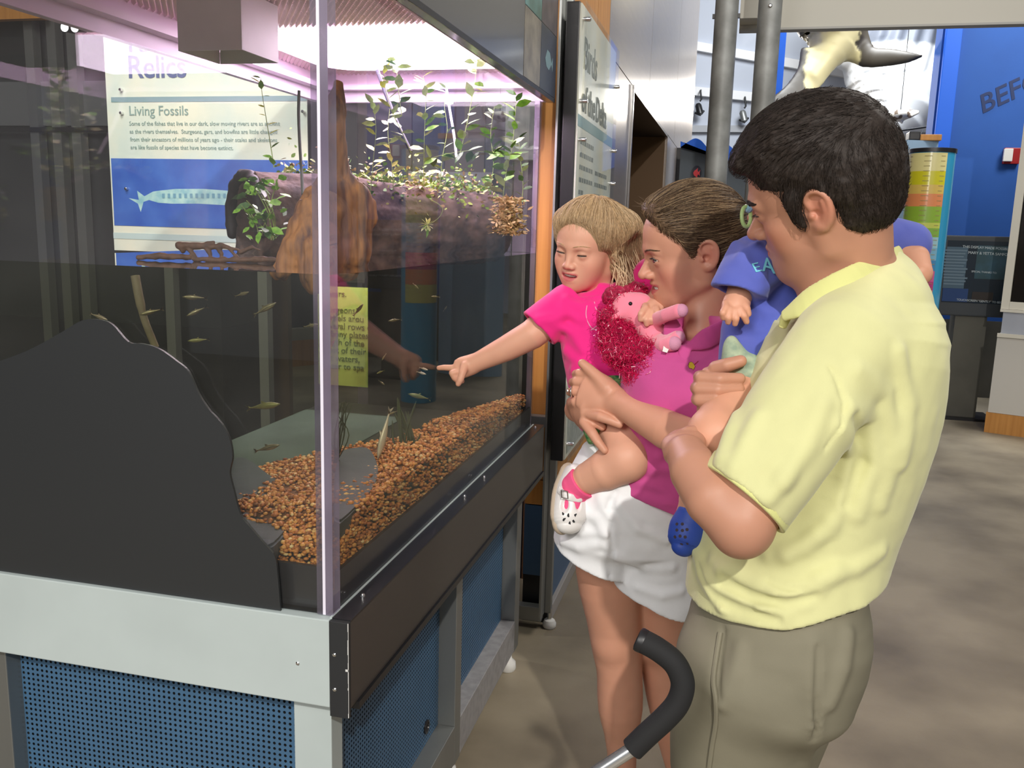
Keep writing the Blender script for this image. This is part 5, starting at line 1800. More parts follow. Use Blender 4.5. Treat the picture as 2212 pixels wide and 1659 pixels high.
# near arm
wb.chain([cs(1640, 830, 1.62), cs(1615, 930, 1.56), cs(1580, 1000, 1.54)], [0.042, 0.040, 0.036], 0.02)
wb.chain([cs(1580, 1003, 1.54), cs(1500, 955, 1.565), cs(1440, 928, 1.60), cs(1380, 896, 1.645), cs(1338, 872, 1.68)], [0.036, 0.0385, 0.036, 0.029, 0.0245], 0.015)
# near hand: back of the hand to us, fingers wrapped round the girl's far side
wb.loft([cs(1338, 872, 1.682), cs(1300, 852, 1.70), cs(1262, 838, 1.72)], [0.024, 0.037, 0.038], [0.016, 0.0155, 0.013], (0.45, 1, 0.1), 0.012)
for x, y, d0 in ((1252, 806, 1.722), (1245, 824, 1.724), (1240, 845, 1.726), (1243, 868, 1.722)):
    wb.chain([cs(x + 16, y + 2, d0), cs(x, y, d0 + 0.008), cs(x - 8, y + 2, d0 + 0.032), cs(x - 2, y + 4, d0 + 0.058)], [0.0098, 0.0094, 0.0086, 0.0076], 0.004)
wb.chain([cs(1312, 838, 1.69), cs(1292, 816, 1.70), cs(1272, 797, 1.71), cs(1258, 785, 1.715)], [0.0155, 0.012, 0.0102, 0.0086], 0.010)
# far arm behind the girl and the second hand under it
wb.chain([cs(1440, 800, 1.88), cs(1360, 900, 1.98), cs(1290, 900, 1.94), cs(1246, 885, 1.85)], [0.045, 0.042, 0.034, 0.026], 0.02)
wb.loft([cs(1240, 880, 1.83), cs(1250, 898, 1.76), cs(1270, 906, 1.715)], [0.024, 0.030, 0.030], [0.014, 0.014, 0.013], (0.5, -1, 0), 0.010)
wb.chain([cs(1268, 894, 1.710), cs(1296, 900, 1.682), cs(1318, 908, 1.672), cs(1338, 917, 1.668)], [0.0105, 0.0100, 0.0088, 0.0072], 0.005)
wb.chain([cs(1262, 912, 1.712), cs(1279, 935, 1.692), cs(1292, 955, 1.682), cs(1306, 973, 1.678)], [0.0105, 0.0100, 0.0088, 0.0072], 0.005)
wb.chain([cs(1262, 904, 1.725), cs(1285, 912, 1.705), cs(1300, 922, 1.705)], [0.010, 0.0095, 0.008], 0.005)
# legs to the floor
def _ground(x, y, d, z):
    w = cs2w(cs(x, y, d))
    return w2cs(np.array([w[0], w[1], z]))
an1 = _ground(1350, 1780, 2.08, 0.075)
an2 = _ground(1500, 1720, 2.16, 0.075)
wb.loft([cs(1330, 1080, 1.86), cs(1318, 1230, 1.90), cs(1325, 1330, 1.93), cs(1332, 1400, 1.955), cs(1338, 1450, 1.97), cs(1340, 1530, 2.0), cs(1343, 1620, 2.03), an1], [0.085, 0.074, 0.060, 0.0545, 0.0505, 0.050, 0.034, 0.027],
        [0.085, 0.074, 0.062, 0.055, 0.052, 0.055, 0.036, 0.03], (1, 0, 0), 0.02)
wb.loft([cs(1440, 1080, 1.88), cs(1440, 1250, 1.93), cs(1432, 1340, 1.97), cs(1432, 1400, 2.0), cs(1440, 1480, 2.03), cs(1462, 1580, 2.08), an2], [0.085, 0.074, 0.062, 0.055, 0.051, 0.050, 0.028],
        [0.085, 0.074, 0.062, 0.055, 0.052, 0.054, 0.03], (1, 0, 0), 0.02)
wb.ball(cs(1322, 1392, 1.925), 0.030, 0.025)
wb.ball(cs(1424, 1400, 1.965), 0.030, 0.025)
for an in (an1, an2):
    w = cs2w(an)
    wb.loft([an, w2cs(w + np.array([-0.06, -0.05, -0.030])), w2cs(w + np.array([-0.12, -0.09, -0.055]))], [0.03, 0.036, 0.034], [0.032, 0.026, 0.013], (1, 0, 0), 0.02)
M_sk2 = skin_mat('skin_rosy', 0.45)
field_obj('body', wb, 0.0028, M_sk2, wom, stretch=(cs(1400, 1000, 1.8)[1], 3.0), cols=skin_cols(srgb(206, 150, 124), srgb(186, 96, 94), (WH,), blush=srgb(214, 122, 108)))
WH.add_eyes(wom, iris=(0.09, 0.075, 0.05))
M_hair2 = mat('brown_hair', (0.125, 0.078, 0.044), 0.48, var=0.35, vscale=220, spec=0.3, stretch=(1, 1, 1))
M_hair2b = mat('brown_hair_light', (0.34, 0.235, 0.13), 0.45, spec=0.35)
M_hair2d = mat('brown_hair_dark', (0.060, 0.038, 0.024), 0.5, spec=0.3)
WH.brows(wom, M_hair2, 0.75, None, wb)
WH.lashes(wom, M_hair1, thick=1.3)
teeth = G()
for k in range(-4, 5):
    a_ = k * 0.0050
    c0 = WH.p(0.0925 - 11 * a_ * a_, a_, -0.0648 + 9 * a_ * a_)
    teeth.obox(cs2w(c0), (CS_M.T @ WH.s) * 0.0022 * WH.S, (CS_M.T @ WH.f) * 0.002 * WH.S, (CS_M.T @ WH.u) * 0.0034 * WH.S)
teeth.obj('teeth', mat('teeth', (0.78, 0.74, 0.66), 0.25), wom)

wh = Field()
E = lambda f, s, u, r, k=0.02, op='u': wh.ell(WH.p(f, s, u), np.array(r) * WH.S, WH.A, k, op)
E(-0.018, 0, 0.040, (0.101, 0.081, 0.091))
E(0.012, 0, 0.068, (0.078, 0.072, 0.056), 0.03)
E(-0.060, 0, 0.012, (0.062, 0.068, 0.062), 0.03)
E(-0.040, 0, -0.020, (0.050, 0.064, 0.040), 0.03)
E(0.046, 0, 0.099, (0.032, 0.044, 0.014), 0.02)
for sg in (-1, 1):
    E(0.018, sg * 0.060, 0.034, (0.036, 0.020, 0.040), 0.02)
E(0.113, 0, 0.003, (0.076, 0.10, 0.092), 0.016, 's')
for sg in (-1, 1):
    wh.ell(WH.p(-0.012, sg * 0.088, -0.010), np.array((0.022, 0.032, 0.031)) * WH.S, WH.A, 0.006, 's')
    wh.ell(WH.p(0.080, sg * 0.080, -0.012), np.array((0.056, 0.062, 0.066)) * WH.S, WH.A, 0.010, 's')
    wh.ell(WH.p(0.055, sg * 0.085, -0.045), np.array((0.05, 0.05, 0.05)) * WH.S, WH.A, 0.008, 's')
TIE = cs(1596, 476, 1.70)


def wflow(P):
    L = WH.loc(P)
    t = TIE - P
    t = t / (np.sqrt((t ** 2).sum(1))[:, None] + 1e-9)
    return t


def wwarp(X):
    # ridges that run towards the tie
    q = X - TIE
    a = np.arctan2(q[:, 1], -q[:, 0])
    b = np.arctan2(q[:, 2], np.sqrt(q[:, 0] ** 2 + q[:, 1] ** 2))
    w = np.stack([a * 26, b * 26, 2 * np.sqrt((q ** 2).sum(1)) * 8], 1)
    return -0.0010 * vnoise(w * np.array([1, 1, 0.3]), 0.6, 3) - 0.0004 * vnoise(w * np.array([1, 1, 0.3]), 1.9, 4)


l_, h_ = wh.bounds()
wh.warp(wwarp, l_ - 0.05, h_ + 0.05)
hairw = field_obj('hair', wh, 0.0036, M_hair2, wom)
V, _ = wh.mesh(0.006, 1)
rg = np.random.RandomState(8)
L = WH.loc(V)
V = V[(L[:, 1] > -0.05)]
for nm, mm, n_, sd in (('hair_strands', M_hair2, 3300, 1), ('hair_strands', M_hair2b, 1500, 2), ('hair_strands', M_hair2d, 1000, 3)):
    st = V[rg.choice(len(V), n_)] + rg.normal(0, 0.001, (n_, 3))
    strands(nm, wh, st, wflow, 9, 0.0125, mm, wom, rad=0.00042, lift=0.0036, jitter=0.05, seed=sd)
# flyaway wisps above the forehead
wg = G()
for k in range(34):
    p0 = WH.p(0.055 + rg.uniform(-0.03, 0.02), rg.uniform(-0.03, 0.05), 0.104)
    d0 = vnorm(WH.f * rg.uniform(0.4, 1.2) + WH.u * rg.uniform(0.3, 1.1) + WH.s * rg.normal(0, 0.3))
    pts = [p0 + d0 * t * rg.uniform(0.7, 1) + WH.u * (-9.0 * t * t) * rg.uniform(0, 1) for t in np.linspace(0, 0.035, 5)]
    wg.tube([cs2w(p) for p in pts], [0.0004, 0.0004, 0.0003, 0.0003, 0.0001], 3, False)
wg.obj('hair_wisps', M_hair2, wom)
G().tube([cs2w(TIE + np.array([0.0, 0.012, -0.012])), cs2w(TIE + np.array([0.004, 0.0, -0.017])), cs2w(TIE + np.array([0.003, -0.012, -0.012])), cs2w(TIE + np.array([0.0, -0.016, 0.004])), cs2w(TIE + np.array([-0.002, 0, 0.016])), cs2w(TIE + np.array([0, 0.012, -0.012]))], 0.006, 8).obj('hair_tie', M_black, wom, True)
pt = Field()
pt.loft([TIE, cs(1606, 492, 1.70), cs(1612, 540, 1.71), cs(1602, 600, 1.73)], [0.014, 0.022, 0.026, 0.012], [0.014, 0.02, 0.022, 0.01], (1, 0, 0), 0.01)
pt.warp(lambda X: -0.002 * vnoise(X * np.array([1, 0.15, 1]), 220, 3), TIE - 0.3, TIE + 0.3)
field_obj('ponytail', pt, 0.0028, M_hair2d, wom)
# small ear stud-free ear; polo shirt
M_pink = mat('rose_pink_pique', srgb(196, 74, 140), 0.85, var=0.05, vscale=16, bump=0.35, bscale=1000, sheen=0.2, bdist=0.0006)
wsf = Field()
wsf.loft([cs(1526, 712, 1.725), cs(1518, 775, 1.735), cs(1496, 880, 1.75), cs(1460, 970, 1.775), cs(1428, 1050, 1.80), cs(1415, 1180, 1.83)], [0.080, 0.150, 0.152, 0.132, 0.132, 0.150], [0.07, 0.105, 0.122, 0.108, 0.115, 0.13], (1, 0, 0.2), 0.02, cap=0.5)
wsf.ell(cs(1440, 850, 1.665), (0.066, 0.066, 0.055), None, 0.05)
wsf.ell(cs(1545, 860, 1.645), (0.066, 0.066, 0.055), None, 0.05)
wsf.chain([cs(1505, 745, 1.70), cs(1620, 790, 1.69), cs(1640, 860, 1.64)], [0.05, 0.056, 0.056], 0.04)
wsf.chain([cs(1490, 745, 1.74), cs(1400, 770, 1.82), cs(1370, 840, 1.90)], [0.05, 0.056, 0.054], 0.04)
wsf.plane(cs(1405, 1092, 1.70), vnorm(np.array([-0.40, -1.0, 0.10])), cs(1405, 1085, 1.8) - 0.32, cs(1405, 1085, 1.8) + np.array([0.35, 0.12, 0.35]), 0.003)
# open neck
wsf.ell(cs(1492, 700, 1.665), (0.036, 0.034, 0.05), None, 0.008, 's')
folds(wsf, [([(1370, 985), (1420, 1010), (1470, 1012)], 0.005), ([(1355, 1030), (1410, 1050), (1465, 1066)], 0.005), ([(1400, 1075), (1440, 1086), (1478, 1092)], 0.004), ([(1455, 960), (1420, 985), (1380, 1000)], 0.005),
            ([(1560, 700), (1590, 760), (1590, 800)], 0.006), ([(1380, 900), (1400, 960), (1405, 1020)], 0.005)])
l_, h_ = wsf.bounds()
wsf.warp(lambda X: 0.0022 * vnoise(X * np.array([1, 0.5, 1]), 15, 8) + 0.001 * vnoise(X, 42, 9), l_, h_)
wshirt = field_obj('polo_shirt', wsf, 0.0042, M_pink, wom)
wc = Field()
wc.loft([cs(1450, 692, 1.69), cs(1456, 722, 1.662), cs(1474, 750, 1.642)], [0.012, 0.020, 0.012], [0.0045, 0.0045, 0.004], (1, 0.35, 0.1), 0.004)
wc.loft([cs(1490, 748, 1.632), cs(1526, 732, 1.618), cs(1570, 706, 1.625), cs(1604, 672, 1.66), cs(1600, 655, 1.72)], [0.008, 0.020, 0.024, 0.024, 0.022], [0.0045] * 5, np.array([(0.5, 1, -0.3)] * 5), 0.004)
wc.loft([cs(1478, 748, 1.636), cs(1482, 790, 1.626)], [0.013, 0.011], [0.005, 0.005], (1, 0.1, 0), 0.004)
field_obj('collar', wc, 0.0022, M_pink, wshirt)
# embroidered emblem
em = [(-5, -8), (0, -9), (4, -5), (7, 1), (5, 4), (3, 8), (1, 5), (-5, 4), (-7, -1)]
ec = (1494, 791)
ev = []
for x, y in em:
    q = wsf.hit(ec[0] + x, ec[1] + y)
    ev.append(cs2w(q - vnorm(q) * 0.0012))
G().prism(ev, -C_F * 0.0012).obj('emblem', mat('emblem_yellow', srgb(206, 172, 40), 0.6), wshirt)
G().tube(ev + [ev[0]], 0.0007, 5).obj('emblem_outline', mat('emblem_dark', srgb(60, 44, 30), 0.6), wshirt)
q0, q1 = wsf.hit(1500, 787), wsf.hit(1508, 780)
G().tube([cs2w(q0 - vnorm(q0) * 0.0015), cs2w(q1 - vnorm(q1) * 0.0015)], 0.0007, 5).obj('emblem_pin', mat('emblem_red', srgb(190, 60, 80), 0.6), wshirt)

# white shorts
M_wht = mat('white_cotton', (0.86, 0.87, 0.89), 0.85, bump=0.3, bscale=700, sheen=0.1, bdist=0.0005, var=0.03)
wst = Field()
wst.loft([cs(1395, 1000, 1.81), cs(1380, 1060, 1.83), cs(1370, 1130, 1.86)], [0.135, 0.155, 0.165], [0.12, 0.13, 0.135], (1, 0, 0.1), 0.03, cap=0.3)
sl1, sl2 = Field(), Field()
sl1.loft([cs(1310, 1090, 1.84), cs(1288, 1170, 1.86), cs(1278, 1260, 1.875)], [0.098, 0.092, 0.088], [0.100, 0.098, 0.098], (1, 0.2, 0), 0.02, cap=0.3)
sl1.plane(cs(1262, 1222, 1.80), vnorm(np.array([-0.40, -1.0, 0.30])), cs(1262, 1222, 1.8) - 0.5, cs(1262, 1222, 1.8) + 0.5, 0.003)
sl2.loft([cs(1420, 1120, 1.84), cs(1415, 1220, 1.865), cs(1412, 1350, 1.885)], [0.102, 0.100, 0.100], [0.105, 0.105, 0.105], (1, 0.2, 0), 0.012, cap=0.3)
sl2.plane(cs(1405, 1308, 1.80), vnorm(np.array([-0.42, -1.0, 0.30])), cs(1405, 1300, 1.8) - 0.5, cs(1405, 1300, 1.8) + 0.5, 0.003)
wst.sub(sl1, 0.02)
wst.sub(sl2, 0.010)
folds(wst, [([(1300, 1075), (1320, 1120), (1318, 1180)], 0.006), ([(1340, 1090), (1380, 1140), (1440, 1165)], 0.005), ([(1330, 1200), (1390, 1225), (1450, 1225)], 0.005), ([(1225, 1130), (1260, 1150), (1300, 1150)], 0.005),
            ([(1260, 1100), (1290, 1120), (1310, 1150)], 0.005), ([(1380, 1270), (1430, 1285), (1470, 1275)], 0.004), ([(1215, 1170), (1250, 1180), (1300, 1172)], 0.004)])
grooves(wst, [([(1330, 1062), (1318, 1085), (1314, 1098), (1324, 1106)]), ([(1318, 1130), (1322, 1190), (1318, 1245)])], 0.004, 0.008)
l_, h_ = wst.bounds()
wst.warp(lambda X: 0.0022 * vnoise(X * np.array([1, 0.6, 1]), 17, 11) + 0.001 * vnoise(X, 45, 12), l_, h_)
field_obj('shorts', wst, 0.0042, M_wht, wom)
# ring
rp = cs(1236, 846, 1.733)
G().tube([cs2w(rp + 0.0105 * np.array([0.35 * math.cos(w), math.sin(w), 0.95 * math.cos(w)])) for w in np.linspace(0, 2 * math.pi, 17)], 0.0016, 8, False).obj('ring', M_chrome, wom, True)
G().lathe(cs2w(rp + np.array([-0.010, 0.002, -0.006])), [(0.003, -0.002), (0.0035, 0.0), (0.002, 0.002)], 8, (-1, 0, 0.2)).obj('ring_stone', M_chrome, wom)
# sandals under the feet
for an in (an1, an2):
    w = cs2w(an)
    so_ = [w + np.array([a, b, 0]) for a, b in ((0.05, -0.01), (0.04, 0.04), (-0.05, 0.0), (-0.17, -0.07), (-0.17, -0.12), (-0.12, -0.14), (-0.03, -0.08))]
    G().prism([(p[0], p[1], 0.0) for p in so_], (0, 0, 0.014)).obj('sandal', M_shoe, wom)
# ================================================================== the little girl
girl = thing('person', tuple(cs2w(cs(1310, 900, 1.82))), 'blonde little girl in a bright pink shirt pointing at the tank', 'person')
GH = Head(cs(1271, 534, 1.880), (-0.594, -0.317, -0.739), (0.001, 0.919, -0.395), S=0.772, face=0.90, nose=0.50, tip=0.78, jaw=0.95, cheek=1.16, chin=-0.006, smile=0.0075, open_=0.0065, lid=0.20, gaze=(1, 0.1, -0.9), mouthw=1.12, brow=0.2, socket=0.3, browu=0.004, cran=(1.06, 1.07, 1.06))
gb = Field()
GH.build(gb)
gb.chain([GH.p(-0.030, 0, -0.04), cs(1290, 640, 1.91), cs(1296, 690, 1.90)], [0.040, 0.036, 0.045], 0.02)
gb.loft([cs(1296, 700, 1.89), cs(1305, 790, 1.86), cs(1325, 880, 1.82)], [0.065, 0.070, 0.072], [0.055, 0.060, 0.062], (1, 0, 0), 0.02)
# pointing arm
gb.chain([cs(1212, 672, 1.875), cs(1150, 722, 1.87), cs(1095, 752, 1.885), cs(1040, 778, 1.90), cs(1018, 788, 1.905)], [0.036, 0.0315, 0.0275, 0.0215, 0.0195], 0.014)
gb.loft([cs(1022, 786, 1.905), cs(1002, 793, 1.908), cs(990, 797, 1.91)], [0.020, 0.0235, 0.021], [0.0135, 0.014, 0.013], (0.3, 1, 0), 0.008)
gb.chain([cs(994, 792, 1.905), cs(976, 795, 1.908), cs(960, 794, 1.912), cs(948, 795, 1.916)], [0.0078, 0.0072, 0.0064, 0.0052], 0.004)
gb.chain([cs(992, 802, 1.90), cs(977, 806, 1.897), cs(982, 816, 1.900), cs(992, 814, 1.905)], [0.0078, 0.0074, 0.0068, 0.006], 0.003)
gb.chain([cs(996, 808, 1.902), cs(984, 815, 1.900), cs(989, 823, 1.903), cs(997, 819, 1.907)], [0.0076, 0.0070, 0.0064, 0.0056], 0.003)
gb.chain([cs(1001, 806, 1.91), cs(994, 816, 1.914), cs(998, 823, 1.915)], [0.0072, 0.0064, 0.0056], 0.003)
gb.chain([cs(1004, 790, 1.892), cs(999, 806, 1.882), cs(994, 821, 1.880), cs(990, 829, 1.882)], [0.0092, 0.0082, 0.0072, 0.006], 0.005)
# far arm over the woman's shoulder; hand lies on the plush toy
gb.chain([cs(1375, 640, 1.93), cs(1415, 612, 1.90), cs(1436, 618, 1.84), cs(1426, 634, 1.79), cs(1416, 646, 1.75)], [0.036, 0.032, 0.026, 0.020, 0.018], 0.014)
gb.loft([cs(1418, 645, 1.745), cs(1411, 660, 1.72), cs(1404, 672, 1.708)], [0.018, 0.024, 0.022], [0.011, 0.012, 0.010], (1, 0.3, 0), 0.008)
for pts in (((1394, 666), (1385, 678), (1384, 690)), ((1402, 674), (1396, 690), (1397, 700)), ((1410, 676), (1408, 690), (1408, 696)), ((1417, 668), (1420, 676), (1422, 684))):
    gb.chain([cs(pts[0][0], pts[0][1] - 4, 1.708), cs(*pts[0], 1.698), cs(*pts[1], 1.688), cs(*pts[2], 1.692)], [0.0078, 0.0074, 0.0066, 0.0056], 0.003)
# leg folded against the woman
gb.chain([cs(1330, 890, 1.79), cs(1345, 940, 1.74), cs(1352, 985, 1.70)], [0.056, 0.050, 0.040], 0.02)
gb.ball(cs(1356, 990, 1.695), 0.038, 0.02)
gb.chain([cs(1352, 998, 1.70), cs(1310, 1015, 1.715), cs(1272, 1032, 1.735), cs(1245, 1050, 1.75)], [0.038, 0.0395, 0.032, 0.0245], 0.018)
gb.chain([cs(1245, 1050, 1.75), cs(1236, 1080, 1.748), cs(1230, 1115, 1.742)], [0.0235, 0.015, 0.011], 0.01)
# second leg behind, astride the woman's side
gb.chain([cs(1345, 900, 1.86), cs(1420, 930, 1.93), cs(1450, 1000, 1.97)], [0.054, 0.046, 0.038], 0.02)
M_sk3 = skin_mat('skin_fair', 0.5)
field_obj('body', gb, 0.0025, M_sk3, girl, skin_cols(srgb(218, 164, 138), srgb(196, 104, 104), (GH,), blush=srgb(224, 138, 122)))
GH.add_eyes(girl, iris=(0.10, 0.14, 0.20))
M_blond = mat('blond_hair', (0.54, 0.37, 0.20), 0.5, var=0.25, vscale=200, spec=0.35)
M_blondl = mat('blond_hair_light', (0.66, 0.48, 0.29), 0.48, spec=0.4)
M_blondd = mat('blond_hair_dark', (0.24, 0.145, 0.075), 0.55, spec=0.3)
GH.brows(girl, M_blond, 0.42, None, gb)
GH.lashes(girl, M_hair1, thick=1.5)
teeth = G()
for k in range(-3, 4):
    a_ = k * 0.0050
    c0 = GH.p(0.0905 - 11 * a_ * a_, a_, -0.0595 + 7 * a_ * a_)
    teeth.obox(cs2w(c0), (CS_M.T @ GH.s) * 0.0022 * GH.S, (CS_M.T @ GH.f) * 0.002 * GH.S, (CS_M.T @ GH.u) * 0.0024 * GH.S)
teeth.obj('teeth', mat('teeth', (0.78, 0.74, 0.66), 0.25), girl)
# hair
gh = Field()
E = lambda f, s, u, r, k=0.02, op='u': gh.ell(GH.p(f, s, u), np.array(r) * GH.S, GH.A, k, op)
E(-0.014, 0, 0.040, (0.106, 0.088, 0.0985))
E(0.020, 0, 0.058, (0.060, 0.076, 0.060), 0.03)
E(0.044, -0.03, 0.080, (0.022, 0.046, 0.022), 0.02)
gh.loft([GH.p(-0.03, 0.07, 0.06), cs(1344, 505, 1.875), cs(1354, 560, 1.88), cs(1361, 612, 1.885)], [0.042, 0.046, 0.042, 0.024], [0.034, 0.034, 0.028, 0.014], (1, 0, 0.3), 0.04)
gh.loft([GH.p(-0.07, 0.0, 0.02), GH.p(-0.09, 0.02, -0.06), GH.p(-0.085, 0.03, -0.12)], [0.06, 0.055, 0.03], [0.035, 0.03, 0.016], GH.s, 0.02)
E(0.126, 0.012, 0.000, (0.074, 0.092, 0.096), 0.022, 's')
gh.ell(GH.p(0.055, 0.096, -0.042), np.array((0.060, 0.050, 0.060)) * GH.S, GH.A, 0.008, 's')
gh.ell(GH.p(0.055, -0.096, -0.042), np.array((0.060, 0.050, 0.060)) * GH.S, GH.A, 0.008, 's')
gh.ell(GH.p(0.000, 0.094, -0.016), np.array((0.020, 0.026, 0.026)) * GH.S, GH.A, 0.006, 's')
CROWN = GH.p(-0.045, 0.0, 0.128)


def gflow(P):
    L = GH.loc(P)
    q = P - CROWN
    q = q / (np.sqrt((q ** 2).sum(1))[:, None] + 1e-9)
    dn = np.array([0.28, -1.0, 0.0])
    w = np.clip((0.085 - L[:, 2]) / 0.07, 0, 1)[:, None]
    return q * (1 - w) * 1.0 + dn * (0.25 + w)


def gwarp(X):
    q = X - CROWN
    a = np.arctan2(q[:, 2] + 0.35 * q[:, 1], q[:, 0])
    w = np.stack([a * 14, np.sqrt((q ** 2).sum(1)) * 14, X[:, 0] * 60], 1)
    return -0.0012 * vnoise(w, 1.0, 3) - 0.0006 * vnoise(w, 2.6, 4)


l_, h_ = gh.bounds()
gh.warp(gwarp, l_ - 0.05, h_ + 0.05)
field_obj('hair', gh, 0.0036, M_blond, girl)
V, _ = gh.mesh(0.006, 1)
rg = np.random.RandomState(18)
for mm, n_, sd in ((M_blond, 3400, 1), (M_blondl, 2000, 2), (M_blondd, 850, 3)):
    st = V[rg.choice(len(V), n_)] + rg.normal(0, 0.001, (n_, 3))
    strands('hair_strands', gh, st, gflow, 9, 0.011, mm, girl, rad=0.00040, lift=0.0030, jitter=0.09, seed=sd)
# loose locks over the shoulder and fine wisps at the hairline
wg = G()
n_w = 150
th_ = rg.uniform(-0.9, 1.0, n_w)
p0 = np.array([GH.p(0.070 - 0.035 * t * t, 0.075 * t, 0.098 - 0.018 * t * t) for t in th_])
d0 = np.array([vnorm(GH.f * rg.uniform(0.1, 0.5) - GH.u * rg.uniform(0.5, 1.0) + GH.s * rg.uniform(-0.1, 0.7)) for _ in th_])
X = (p0[:, None] + d0[:, None] * np.linspace(0, 0.030, 5)[None, :, None] * rg.uniform(0.5, 1.2, n_w)[:, None, None]).reshape(-1, 3)
for _ in range(5):
    dd_ = gb.eval(X, 0.06)
    X = X - gb.grad(X, 0.002, 0.06, dd_) * np.clip(dd_ - 0.0012, -0.02, 0.02)[:, None]
for q in X.reshape(n_w, 5, 3):
    wg.tube([cs2w(p) for p in q], [0.0004, 0.0004, 0.0003, 0.0002, 0.0001], 3, False)
for k in range(90):
    x0, y0 = rg.uniform(1322, 1372), rg.uniform(520, 580)
    x1, y1 = x0 + rg.uniform(-4, 34), rg.uniform(604, 638)
    z0 = 1.885 - 0.035 * rg.uniform(0.2, 1)
    pts = [cs(x0 + (x1 - x0) * t + 7 * math.sin(t * 3 + k), y0 + (y1 - y0) * t, z0 - 0.02 * math.sin(t * 2)) for t in np.linspace(0, 1, 7)]
    pts.append(cs(x1 + rg.uniform(-2, 16), y1 - rg.uniform(-2, 9), z0 - 0.02))
    wg.tube([cs2w(p) for p in pts], [0.0007, 0.0007, 0.0007, 0.0006, 0.0006, 0.0005, 0.0004, 0.0002], 3, False)
wg.obj('hair_locks', M_blondl, girl)
# shirt
M_hot = mat('hot_pink_cotton', srgb(236, 30, 132), 0.85, var=0.04, vscale=16, bump=0.3, bscale=800, sheen=0.25, bdist=0.0005)
gs = Field()
gs.loft([cs(1288, 630, 1.90), cs(1292, 670, 1.895), cs(1300, 750, 1.875), cs(1318, 840, 1.85), cs(1330, 905, 1.825)], [0.045, 0.085, 0.084, 0.086, 0.080], [0.045, 0.070, 0.074, 0.078, 0.072], (1, 0, 0), 0.012, cap=0.4)
gsl = Field()
gsl.loft([cs(1240, 650, 1.885), cs(1200, 680, 1.875), cs(1160, 712, 1.87), cs(1140, 730, 1.87)], [0.046, 0.046, 0.047, 0.048], [0.043, 0.044, 0.046, 0.046], (0.4, 1, 0), 0.02, cap=0.1)
gn = vnorm(cs(1140, 726, 1.87) - cs(1200, 676, 1.875) + np.array([0.0, -0.008, 0]))
gc = cs(1160, 706, 1.87)
gsl.plane(gc, gn, gc - 0.3, gc + 0.3, 0.002)
gsl.loft([cs(1180, 696, 1.872), cs(1130, 738, 1.87)], [0.040, 0.042], [0.038, 0.040], (0.4, 1, 0), 0.002, op='s', cap=0.1)
gs.sub(gsl, 0.012)
gs.chain([cs(1350, 650, 1.91), cs(1392, 622, 1.91), cs(1405, 600, 1.885), cs(1408, 598, 1.84)], [0.045, 0.043, 0.042, 0.040], 0.02)
gs.ell(cs(1262, 612, 1.86), (0.030, 0.020, 0.04), None, 0.006, 's')
folds(gs, [([(1215, 668), (1250, 690), (1290, 690)], 0.005), ([(1225, 650), (1260, 668), (1300, 662)], 0.005), ([(1205, 700), (1240, 720), (1262, 760)], 0.006), ([(1225, 760), (1260, 790), (1320, 790)], 0.005),
           ([(1240, 800), (1270, 815), (1310, 800)], 0.005), ([(1240, 830), (1290, 850), (1340, 838)], 0.005), ([(1350, 820), (1368, 860), (1360, 880)], 0.006), ([(1165, 690), (1190, 690), (1215, 680)], 0.004)])
l_, h_ = gs.bounds()
gs.warp(lambda X: 0.0022 * vnoise(X, 20, 21) + 0.0010 * vnoise(X, 55, 22), l_, h_)
gshirt = field_obj('shirt', gs, 0.0034, M_hot, girl)
# green print shorts with pink scalloped edge
M_grn = mat('green_print_cotton', srgb(150, 196, 120), 0.85, col2=srgb(40, 120, 70), vscale=90)
gst = Field()
gst.loft([cs(1320, 868, 1.815), cs(1326, 902, 1.778), cs(1334, 932, 1.752)], [0.072, 0.068, 0.064], [0.068, 0.064, 0.060], (1, 0.2, 0), 0.01, cap=0.3)
gst.plane(cs(1310, 932, 1.71), vnorm(np.array([0.55, -1, -0.25])), cs(1310, 930, 1.75) - 0.3, cs(1310, 930, 1.75) + 0.3, 0.002)
gsh = field_obj('shorts', gst, 0.0028, M_grn, girl)
edge = [gst.hit(x, y) for x, y in ((1292, 941), (1297, 940), (1303, 936), (1309, 931), (1315, 926), (1321, 921), (1328, 917), (1336, 912))]
M_scal = mat('pink_scallop', srgb(226, 128, 140), 0.8)
for e in edge:
    if e is not None:
        G().lathe(cs2w(e - vnorm(e) * 0.001), [(0.0005, -0.003), (0.003, -0.002), (0.0038, 0), (0.003, 0.002), (0.0005, 0.003)], 8).obj('scallop', M_scal, gsh, True)
# sock
M_sock = mat('pink_sock', srgb(240, 90, 140), 0.9, bump=0.5, bscale=900, bdist=0.0006)
gk = Field()
gk.chain([cs(1262, 1040, 1.742), cs(1245, 1052, 1.752), cs(1240, 1066, 1.750), cs(1234, 1095, 1.742), cs(1230, 1122, 1.735)], [0.0345, 0.0310, 0.0275, 0.0185, 0.014], 0.006)
kn = vnorm(cs(1272, 1032, 1.735) - cs(1245, 1052, 1.75))
gk.plane(cs(1259, 1041, 1.742), kn, cs(1259, 1041, 1.742) - 0.2, cs(1259, 1041, 1.742) + 0.2, 0.002)
sock = field_obj('sock', gk, 0.002, M_sock, girl)
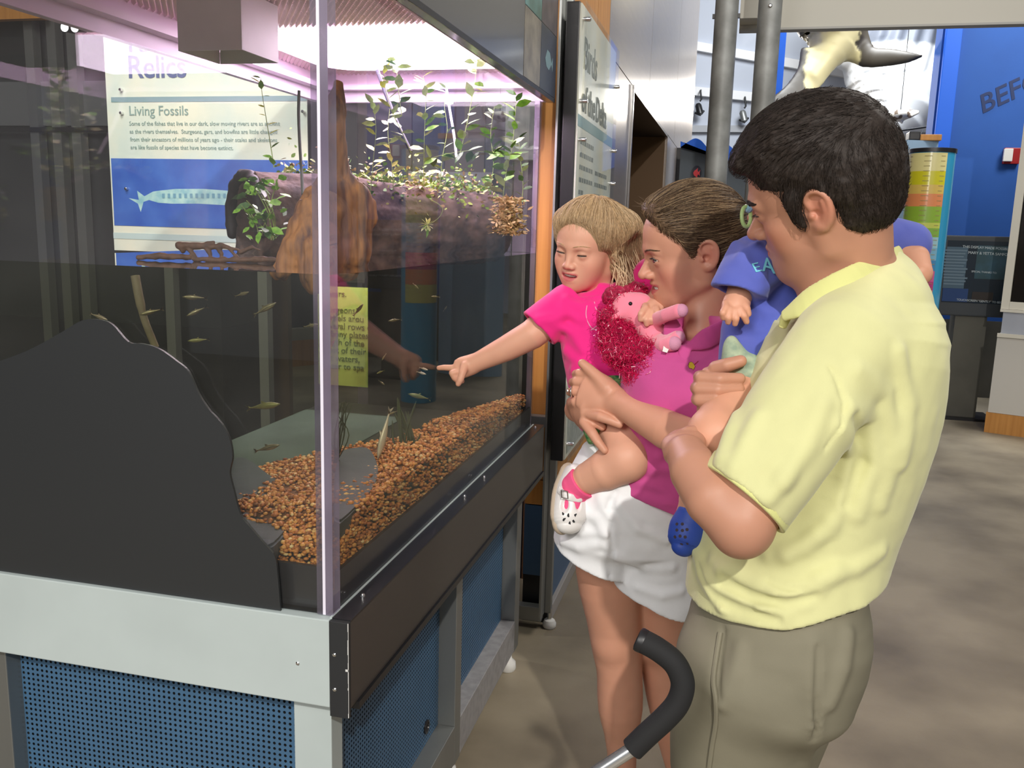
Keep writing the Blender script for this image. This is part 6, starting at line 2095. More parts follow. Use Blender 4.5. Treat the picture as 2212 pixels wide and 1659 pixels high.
# white mary-jane: sole, upper with openings, strap, buckle, punched petals
M_shw = mat('white_leather', (0.78, 0.76, 0.74), 0.35, coat=0.2, bump=0.1, bscale=120)
M_sole = mat('crepe_sole', srgb(176, 160, 140), 0.7, bump=0.3, bscale=300)
gz = Field()
SP = [cs(1243, 1028, 1.775), cs(1234, 1060, 1.765), cs(1231, 1095, 1.752), cs(1229, 1122, 1.742), cs(1229, 1134, 1.738)]
gz.loft(SP, [0.027, 0.031, 0.034, 0.033, 0.026], [0.036, 0.034, 0.031, 0.026, 0.020], (1, 0.12, 0.1), 0.008, cap=0.9)
# open top above the instep: carve two side windows and the collar
gz.ell(cs(1250, 1042, 1.722), (0.026, 0.034, 0.036), None, 0.004, 's')
gz.ell(cs(1219, 1088, 1.718), (0.0105, 0.018, 0.014), None, 0.003, 's')
gz.ell(cs(1250, 1090, 1.718), (0.0070, 0.015, 0.014), None, 0.003, 's')
shoe = thing('shoe', tuple(cs2w(cs(1231, 1095, 1.752))), 'white leather strap shoe with punched petals on the girl\'s foot', 'shoe')
field_obj('upper', gz, 0.0018, M_shw, shoe)
gso = Field()
off = vnorm(np.array([-0.75, 0.1, 0.66]))
gso.loft([p + off * 0.020 for p in SP], [0.024, 0.028, 0.031, 0.030, 0.024], [0.012, 0.012, 0.012, 0.012, 0.012], (0.66, 0.1, 0.75), 0.006, cap=2.0)
field_obj('sole', gso, 0.0022, M_sole, shoe)
st_ = [gz.hit(x, y) for x, y in ((1207, 1058), (1214, 1064), (1222, 1070), (1232, 1074), (1244, 1077), (1254, 1077), (1262, 1072))]
st_ = [p - vnorm(p) * 0.004 for p in [gk.hit(x, y) if q is None else q for q, (x, y) in zip(st_, ((1207, 1058), (1214, 1064), (1222, 1070), (1232, 1074), (1244, 1077), (1254, 1077), (1262, 1072)))] if p is not None]
sp_ = Field()
sp_.loft(st_, 0.0075, 0.0026, (0.2, 1, 0), 0.003)
field_obj('strap', sp_, 0.0014, M_shw, shoe)
b0 = cs(1219, 1068, st_[2][2] - 0.006)
G().tube([cs2w(b0 + np.array(v)) for v in ((-0.006, 0.009, 0), (0.006, 0.006, 0), (0.007, -0.008, 0), (-0.005, -0.006, 0), (-0.006, 0.009, 0))], 0.0014, 6).obj('buckle', M_chrome, shoe, True)
for x, y, r in ((1228, 1113, 0.0), (1219, 1122, 0.8), (1217, 1110, -0.6), (1243, 1113, 0.6), (1239, 1125, -0.4), (1231, 1130, 0.0)):
    q = gz.hit(x, y)
    if q is not None:
        e1 = np.array([math.sin(r), math.cos(r), 0])
        e2 = np.array([math.cos(r), -math.sin(r), 0])
        pet = [q - vnorm(q) * 0.0006 + e1 * 0.0042 * math.cos(w) + e2 * 0.0021 * math.sin(w) * (1.3 if math.cos(w) < 0 else 0.7) for w in np.linspace(0, 2 * math.pi, 9)[:-1]]
        G().prism([cs2w(p) for p in pet], C_F * 0.0008).obj('punched_petal', M_black, shoe)
ow = [gk.hit(x, y) for x, y in ((1243, 1042), (1240, 1052), (1246, 1064), (1255, 1058), (1252, 1046))]
# ================================================================== the baby in the man's arms
baby = thing('person', tuple(cs2w(cs(1680, 800, 1.5))), 'baby in a blue shirt held by the man, face hidden behind him', 'person')
BH = Head(cs(1722, 430, 1.50), (-0.95, -0.1, 0.15), (0, 1, 0), S=0.74, face=0.86, nose=0.5, jaw=0.95, cheek=1.2, chin=-0.006, lid=0.8, brow=0.2, cran=(1.06, 1.07, 1.06))
bb_ = Field()
BH.build(bb_)
bb_.chain([BH.p(-0.02, 0, -0.04), cs(1745, 540, 1.52)], [0.036, 0.04], 0.02)
bb_.loft([cs(1750, 560, 1.52), cs(1700, 660, 1.52), cs(1665, 780, 1.50)], [0.08, 0.075, 0.075], [0.06, 0.06, 0.06], (1, 0, 0), 0.02)
bb_.chain([cs(1660, 560, 1.475), cs(1610, 610, 1.44), cs(1596, 640, 1.425), cs(1590, 658, 1.418)], [0.030, 0.026, 0.021, 0.019], 0.012)
bb_.loft([cs(1592, 652, 1.418), cs(1587, 668, 1.412)], [0.020, 0.022], [0.013, 0.013], (1, 0, 0), 0.008)
for pts in (((1598, 668), (1607, 682), (1613, 695)), ((1588, 672), (1590, 688), (1588, 699)), ((1577, 670), (1574, 686), (1573, 696)), ((1568, 664), (1562, 676), (1562, 686))):
    bb_.chain([cs(pts[0][0], pts[0][1] - 8, 1.408), cs(*pts[0], 1.400), cs(*pts[1], 1.396), cs(*pts[2], 1.402)], [0.0066, 0.0062, 0.0058, 0.0048], 0.002)
bb_.chain([cs(1602, 656, 1.412), cs(1612, 666, 1.404), cs(1616, 678, 1.404)], [0.0075, 0.0068, 0.0056], 0.004)
# far arm reaches round the man's neck
bb_.chain([cs(1860, 545, 1.52), cs(1940, 545, 1.53), cs(1972, 560, 1.51), cs(1985, 590, 1.49)], [0.034, 0.030, 0.027, 0.022], 0.014)
# leg with bent knee, other leg hangs beyond
bb_.chain([cs(1640, 830, 1.47), cs(1590, 880, 1.41), cs(1548, 935, 1.345)], [0.055, 0.050, 0.040], 0.02)
bb_.ball(cs(1543, 942, 1.342), 0.037, 0.02)
bb_.chain([cs(1545, 945, 1.345), cs(1530, 1010, 1.37), cs(1505, 1080, 1.40), cs(1492, 1118, 1.41)], [0.036, 0.035, 0.028, 0.022], 0.016)
bb_.chain([cs(1492, 1118, 1.41), cs(1478, 1150, 1.40)], [0.022, 0.018], 0.01)
field_obj('body', bb_, 0.0030, M_sk3, baby, skin_cols(srgb(218, 160, 132), srgb(196, 104, 104), (BH,), blush=srgb(224, 138, 122)))
BH.add_eyes(baby, iris=(0.10, 0.14, 0.20))
bh = Field()
bh.ell(BH.p(-0.016, 0, 0.040), np.array((0.106, 0.088, 0.098)) * BH.S, BH.A, 0.02)
bh.ell(BH.p(0.118, 0, -0.01), np.array((0.08, 0.10, 0.092)) * BH.S, BH.A, 0.008, 's')
bh.ell(BH.p(0.0, 0, -0.09), np.array((0.12, 0.12, 0.10)) * BH.S, BH.A, 0.008, 's')
field_obj('hair', bh, 0.004, M_blond, baby)
M_bsh = mat('washed_blue_cotton', srgb(78, 92, 182), 0.9, col2=srgb(96, 106, 190), vscale=9, bump=0.35, bscale=700, sheen=0.2, bdist=0.0006)
bs_ = Field()
bs_.loft([cs(1745, 505, 1.50), cs(1742, 550, 1.50), cs(1700, 640, 1.50), cs(1672, 730, 1.49), cs(1662, 800, 1.475)], [0.06, 0.096, 0.094, 0.088, 0.084], [0.05, 0.072, 0.078, 0.080, 0.078], (1, 0.15, 0), 0.012, cap=0.5)
bsl = Field()
bsl.loft([cs(1690, 545, 1.49), cs(1640, 565, 1.455), cs(1605, 610, 1.43), cs(1588, 650, 1.418)], [0.050, 0.052, 0.046, 0.044], [0.046, 0.046, 0.042, 0.042], (1, 0.4, 0), 0.012, cap=0.3)
bc, bn = cs(1594, 630, 1.425), vnorm(np.array([-0.28, -1.0, 0]))
bsl.plane(bc, bn, bc - 0.3, bc + 0.3, 0.002)
bsl.chain([cs(1602, 618, 1.43), cs(1586, 662, 1.415)], [0.034, 0.036], 0.002, 's')
bs_.sub(bsl, 0.012)
bs_.chain([cs(1840, 535, 1.52), cs(1930, 522, 1.535), cs(1962, 528, 1.53)], [0.045, 0.040, 0.038], 0.02)
bs_.plane(cs(1620, 790, 1.40), vnorm(np.array([-0.05, -1.0, -0.1])), cs(1650, 772, 1.47) - 0.25, cs(1650, 772, 1.47) + 0.25, 0.003)
folds(bs_, [([(1622, 650), (1640, 620), (1680, 600)], 0.006), ([(1600, 560), (1625, 590), (1620, 640)], 0.005), ([(1640, 660), (1660, 680), (1690, 670)], 0.005), ([(1600, 740), (1640, 752), (1680, 735)], 0.005), ([(1590, 530), (1610, 545), (1640, 540)], 0.005),
            ([(1612, 690), (1640, 715), (1680, 710)], 0.005), ([(1640, 530), (1650, 560), (1640, 600)], 0.004)])
l_, h_ = bs_.bounds()
bs_.warp(lambda X: 0.0024 * vnoise(X, 19, 31) + 0.0011 * vnoise(X, 50, 32), l_, h_)
bshirt = field_obj('shirt', bs_, 0.0036, M_bsh, baby)
M_let = mat('turquoise_letters', srgb(120, 205, 225), 0.6)
for ch, x, y, sz, rot in (('E', 1630, 590, 0.021, 0.28), ('A', 1646, 586, 0.030, 0.02), ('S', 1673, 586, 0.028, -0.04)):
    q = bs_.hit(x + 6, y - 8)
    if q is None:
        continue
    n = bs_.grad(q[None])[0]
    p = bs_.hit(x, y)
    p = (q if p is None else p) + n * 0.0015
    xd = np.array([math.cos(rot), math.sin(rot), 0.0])
    xd = vnorm(xd - n * (xd @ n))
    yd = np.array([0, 1.0, 0])
    yd = vnorm(yd - n * (yd @ n) - xd * (yd @ xd))
    text_obj('shirt_letter', ch, cs2w(p), CS_M.T @ xd, CS_M.T @ yd, sz * 1.25, M_let, bshirt, extr=0.0006)
# pale green shorts
bsh = Field()
bsh.loft([cs(1660, 740, 1.49), cs(1640, 790, 1.475), cs(1605, 850, 1.43)], [0.066, 0.062, 0.054], [0.066, 0.062, 0.056], (1, 0.3, 0), 0.01, cap=0.3)
bsh.plane(cs(1585, 862, 1.42), vnorm(np.array([-0.7, -0.8, -0.6])), cs(1585, 862, 1.42) - 0.3, cs(1585, 862, 1.42) + 0.3, 0.003)
bsh.ell(cs(1580, 755, 1.43), (0.012, 0.022, 0.016), None, 0.02)
l_, h_ = bsh.bounds()
bsh.warp(lambda X: 0.003 * vnoise(X, 30, 41), l_, h_)
field_obj('shorts', bsh, 0.003, mat('pale_green_print', srgb(176, 190, 160), 0.9, col2=srgb(140, 160, 140), vscale=60), baby)
# pacifier with green ring
pc_ = thing('pacifier', tuple(cs2w(cs(1612, 466, 1.48))), 'green ringed pacifier at the baby\'s mouth beside the man\'s nose', 'pacifier')
G().tube([cs2w(cs(1612, 468, 1.48) + np.array([0.0085 * math.cos(w), 0.017 * math.sin(w), 0.004 * math.cos(w)])) for w in np.linspace(0, 2 * math.pi, 25)], 0.0034, 8, False).obj('ring', mat('lime_plastic', srgb(176, 206, 132), 0.35), pc_, True)
G().lathe(cs2w(cs(1620, 449, 1.482)), [(0.004, -0.006), (0.009, -0.003), (0.010, 0.002), (0.005, 0.006)], 12, CS_M.T @ np.array([-0.8, 0.5, 0])).obj('shield', mat('pale_blue_plastic', srgb(150, 190, 212), 0.35), pc_, True)
# blue clog
cl = thing('clog', tuple(cs2w(cs(1474, 1150, 1.40))), 'blue rubber clog with round holes on the baby\'s foot', 'shoe')
cf = Field()
cf.loft([cs(1500, 1112, 1.40), cs(1490, 1142, 1.40), cs(1478, 1172, 1.395), cs(1474, 1184, 1.392)], [0.028, 0.033, 0.028, 0.018], [0.026, 0.030, 0.026, 0.016], (1, -0.4, 0.2), 0.01, cap=0.8)
M_clog = mat('blue_foam', srgb(44, 76, 170), 0.55, bump=0.1, bscale=300)
field_obj('upper', cf, 0.0022, M_clog, cl)
for x, y in ((1462, 1132), (1474, 1132), (1462, 1145), (1474, 1146), (1484, 1144), (1469, 1158), (1480, 1160), (1458, 1160), (1472, 1176), (1484, 1174)):
    q = cf.hit(x, y)
    if q is not None:
        n = cf.grad(q[None])[0]
        G().lathe(cs2w(q - n * 0.0008), [(0.0026, 0.0), (0.0026, 0.001)], 10, CS_M.T @ n).obj('vent_hole', mat('clog_hole', srgb(60, 50, 60), 0.8), cl)

# ================================================================== the plush toy
M_plu = mat('pink_plush', srgb(244, 138, 160), 0.95, bump=0.6, bscale=900, sheen=0.5, bdist=0.0008)
plush = thing('plush_toy', tuple(cs2w(cs(1410, 700, 1.718))), 'plain pink plush animal with glossy magenta tinsel hair under the girl\'s hand', 'plush toy')
pf_ = Field()
pf_.ell(cs(1358, 664, 1.743), (0.034, 0.030, 0.028), None, 0.01)
pf_.ell(cs(1385, 652, 1.733), (0.020, 0.017, 0.018), None, 0.014)
pf_.chain([cs(1362, 668, 1.743), cs(1400, 706, 1.723)], [0.020, 0.022], 0.014)
pf_.loft([cs(1400, 700, 1.723), cs(1412, 722, 1.718), cs(1418, 740, 1.718)], [0.022, 0.026, 0.022], [0.022, 0.024, 0.02], (1, 0, 0), 0.012)
pf_.chain([cs(1408, 694, 1.718), cs(1440, 680, 1.650), cs(1466, 672, 1.626)], [0.014, 0.0125, 0.0135], 0.01)
pf_.chain([cs(1418, 738, 1.716), cs(1444, 738, 1.656), cs(1462, 730, 1.642)], [0.016, 0.013, 0.0135], 0.01)
pf_.chain([cs(1414, 744, 1.708), cs(1436, 746, 1.644), cs(1452, 742, 1.632)], [0.016, 0.013, 0.0145], 0.01)
pf_.chain([cs(1340, 676, 1.730), cs(1326, 686, 1.723)], [0.011, 0.006], 0.008)
field_obj('body', pf_, 0.0022, M_plu, plush)
M_pad = mat('pale_paw', srgb(214, 150, 176), 0.95, bump=0.5, bscale=900)
for c, r in ((cs(1472, 671, 1.622), 0.0128), (cs(1466, 729, 1.639), 0.0128), (cs(1456, 742, 1.628), 0.0138)):
    G().lathe(cs2w(c), [(r * math.sin(t), -r * math.cos(t)) for t in np.linspace(0.05, 3.09, 10)], 14).obj('paw', M_pad, plush, True)
q = pf_.hit(1362, 656)
G().lathe(cs2w(q + np.array([0, 0, 0.001])), [(0.0042 * math.sin(t), -0.0042 * math.cos(t)) for t in np.linspace(0.05, 3.09, 8)], 12).obj('bead_eye', mat('black_bead', (0.01, 0.01, 0.012), 0.1, coat=0.5), plush, True)
tg = [cs(1434, 745, 1.630), cs(1443, 744, 1.630), cs(1446, 752, 1.626), cs(1441, 762, 1.624), cs(1431, 759, 1.626)]
G().prism([cs2w(p) for p in tg], C_F * 0.001).obj('care_tag', M_white, plush)
# tinsel hair: soft lumps wound over with glossy curls
M_tin = mat('magenta_tinsel', srgb(206, 14, 80), 0.28, var=0.3, vscale=60, coat=0.4, spec=0.7)
th = Field()
for x, y, d, rx, ry in ((1376, 628, 1.765, 24, 18), (1334, 646, 1.760, 32, 28), (1316, 690, 1.750, 26, 28), (1340, 722, 1.735, 36, 28), (1318, 742, 1.74, 26, 26), (1350, 762, 1.705, 44, 34), (1385, 768, 1.680, 34, 34), (1402, 796, 1.665, 22, 28), (1375, 812, 1.675, 24, 18), (1340, 690, 1.765, 30, 30)):
    th.ell(cs(x, y, d), (rx * d / F_PX, ry * d / F_PX, 0.028), None, 0.012)
l_, h_ = th.bounds()
th.warp(lambda X: 0.004 * vnoise(X, 60, 51) + 0.002 * vnoise(X, 150, 52), l_, h_)
field_obj('tinsel_hair', th, 0.0028, mat('dark_tinsel', srgb(150, 8, 56), 0.6, var=0.3, vscale=80), plush)
V, _ = th.mesh(0.006, 1)
V = V[V[:, 2] < np.median(V[:, 2]) + 0.01]
rg = np.random.RandomState(30)
cg = G()
for p in V[rg.choice(len(V), 1100)]:
    ax = vnorm(rg.normal(0, 1, 3) * np.array([1, 1, 0.4]))
    e1 = vnorm(np.cross(ax, rg.normal(0, 1, 3)))
    e2 = np.cross(ax, e1)
    r, L_ = rg.uniform(0.003, 0.010), rg.uniform(0.008, 0.034)
    tn = rg.uniform(1.0, 2.6)
    pts = [p + ax * L_ * (t - 0.5) + r * (e1 * math.cos(6.28 * tn * t) + e2 * math.sin(6.28 * tn * t)) - vnorm(p) * 0.002 for t in np.linspace(0, 1, 12)]
    cg.tube([cs2w(x) for x in pts], 0.00042, 3, False)
cu_o = cg.obj('tinsel_curls', M_tin, plush, True)
cu_o['kind'] = 'stuff'
gl_ = G()
for p in V[rg.choice(len(V), 60)]:
    c = cs2w(p - vnorm(p) * 0.003)
    s_ = rg.uniform(0.0007, 0.0013)
    gl_.lathe(c, [(0.0001, -s_), (s_, 0), (0.0001, s_)], 5)
g_o = gl_.obj('glitter', mat('glitter', (0.95, 0.85, 0.9), 0.15, 0.9), plush)
g_o['kind'] = 'stuff'
# printed outline on the girl's shirt
M_sil = mat('silver_print', srgb(232, 170, 196), 0.5)
for ln in (((1268, 660), (1266, 680), (1272, 700), (1284, 712), (1304, 706)), ((1284, 652), (1288, 668), (1300, 676)), ((1276, 714), (1290, 704))):
    pts = [gs.hit(x, y) for x, y in ln]
    pts = [cs2w(p - vnorm(p) * 0.0008) for p in pts if p is not None]
    if len(pts) > 1:
        G().tube(spline(pts, 5), 0.0009, 5).obj('shirt_print', M_sil, gshirt)

# ================================================================== the stroller handle in front
stl = thing('stroller', tuple(cs2w(cs(1250, 1720, 1.26)) * np.array([1, 1, 0])), 'curved black foam stroller handle on a silver tube at the bottom', 'stroller')
hp = [(1383, 1382, 1.245), (1420, 1402, 1.238), (1455, 1430, 1.232), (1472, 1462, 1.230), (1474, 1490, 1.230), (1462, 1522, 1.232), (1436, 1552, 1.236), (1400, 1585, 1.242), (1366, 1618, 1.248)]
HP = spline([cs2w(cs(*p)) for p in hp], 6)
M_foam = mat('black_foam', (0.012, 0.012, 0.013), 0.8, bump=0.4, bscale=900, bdist=0.0006)
G().tube(HP, 0.0168, 24).obj('foam_grip', M_foam, stl, True)
d0 = vnorm(HP[0] - HP[1])
G().lathe(HP[0] + d0 * 0.0005, [(0.0172, -0.006), (0.0175, 0.0), (0.0165, 0.003), (0.0120, 0.0045)], 24, d0).obj('end_cap', mat('black_plastic', (0.016, 0.016, 0.018), 0.4), stl, True)
e_ = HP[-1]
low = cs2w(cs(1240, 1700, 1.262))
dirn = vnorm(low - e_)
tip = low + dirn * 0.25
base = np.array([tip[0] - 0.05, tip[1] - 0.05, 0.09])
G().tube([e_ - dirn * 0.02, low, tip, (tip + base) / 2 + np.array([0, 0, 0.05]), base], 0.0098, 18).obj('silver_tube', mat('stroller_alu', (0.72, 0.74, 0.76), 0.25, 0.9), stl, True)
G().lathe(base + np.array([0, -0.015, 0]), [(0.02, 0), (0.07, 0.003), (0.09, 0.008), (0.09, 0.022), (0.07, 0.027), (0.02, 0.03)], 28, (0, 1, 0)).obj('wheel', M_black, stl, True)
# ================================================================== inside the tank
rgt = np.random.RandomState(77)
# ---- gravel bed
gv = thing('gravel_bed', (-0.85, 1.9, ZR + 0.03), 'bed of orange brown pebbles along the tank floor', 'gravel')
gv['kind'] = 'stuff'
ico = bmesh.new()
bmesh.ops.create_icosphere(ico, subdivisions=1, radius=1)
iv = np.array([v.co[:] for v in ico.verts])
if_ = np.array([[v.index for v in f.verts] for f in ico.faces])
ico.free()


def gravel_h(x, y):
    h = 0.985 - 0.10 * np.clip((XR - 0.06 - x) / 0.5, 0, 1) ** 1.5 - 0.035 * np.clip((y - 2.2) / 0.5, 0, 1)
    return h - 0.045 * np.clip((YF + 0.16 - y) / 0.12, 0, 1)


def gravel_in(x, y):
    lim = np.where(y < 1.78, -1.22, np.where(y < 1.98, -1.22 + (y - 1.78) / 0.2 * 0.44, -0.78 + (y - 1.98) / 0.7 * 0.10))
    return x > lim


n_p = 12000
gx = XR - 0.024 - (rgt.uniform(0, 1, n_p) ** 1.3) * 0.62
gy = YF + 0.045 + rgt.uniform(0, 1, n_p) ** 1.25 * (YB - YF - 0.07)
ok = gravel_in(gx, gy)
gx, gy = gx[ok], gy[ok]
gz_ = gravel_h(gx, gy) + rgt.normal(0, 0.0022, len(gx))
# a skin of pebbles down the panes
n_s = 2600
sx_ = np.concatenate([np.full(n_s, XR - 0.018) - rgt.uniform(0, 0.005, n_s), rgt.uniform(-1.2, XR - 0.03, 1400)])
sy_ = np.concatenate([YF + 0.045 + rgt.uniform(0, 1, n_s) ** 1.3 * (YB - YF - 0.09), np.full(1400, YF + 0.044) + rgt.uniform(0, 0.005, 1400)])
sz_ = (ZR + 0.03) + rgt.uniform(0, 1, len(sx_)) * (gravel_h(sx_, sy_) - ZR - 0.03)
PX, PY, PZ = np.concatenate([gx, sx_]), np.concatenate([gy, sy_]), np.concatenate([gz_, sz_])
N_ = len(PX)
R_ = rgt.uniform(0.0026, 0.0058, N_)
sc3 = R_[:, None] * np.stack([rgt.uniform(0.8, 1.3, N_), rgt.uniform(0.8, 1.3, N_), rgt.uniform(0.55, 0.9, N_)], 1)
an = rgt.uniform(0, 6.28, N_)
ca_, sa_ = np.cos(an), np.sin(an)
v = iv[None] * sc3[:, None]
vr = np.stack([v[..., 0] * ca_[:, None] - v[..., 1] * sa_[:, None], v[..., 0] * sa_[:, None] + v[..., 1] * ca_[:, None], v[..., 2]], -1)
vr += np.stack([PX, PY, PZ], 1)[:, None]
pal = np.array([srgb(196, 122, 62), srgb(214, 150, 84), srgb(168, 96, 48), srgb(222, 176, 120), srgb(140, 84, 46), srgb(206, 134, 70), srgb(228, 196, 152)])
pc2 = pal[rgt.choice(len(pal), N_, p=[0.25, 0.2, 0.18, 0.1, 0.12, 0.12, 0.03])]
Fp = (if_[None] + len(iv) * np.arange(N_)[:, None, None]).reshape(-1, 3)
M_peb = mat('pebbles', (0.5, 0.3, 0.15), 0.45, attr='Col', spec=0.4)
po = mesh_obj('pebbles', vr.reshape(-1, 3), Fp, M_peb, gv, True, cols=np.repeat(pc2, len(iv), 0))
po['kind'] = 'stuff'
# solid core below
gr = G()
nx_, ny_ = 26, 40
xs_, ys_ = np.linspace(-1.24, XR - 0.021, nx_), np.linspace(YF + 0.044, YB - 0.02, ny_)
cv_ = []
for y in ys_:
    for x in xs_:
        cv_.append((x, y, max(gravel_h(x, y) - 0.006, ZR + 0.032) if gravel_in(np.array(x), np.array(y)) else ZR + 0.031))
cfz = [(j * nx_ + i, j * nx_ + i + 1, (j + 1) * nx_ + i + 1, (j + 1) * nx_ + i) for j in range(ny_ - 1) for i in range(nx_ - 1)]
cfz = [f for f in cfz if all(cv_[k][2] > ZR + 0.0312 for k in f)]
mesh_obj('gravel_core', cv_, cfz, mat('gravel_core', srgb(120, 76, 42), 0.8, var=0.3, vscale=200), gv)

# ---- slabs of dark slate
M_slate = mat('dark_slate', srgb(58, 62, 66), 0.55, var=0.2, vscale=12, bump=0.3, bscale=60)


def slab(outline, lift, label):
    q = np.array(outline)
    zt_ = float(np.mean(gravel_h(q[:, 0], q[:, 1]))) + lift
    p = spline([np.array([x, y, zt_ - 0.03]) for x, y in q], 3, True)
    c = np.mean(p, 0)
    g = G().prism(p, (0, 0, 0.026)).prism([c + (x - c) * 0.965 + np.array([0, 0, 0.026]) for x in p], (0, 0, 0.004))
    tag(g.obj('slate_slab', M_slate, origin=c), label, 'stone', 'slate slabs in the tank')


slab([on_z(x, y, 0.972)[:2] for x, y in ((722, 1140), (770, 1112), (804, 1075), (818, 1030), (800, 985), (770, 980), (730, 1000))], 0.014, 'dark grey slate slab on the pebbles just right of the tank corner')
slab([on_z(x, y, 0.925)[:2] for x, y in ((560, 1210), (606, 1195), (648, 1125), (630, 1080), (580, 1050), (535, 1015), (500, 1020), (480, 1120))], 0.012, 'dark slate slab behind the rock cut-out on the left')

# ---- hollow log
lg = Field()
A0, A1 = np.array([-1.165, 1.99, 1.497]), np.array([-0.70, 2.56, 1.485])
la = vnorm(A1 - A0)
up_ = np.array([0, 0, 1.0])
lg.loft([A0 - la * 0.0, A0 + la * 0.2, A0 + la * 0.45, A1], [0.112, 0.118, 0.112, 0.095], [0.118, 0.116, 0.108, 0.10], up_, 0.01, cap=0.12)
lg.loft([A0 - la * 0.10, A0 + la * 0.06], [0.092, 0.080], [0.098, 0.084], up_, 0.01, op='s', cap=0.2)
lg.ell(A0 + la * 0.20 + np.array([0.05, -0.05, 0.07]), (0.05, 0.04, 0.03), None, 0.04)
lg.ell(A1 - la * 0.02 + np.array([0.0, 0, 0.02]), (0.07, 0.06, 0.08), None, 0.04)
l_, h_ = lg.bounds()


def bark(X):
    q = np.stack([X @ la * 7, X[:, 2] * 38, (X @ np.cross(la, up_)) * 38], 1)
    return 0.006 * vnoise(X, 22, 61) + 0.004 * vnoise(q, 1.0, 62) + 0.002 * vnoise(X, 120, 63)


lg.warp(bark, l_ - 0.05, h_ + 0.05)
M_bark = mat('weathered_bark', srgb(98, 76, 66), 0.85, col2=srgb(66, 52, 50), vscale=26, bump=0.6, bscale=90, bdist=0.003)
M_rim = mat('wet_bark_rim', srgb(40, 30, 32), 0.6, var=0.3, vscale=40)
log = thing('hollow_log', tuple((A0 + A1) / 2), 'thick mossy hollow log lying across the water surface', 'log')
field_obj('bark', lg, 0.0058, M_bark, log, cam=False)
lr = Field()
e1, e2 = np.array([0, 0, 1.0]), np.cross(la, up_)
lr.chain([A0 - la * 0.012 + 0.104 * (e1 * math.sin(w) + e2 * math.cos(w)) for w in np.linspace(-0.3, 3.5, 18)], 0.0145, 0.004)
l_, h_ = lr.bounds()
lr.warp(lambda X: 0.003 * vnoise(X, 60, 64), l_, h_)
field_obj('dark_rim', lr, 0.0035, M_rim, log, cam=False)

# ---- upright stump
stf = Field()
D_ = 1.66
stf.loft([cs(742, 470, D_ + 0.05), cs(735, 410, D_ + 0.04), cs(728, 340, D_ + 0.02), cs(722, 280, D_), cs(722, 235, D_), cs(727, 205, D_)], [0.042, 0.030, 0.021, 0.019, 0.022, 0.012], [0.04, 0.03, 0.022, 0.02, 0.022, 0.012], (1, 0, 0), 0.012)
stf.chain([cs(726, 240, D_), cs(729, 215, D_), cs(728, 180, D_)], [0.016, 0.013, 0.007], 0.01)
stf.chain([cs(733, 215, D_), cs(736, 182, D_)], [0.008, 0.005], 0.006)
stf.chain([cs(740, 430, D_ + 0.04), cs(768, 425, D_ + 0.05), cs(786, 445, D_ + 0.06), cs(798, 470, D_ + 0.07)], [0.035, 0.028, 0.024, 0.016], 0.03)
stf.loft([cs(735, 420, D_ + 0.04), cs(742, 500, D_ + 0.05), cs(740, 560, D_ + 0.05), cs(738, 588, D_ + 0.05)], [0.035, 0.050, 0.052, 0.03], [0.035, 0.045, 0.045, 0.03], (1, 0, 0), 0.02)
stf.chain([cs(712, 400, D_ + 0.02), cs(676, 440, D_ - 0.01), cs(650, 500, D_ - 0.02), cs(632, 545, D_ - 0.03), cs(606, 588, D_ - 0.03)], [0.022, 0.026, 0.026, 0.024, 0.016], 0.02)
stf.chain([cs(690, 470, D_), cs(680, 540, D_ - 0.03), cs(682, 600, D_ - 0.03)], [0.03, 0.032, 0.03], 0.02)
stf.ball(cs(716, 247, D_ - 0.028), 0.0155, 0.006, 's')
stf.ball(cs(653, 420, D_ - 0.03), 0.012, 0.004, 's')
l_, h_ = stf.bounds()
stf.warp(lambda X: 0.0035 * vnoise(X * np.array([1, 0.12, 1]), 110, 71) + 0.0025 * vnoise(X, 45, 72), l_ - 0.05, h_ + 0.05)
M_stump = mat('orange_driftwood', srgb(158, 106, 58), 0.7, col2=srgb(84, 54, 46), vscale=30, stretch=(2, 2, 0.25), bump=0.5, bscale=90, bdist=0.002)
stp = thing('driftwood_stump', tuple(cs2w(cs(735, 590, D_))), 'upright driftwood stump with a knot hole at the tank corner', 'driftwood')
field_obj('trunk', stf, 0.003, M_stump, stp)

# ---- small driftwood on the water
dw = Field()
for pts, r in ((((388, 530), (430, 532), (480, 532), (515, 540)), (0.010, 0.009, 0.008, 0.003)), (((400, 533), (418, 548), (424, 556)), (0.006, 0.005, 0.003)), (((440, 530), (452, 545), (456, 556)), (0.006, 0.005, 0.003)),
               (((470, 532), (478, 548), (476, 560)), (0.007, 0.005, 0.003)), (((495, 536), (505, 548), (512, 553)), (0.005, 0.004, 0.003)), (((388, 528), (396, 542)), (0.008, 0.006)), (((448, 528), (462, 524)), (0.008, 0.005)),
               (((300, 556), (350, 553), (410, 556)), (0.006, 0.009, 0.006)), (((420, 560), (480, 562), (560, 560), (620, 562)), (0.006, 0.007, 0.008, 0.006)), (((520, 545), (545, 534), (560, 540)), (0.006, 0.005, 0.003))):
    dw.chain([cs(x, y, 1.70) for x, y in pts], [q * 0.72 for q in r], 0.003)
l_, h_ = dw.bounds()
dw.warp(lambda X: 0.0018 * vnoise(X, 120, 81), l_, h_)
dwt = thing('driftwood_branch', tuple(cs2w(cs(450, 556, 1.70))), 'knobbly little driftwood branch resting on the water in front of the log', 'driftwood')
field_obj('branch', dw, 0.002, mat('brown_twig', srgb(84, 58, 42), 0.7, var=0.4, vscale=60), dwt)

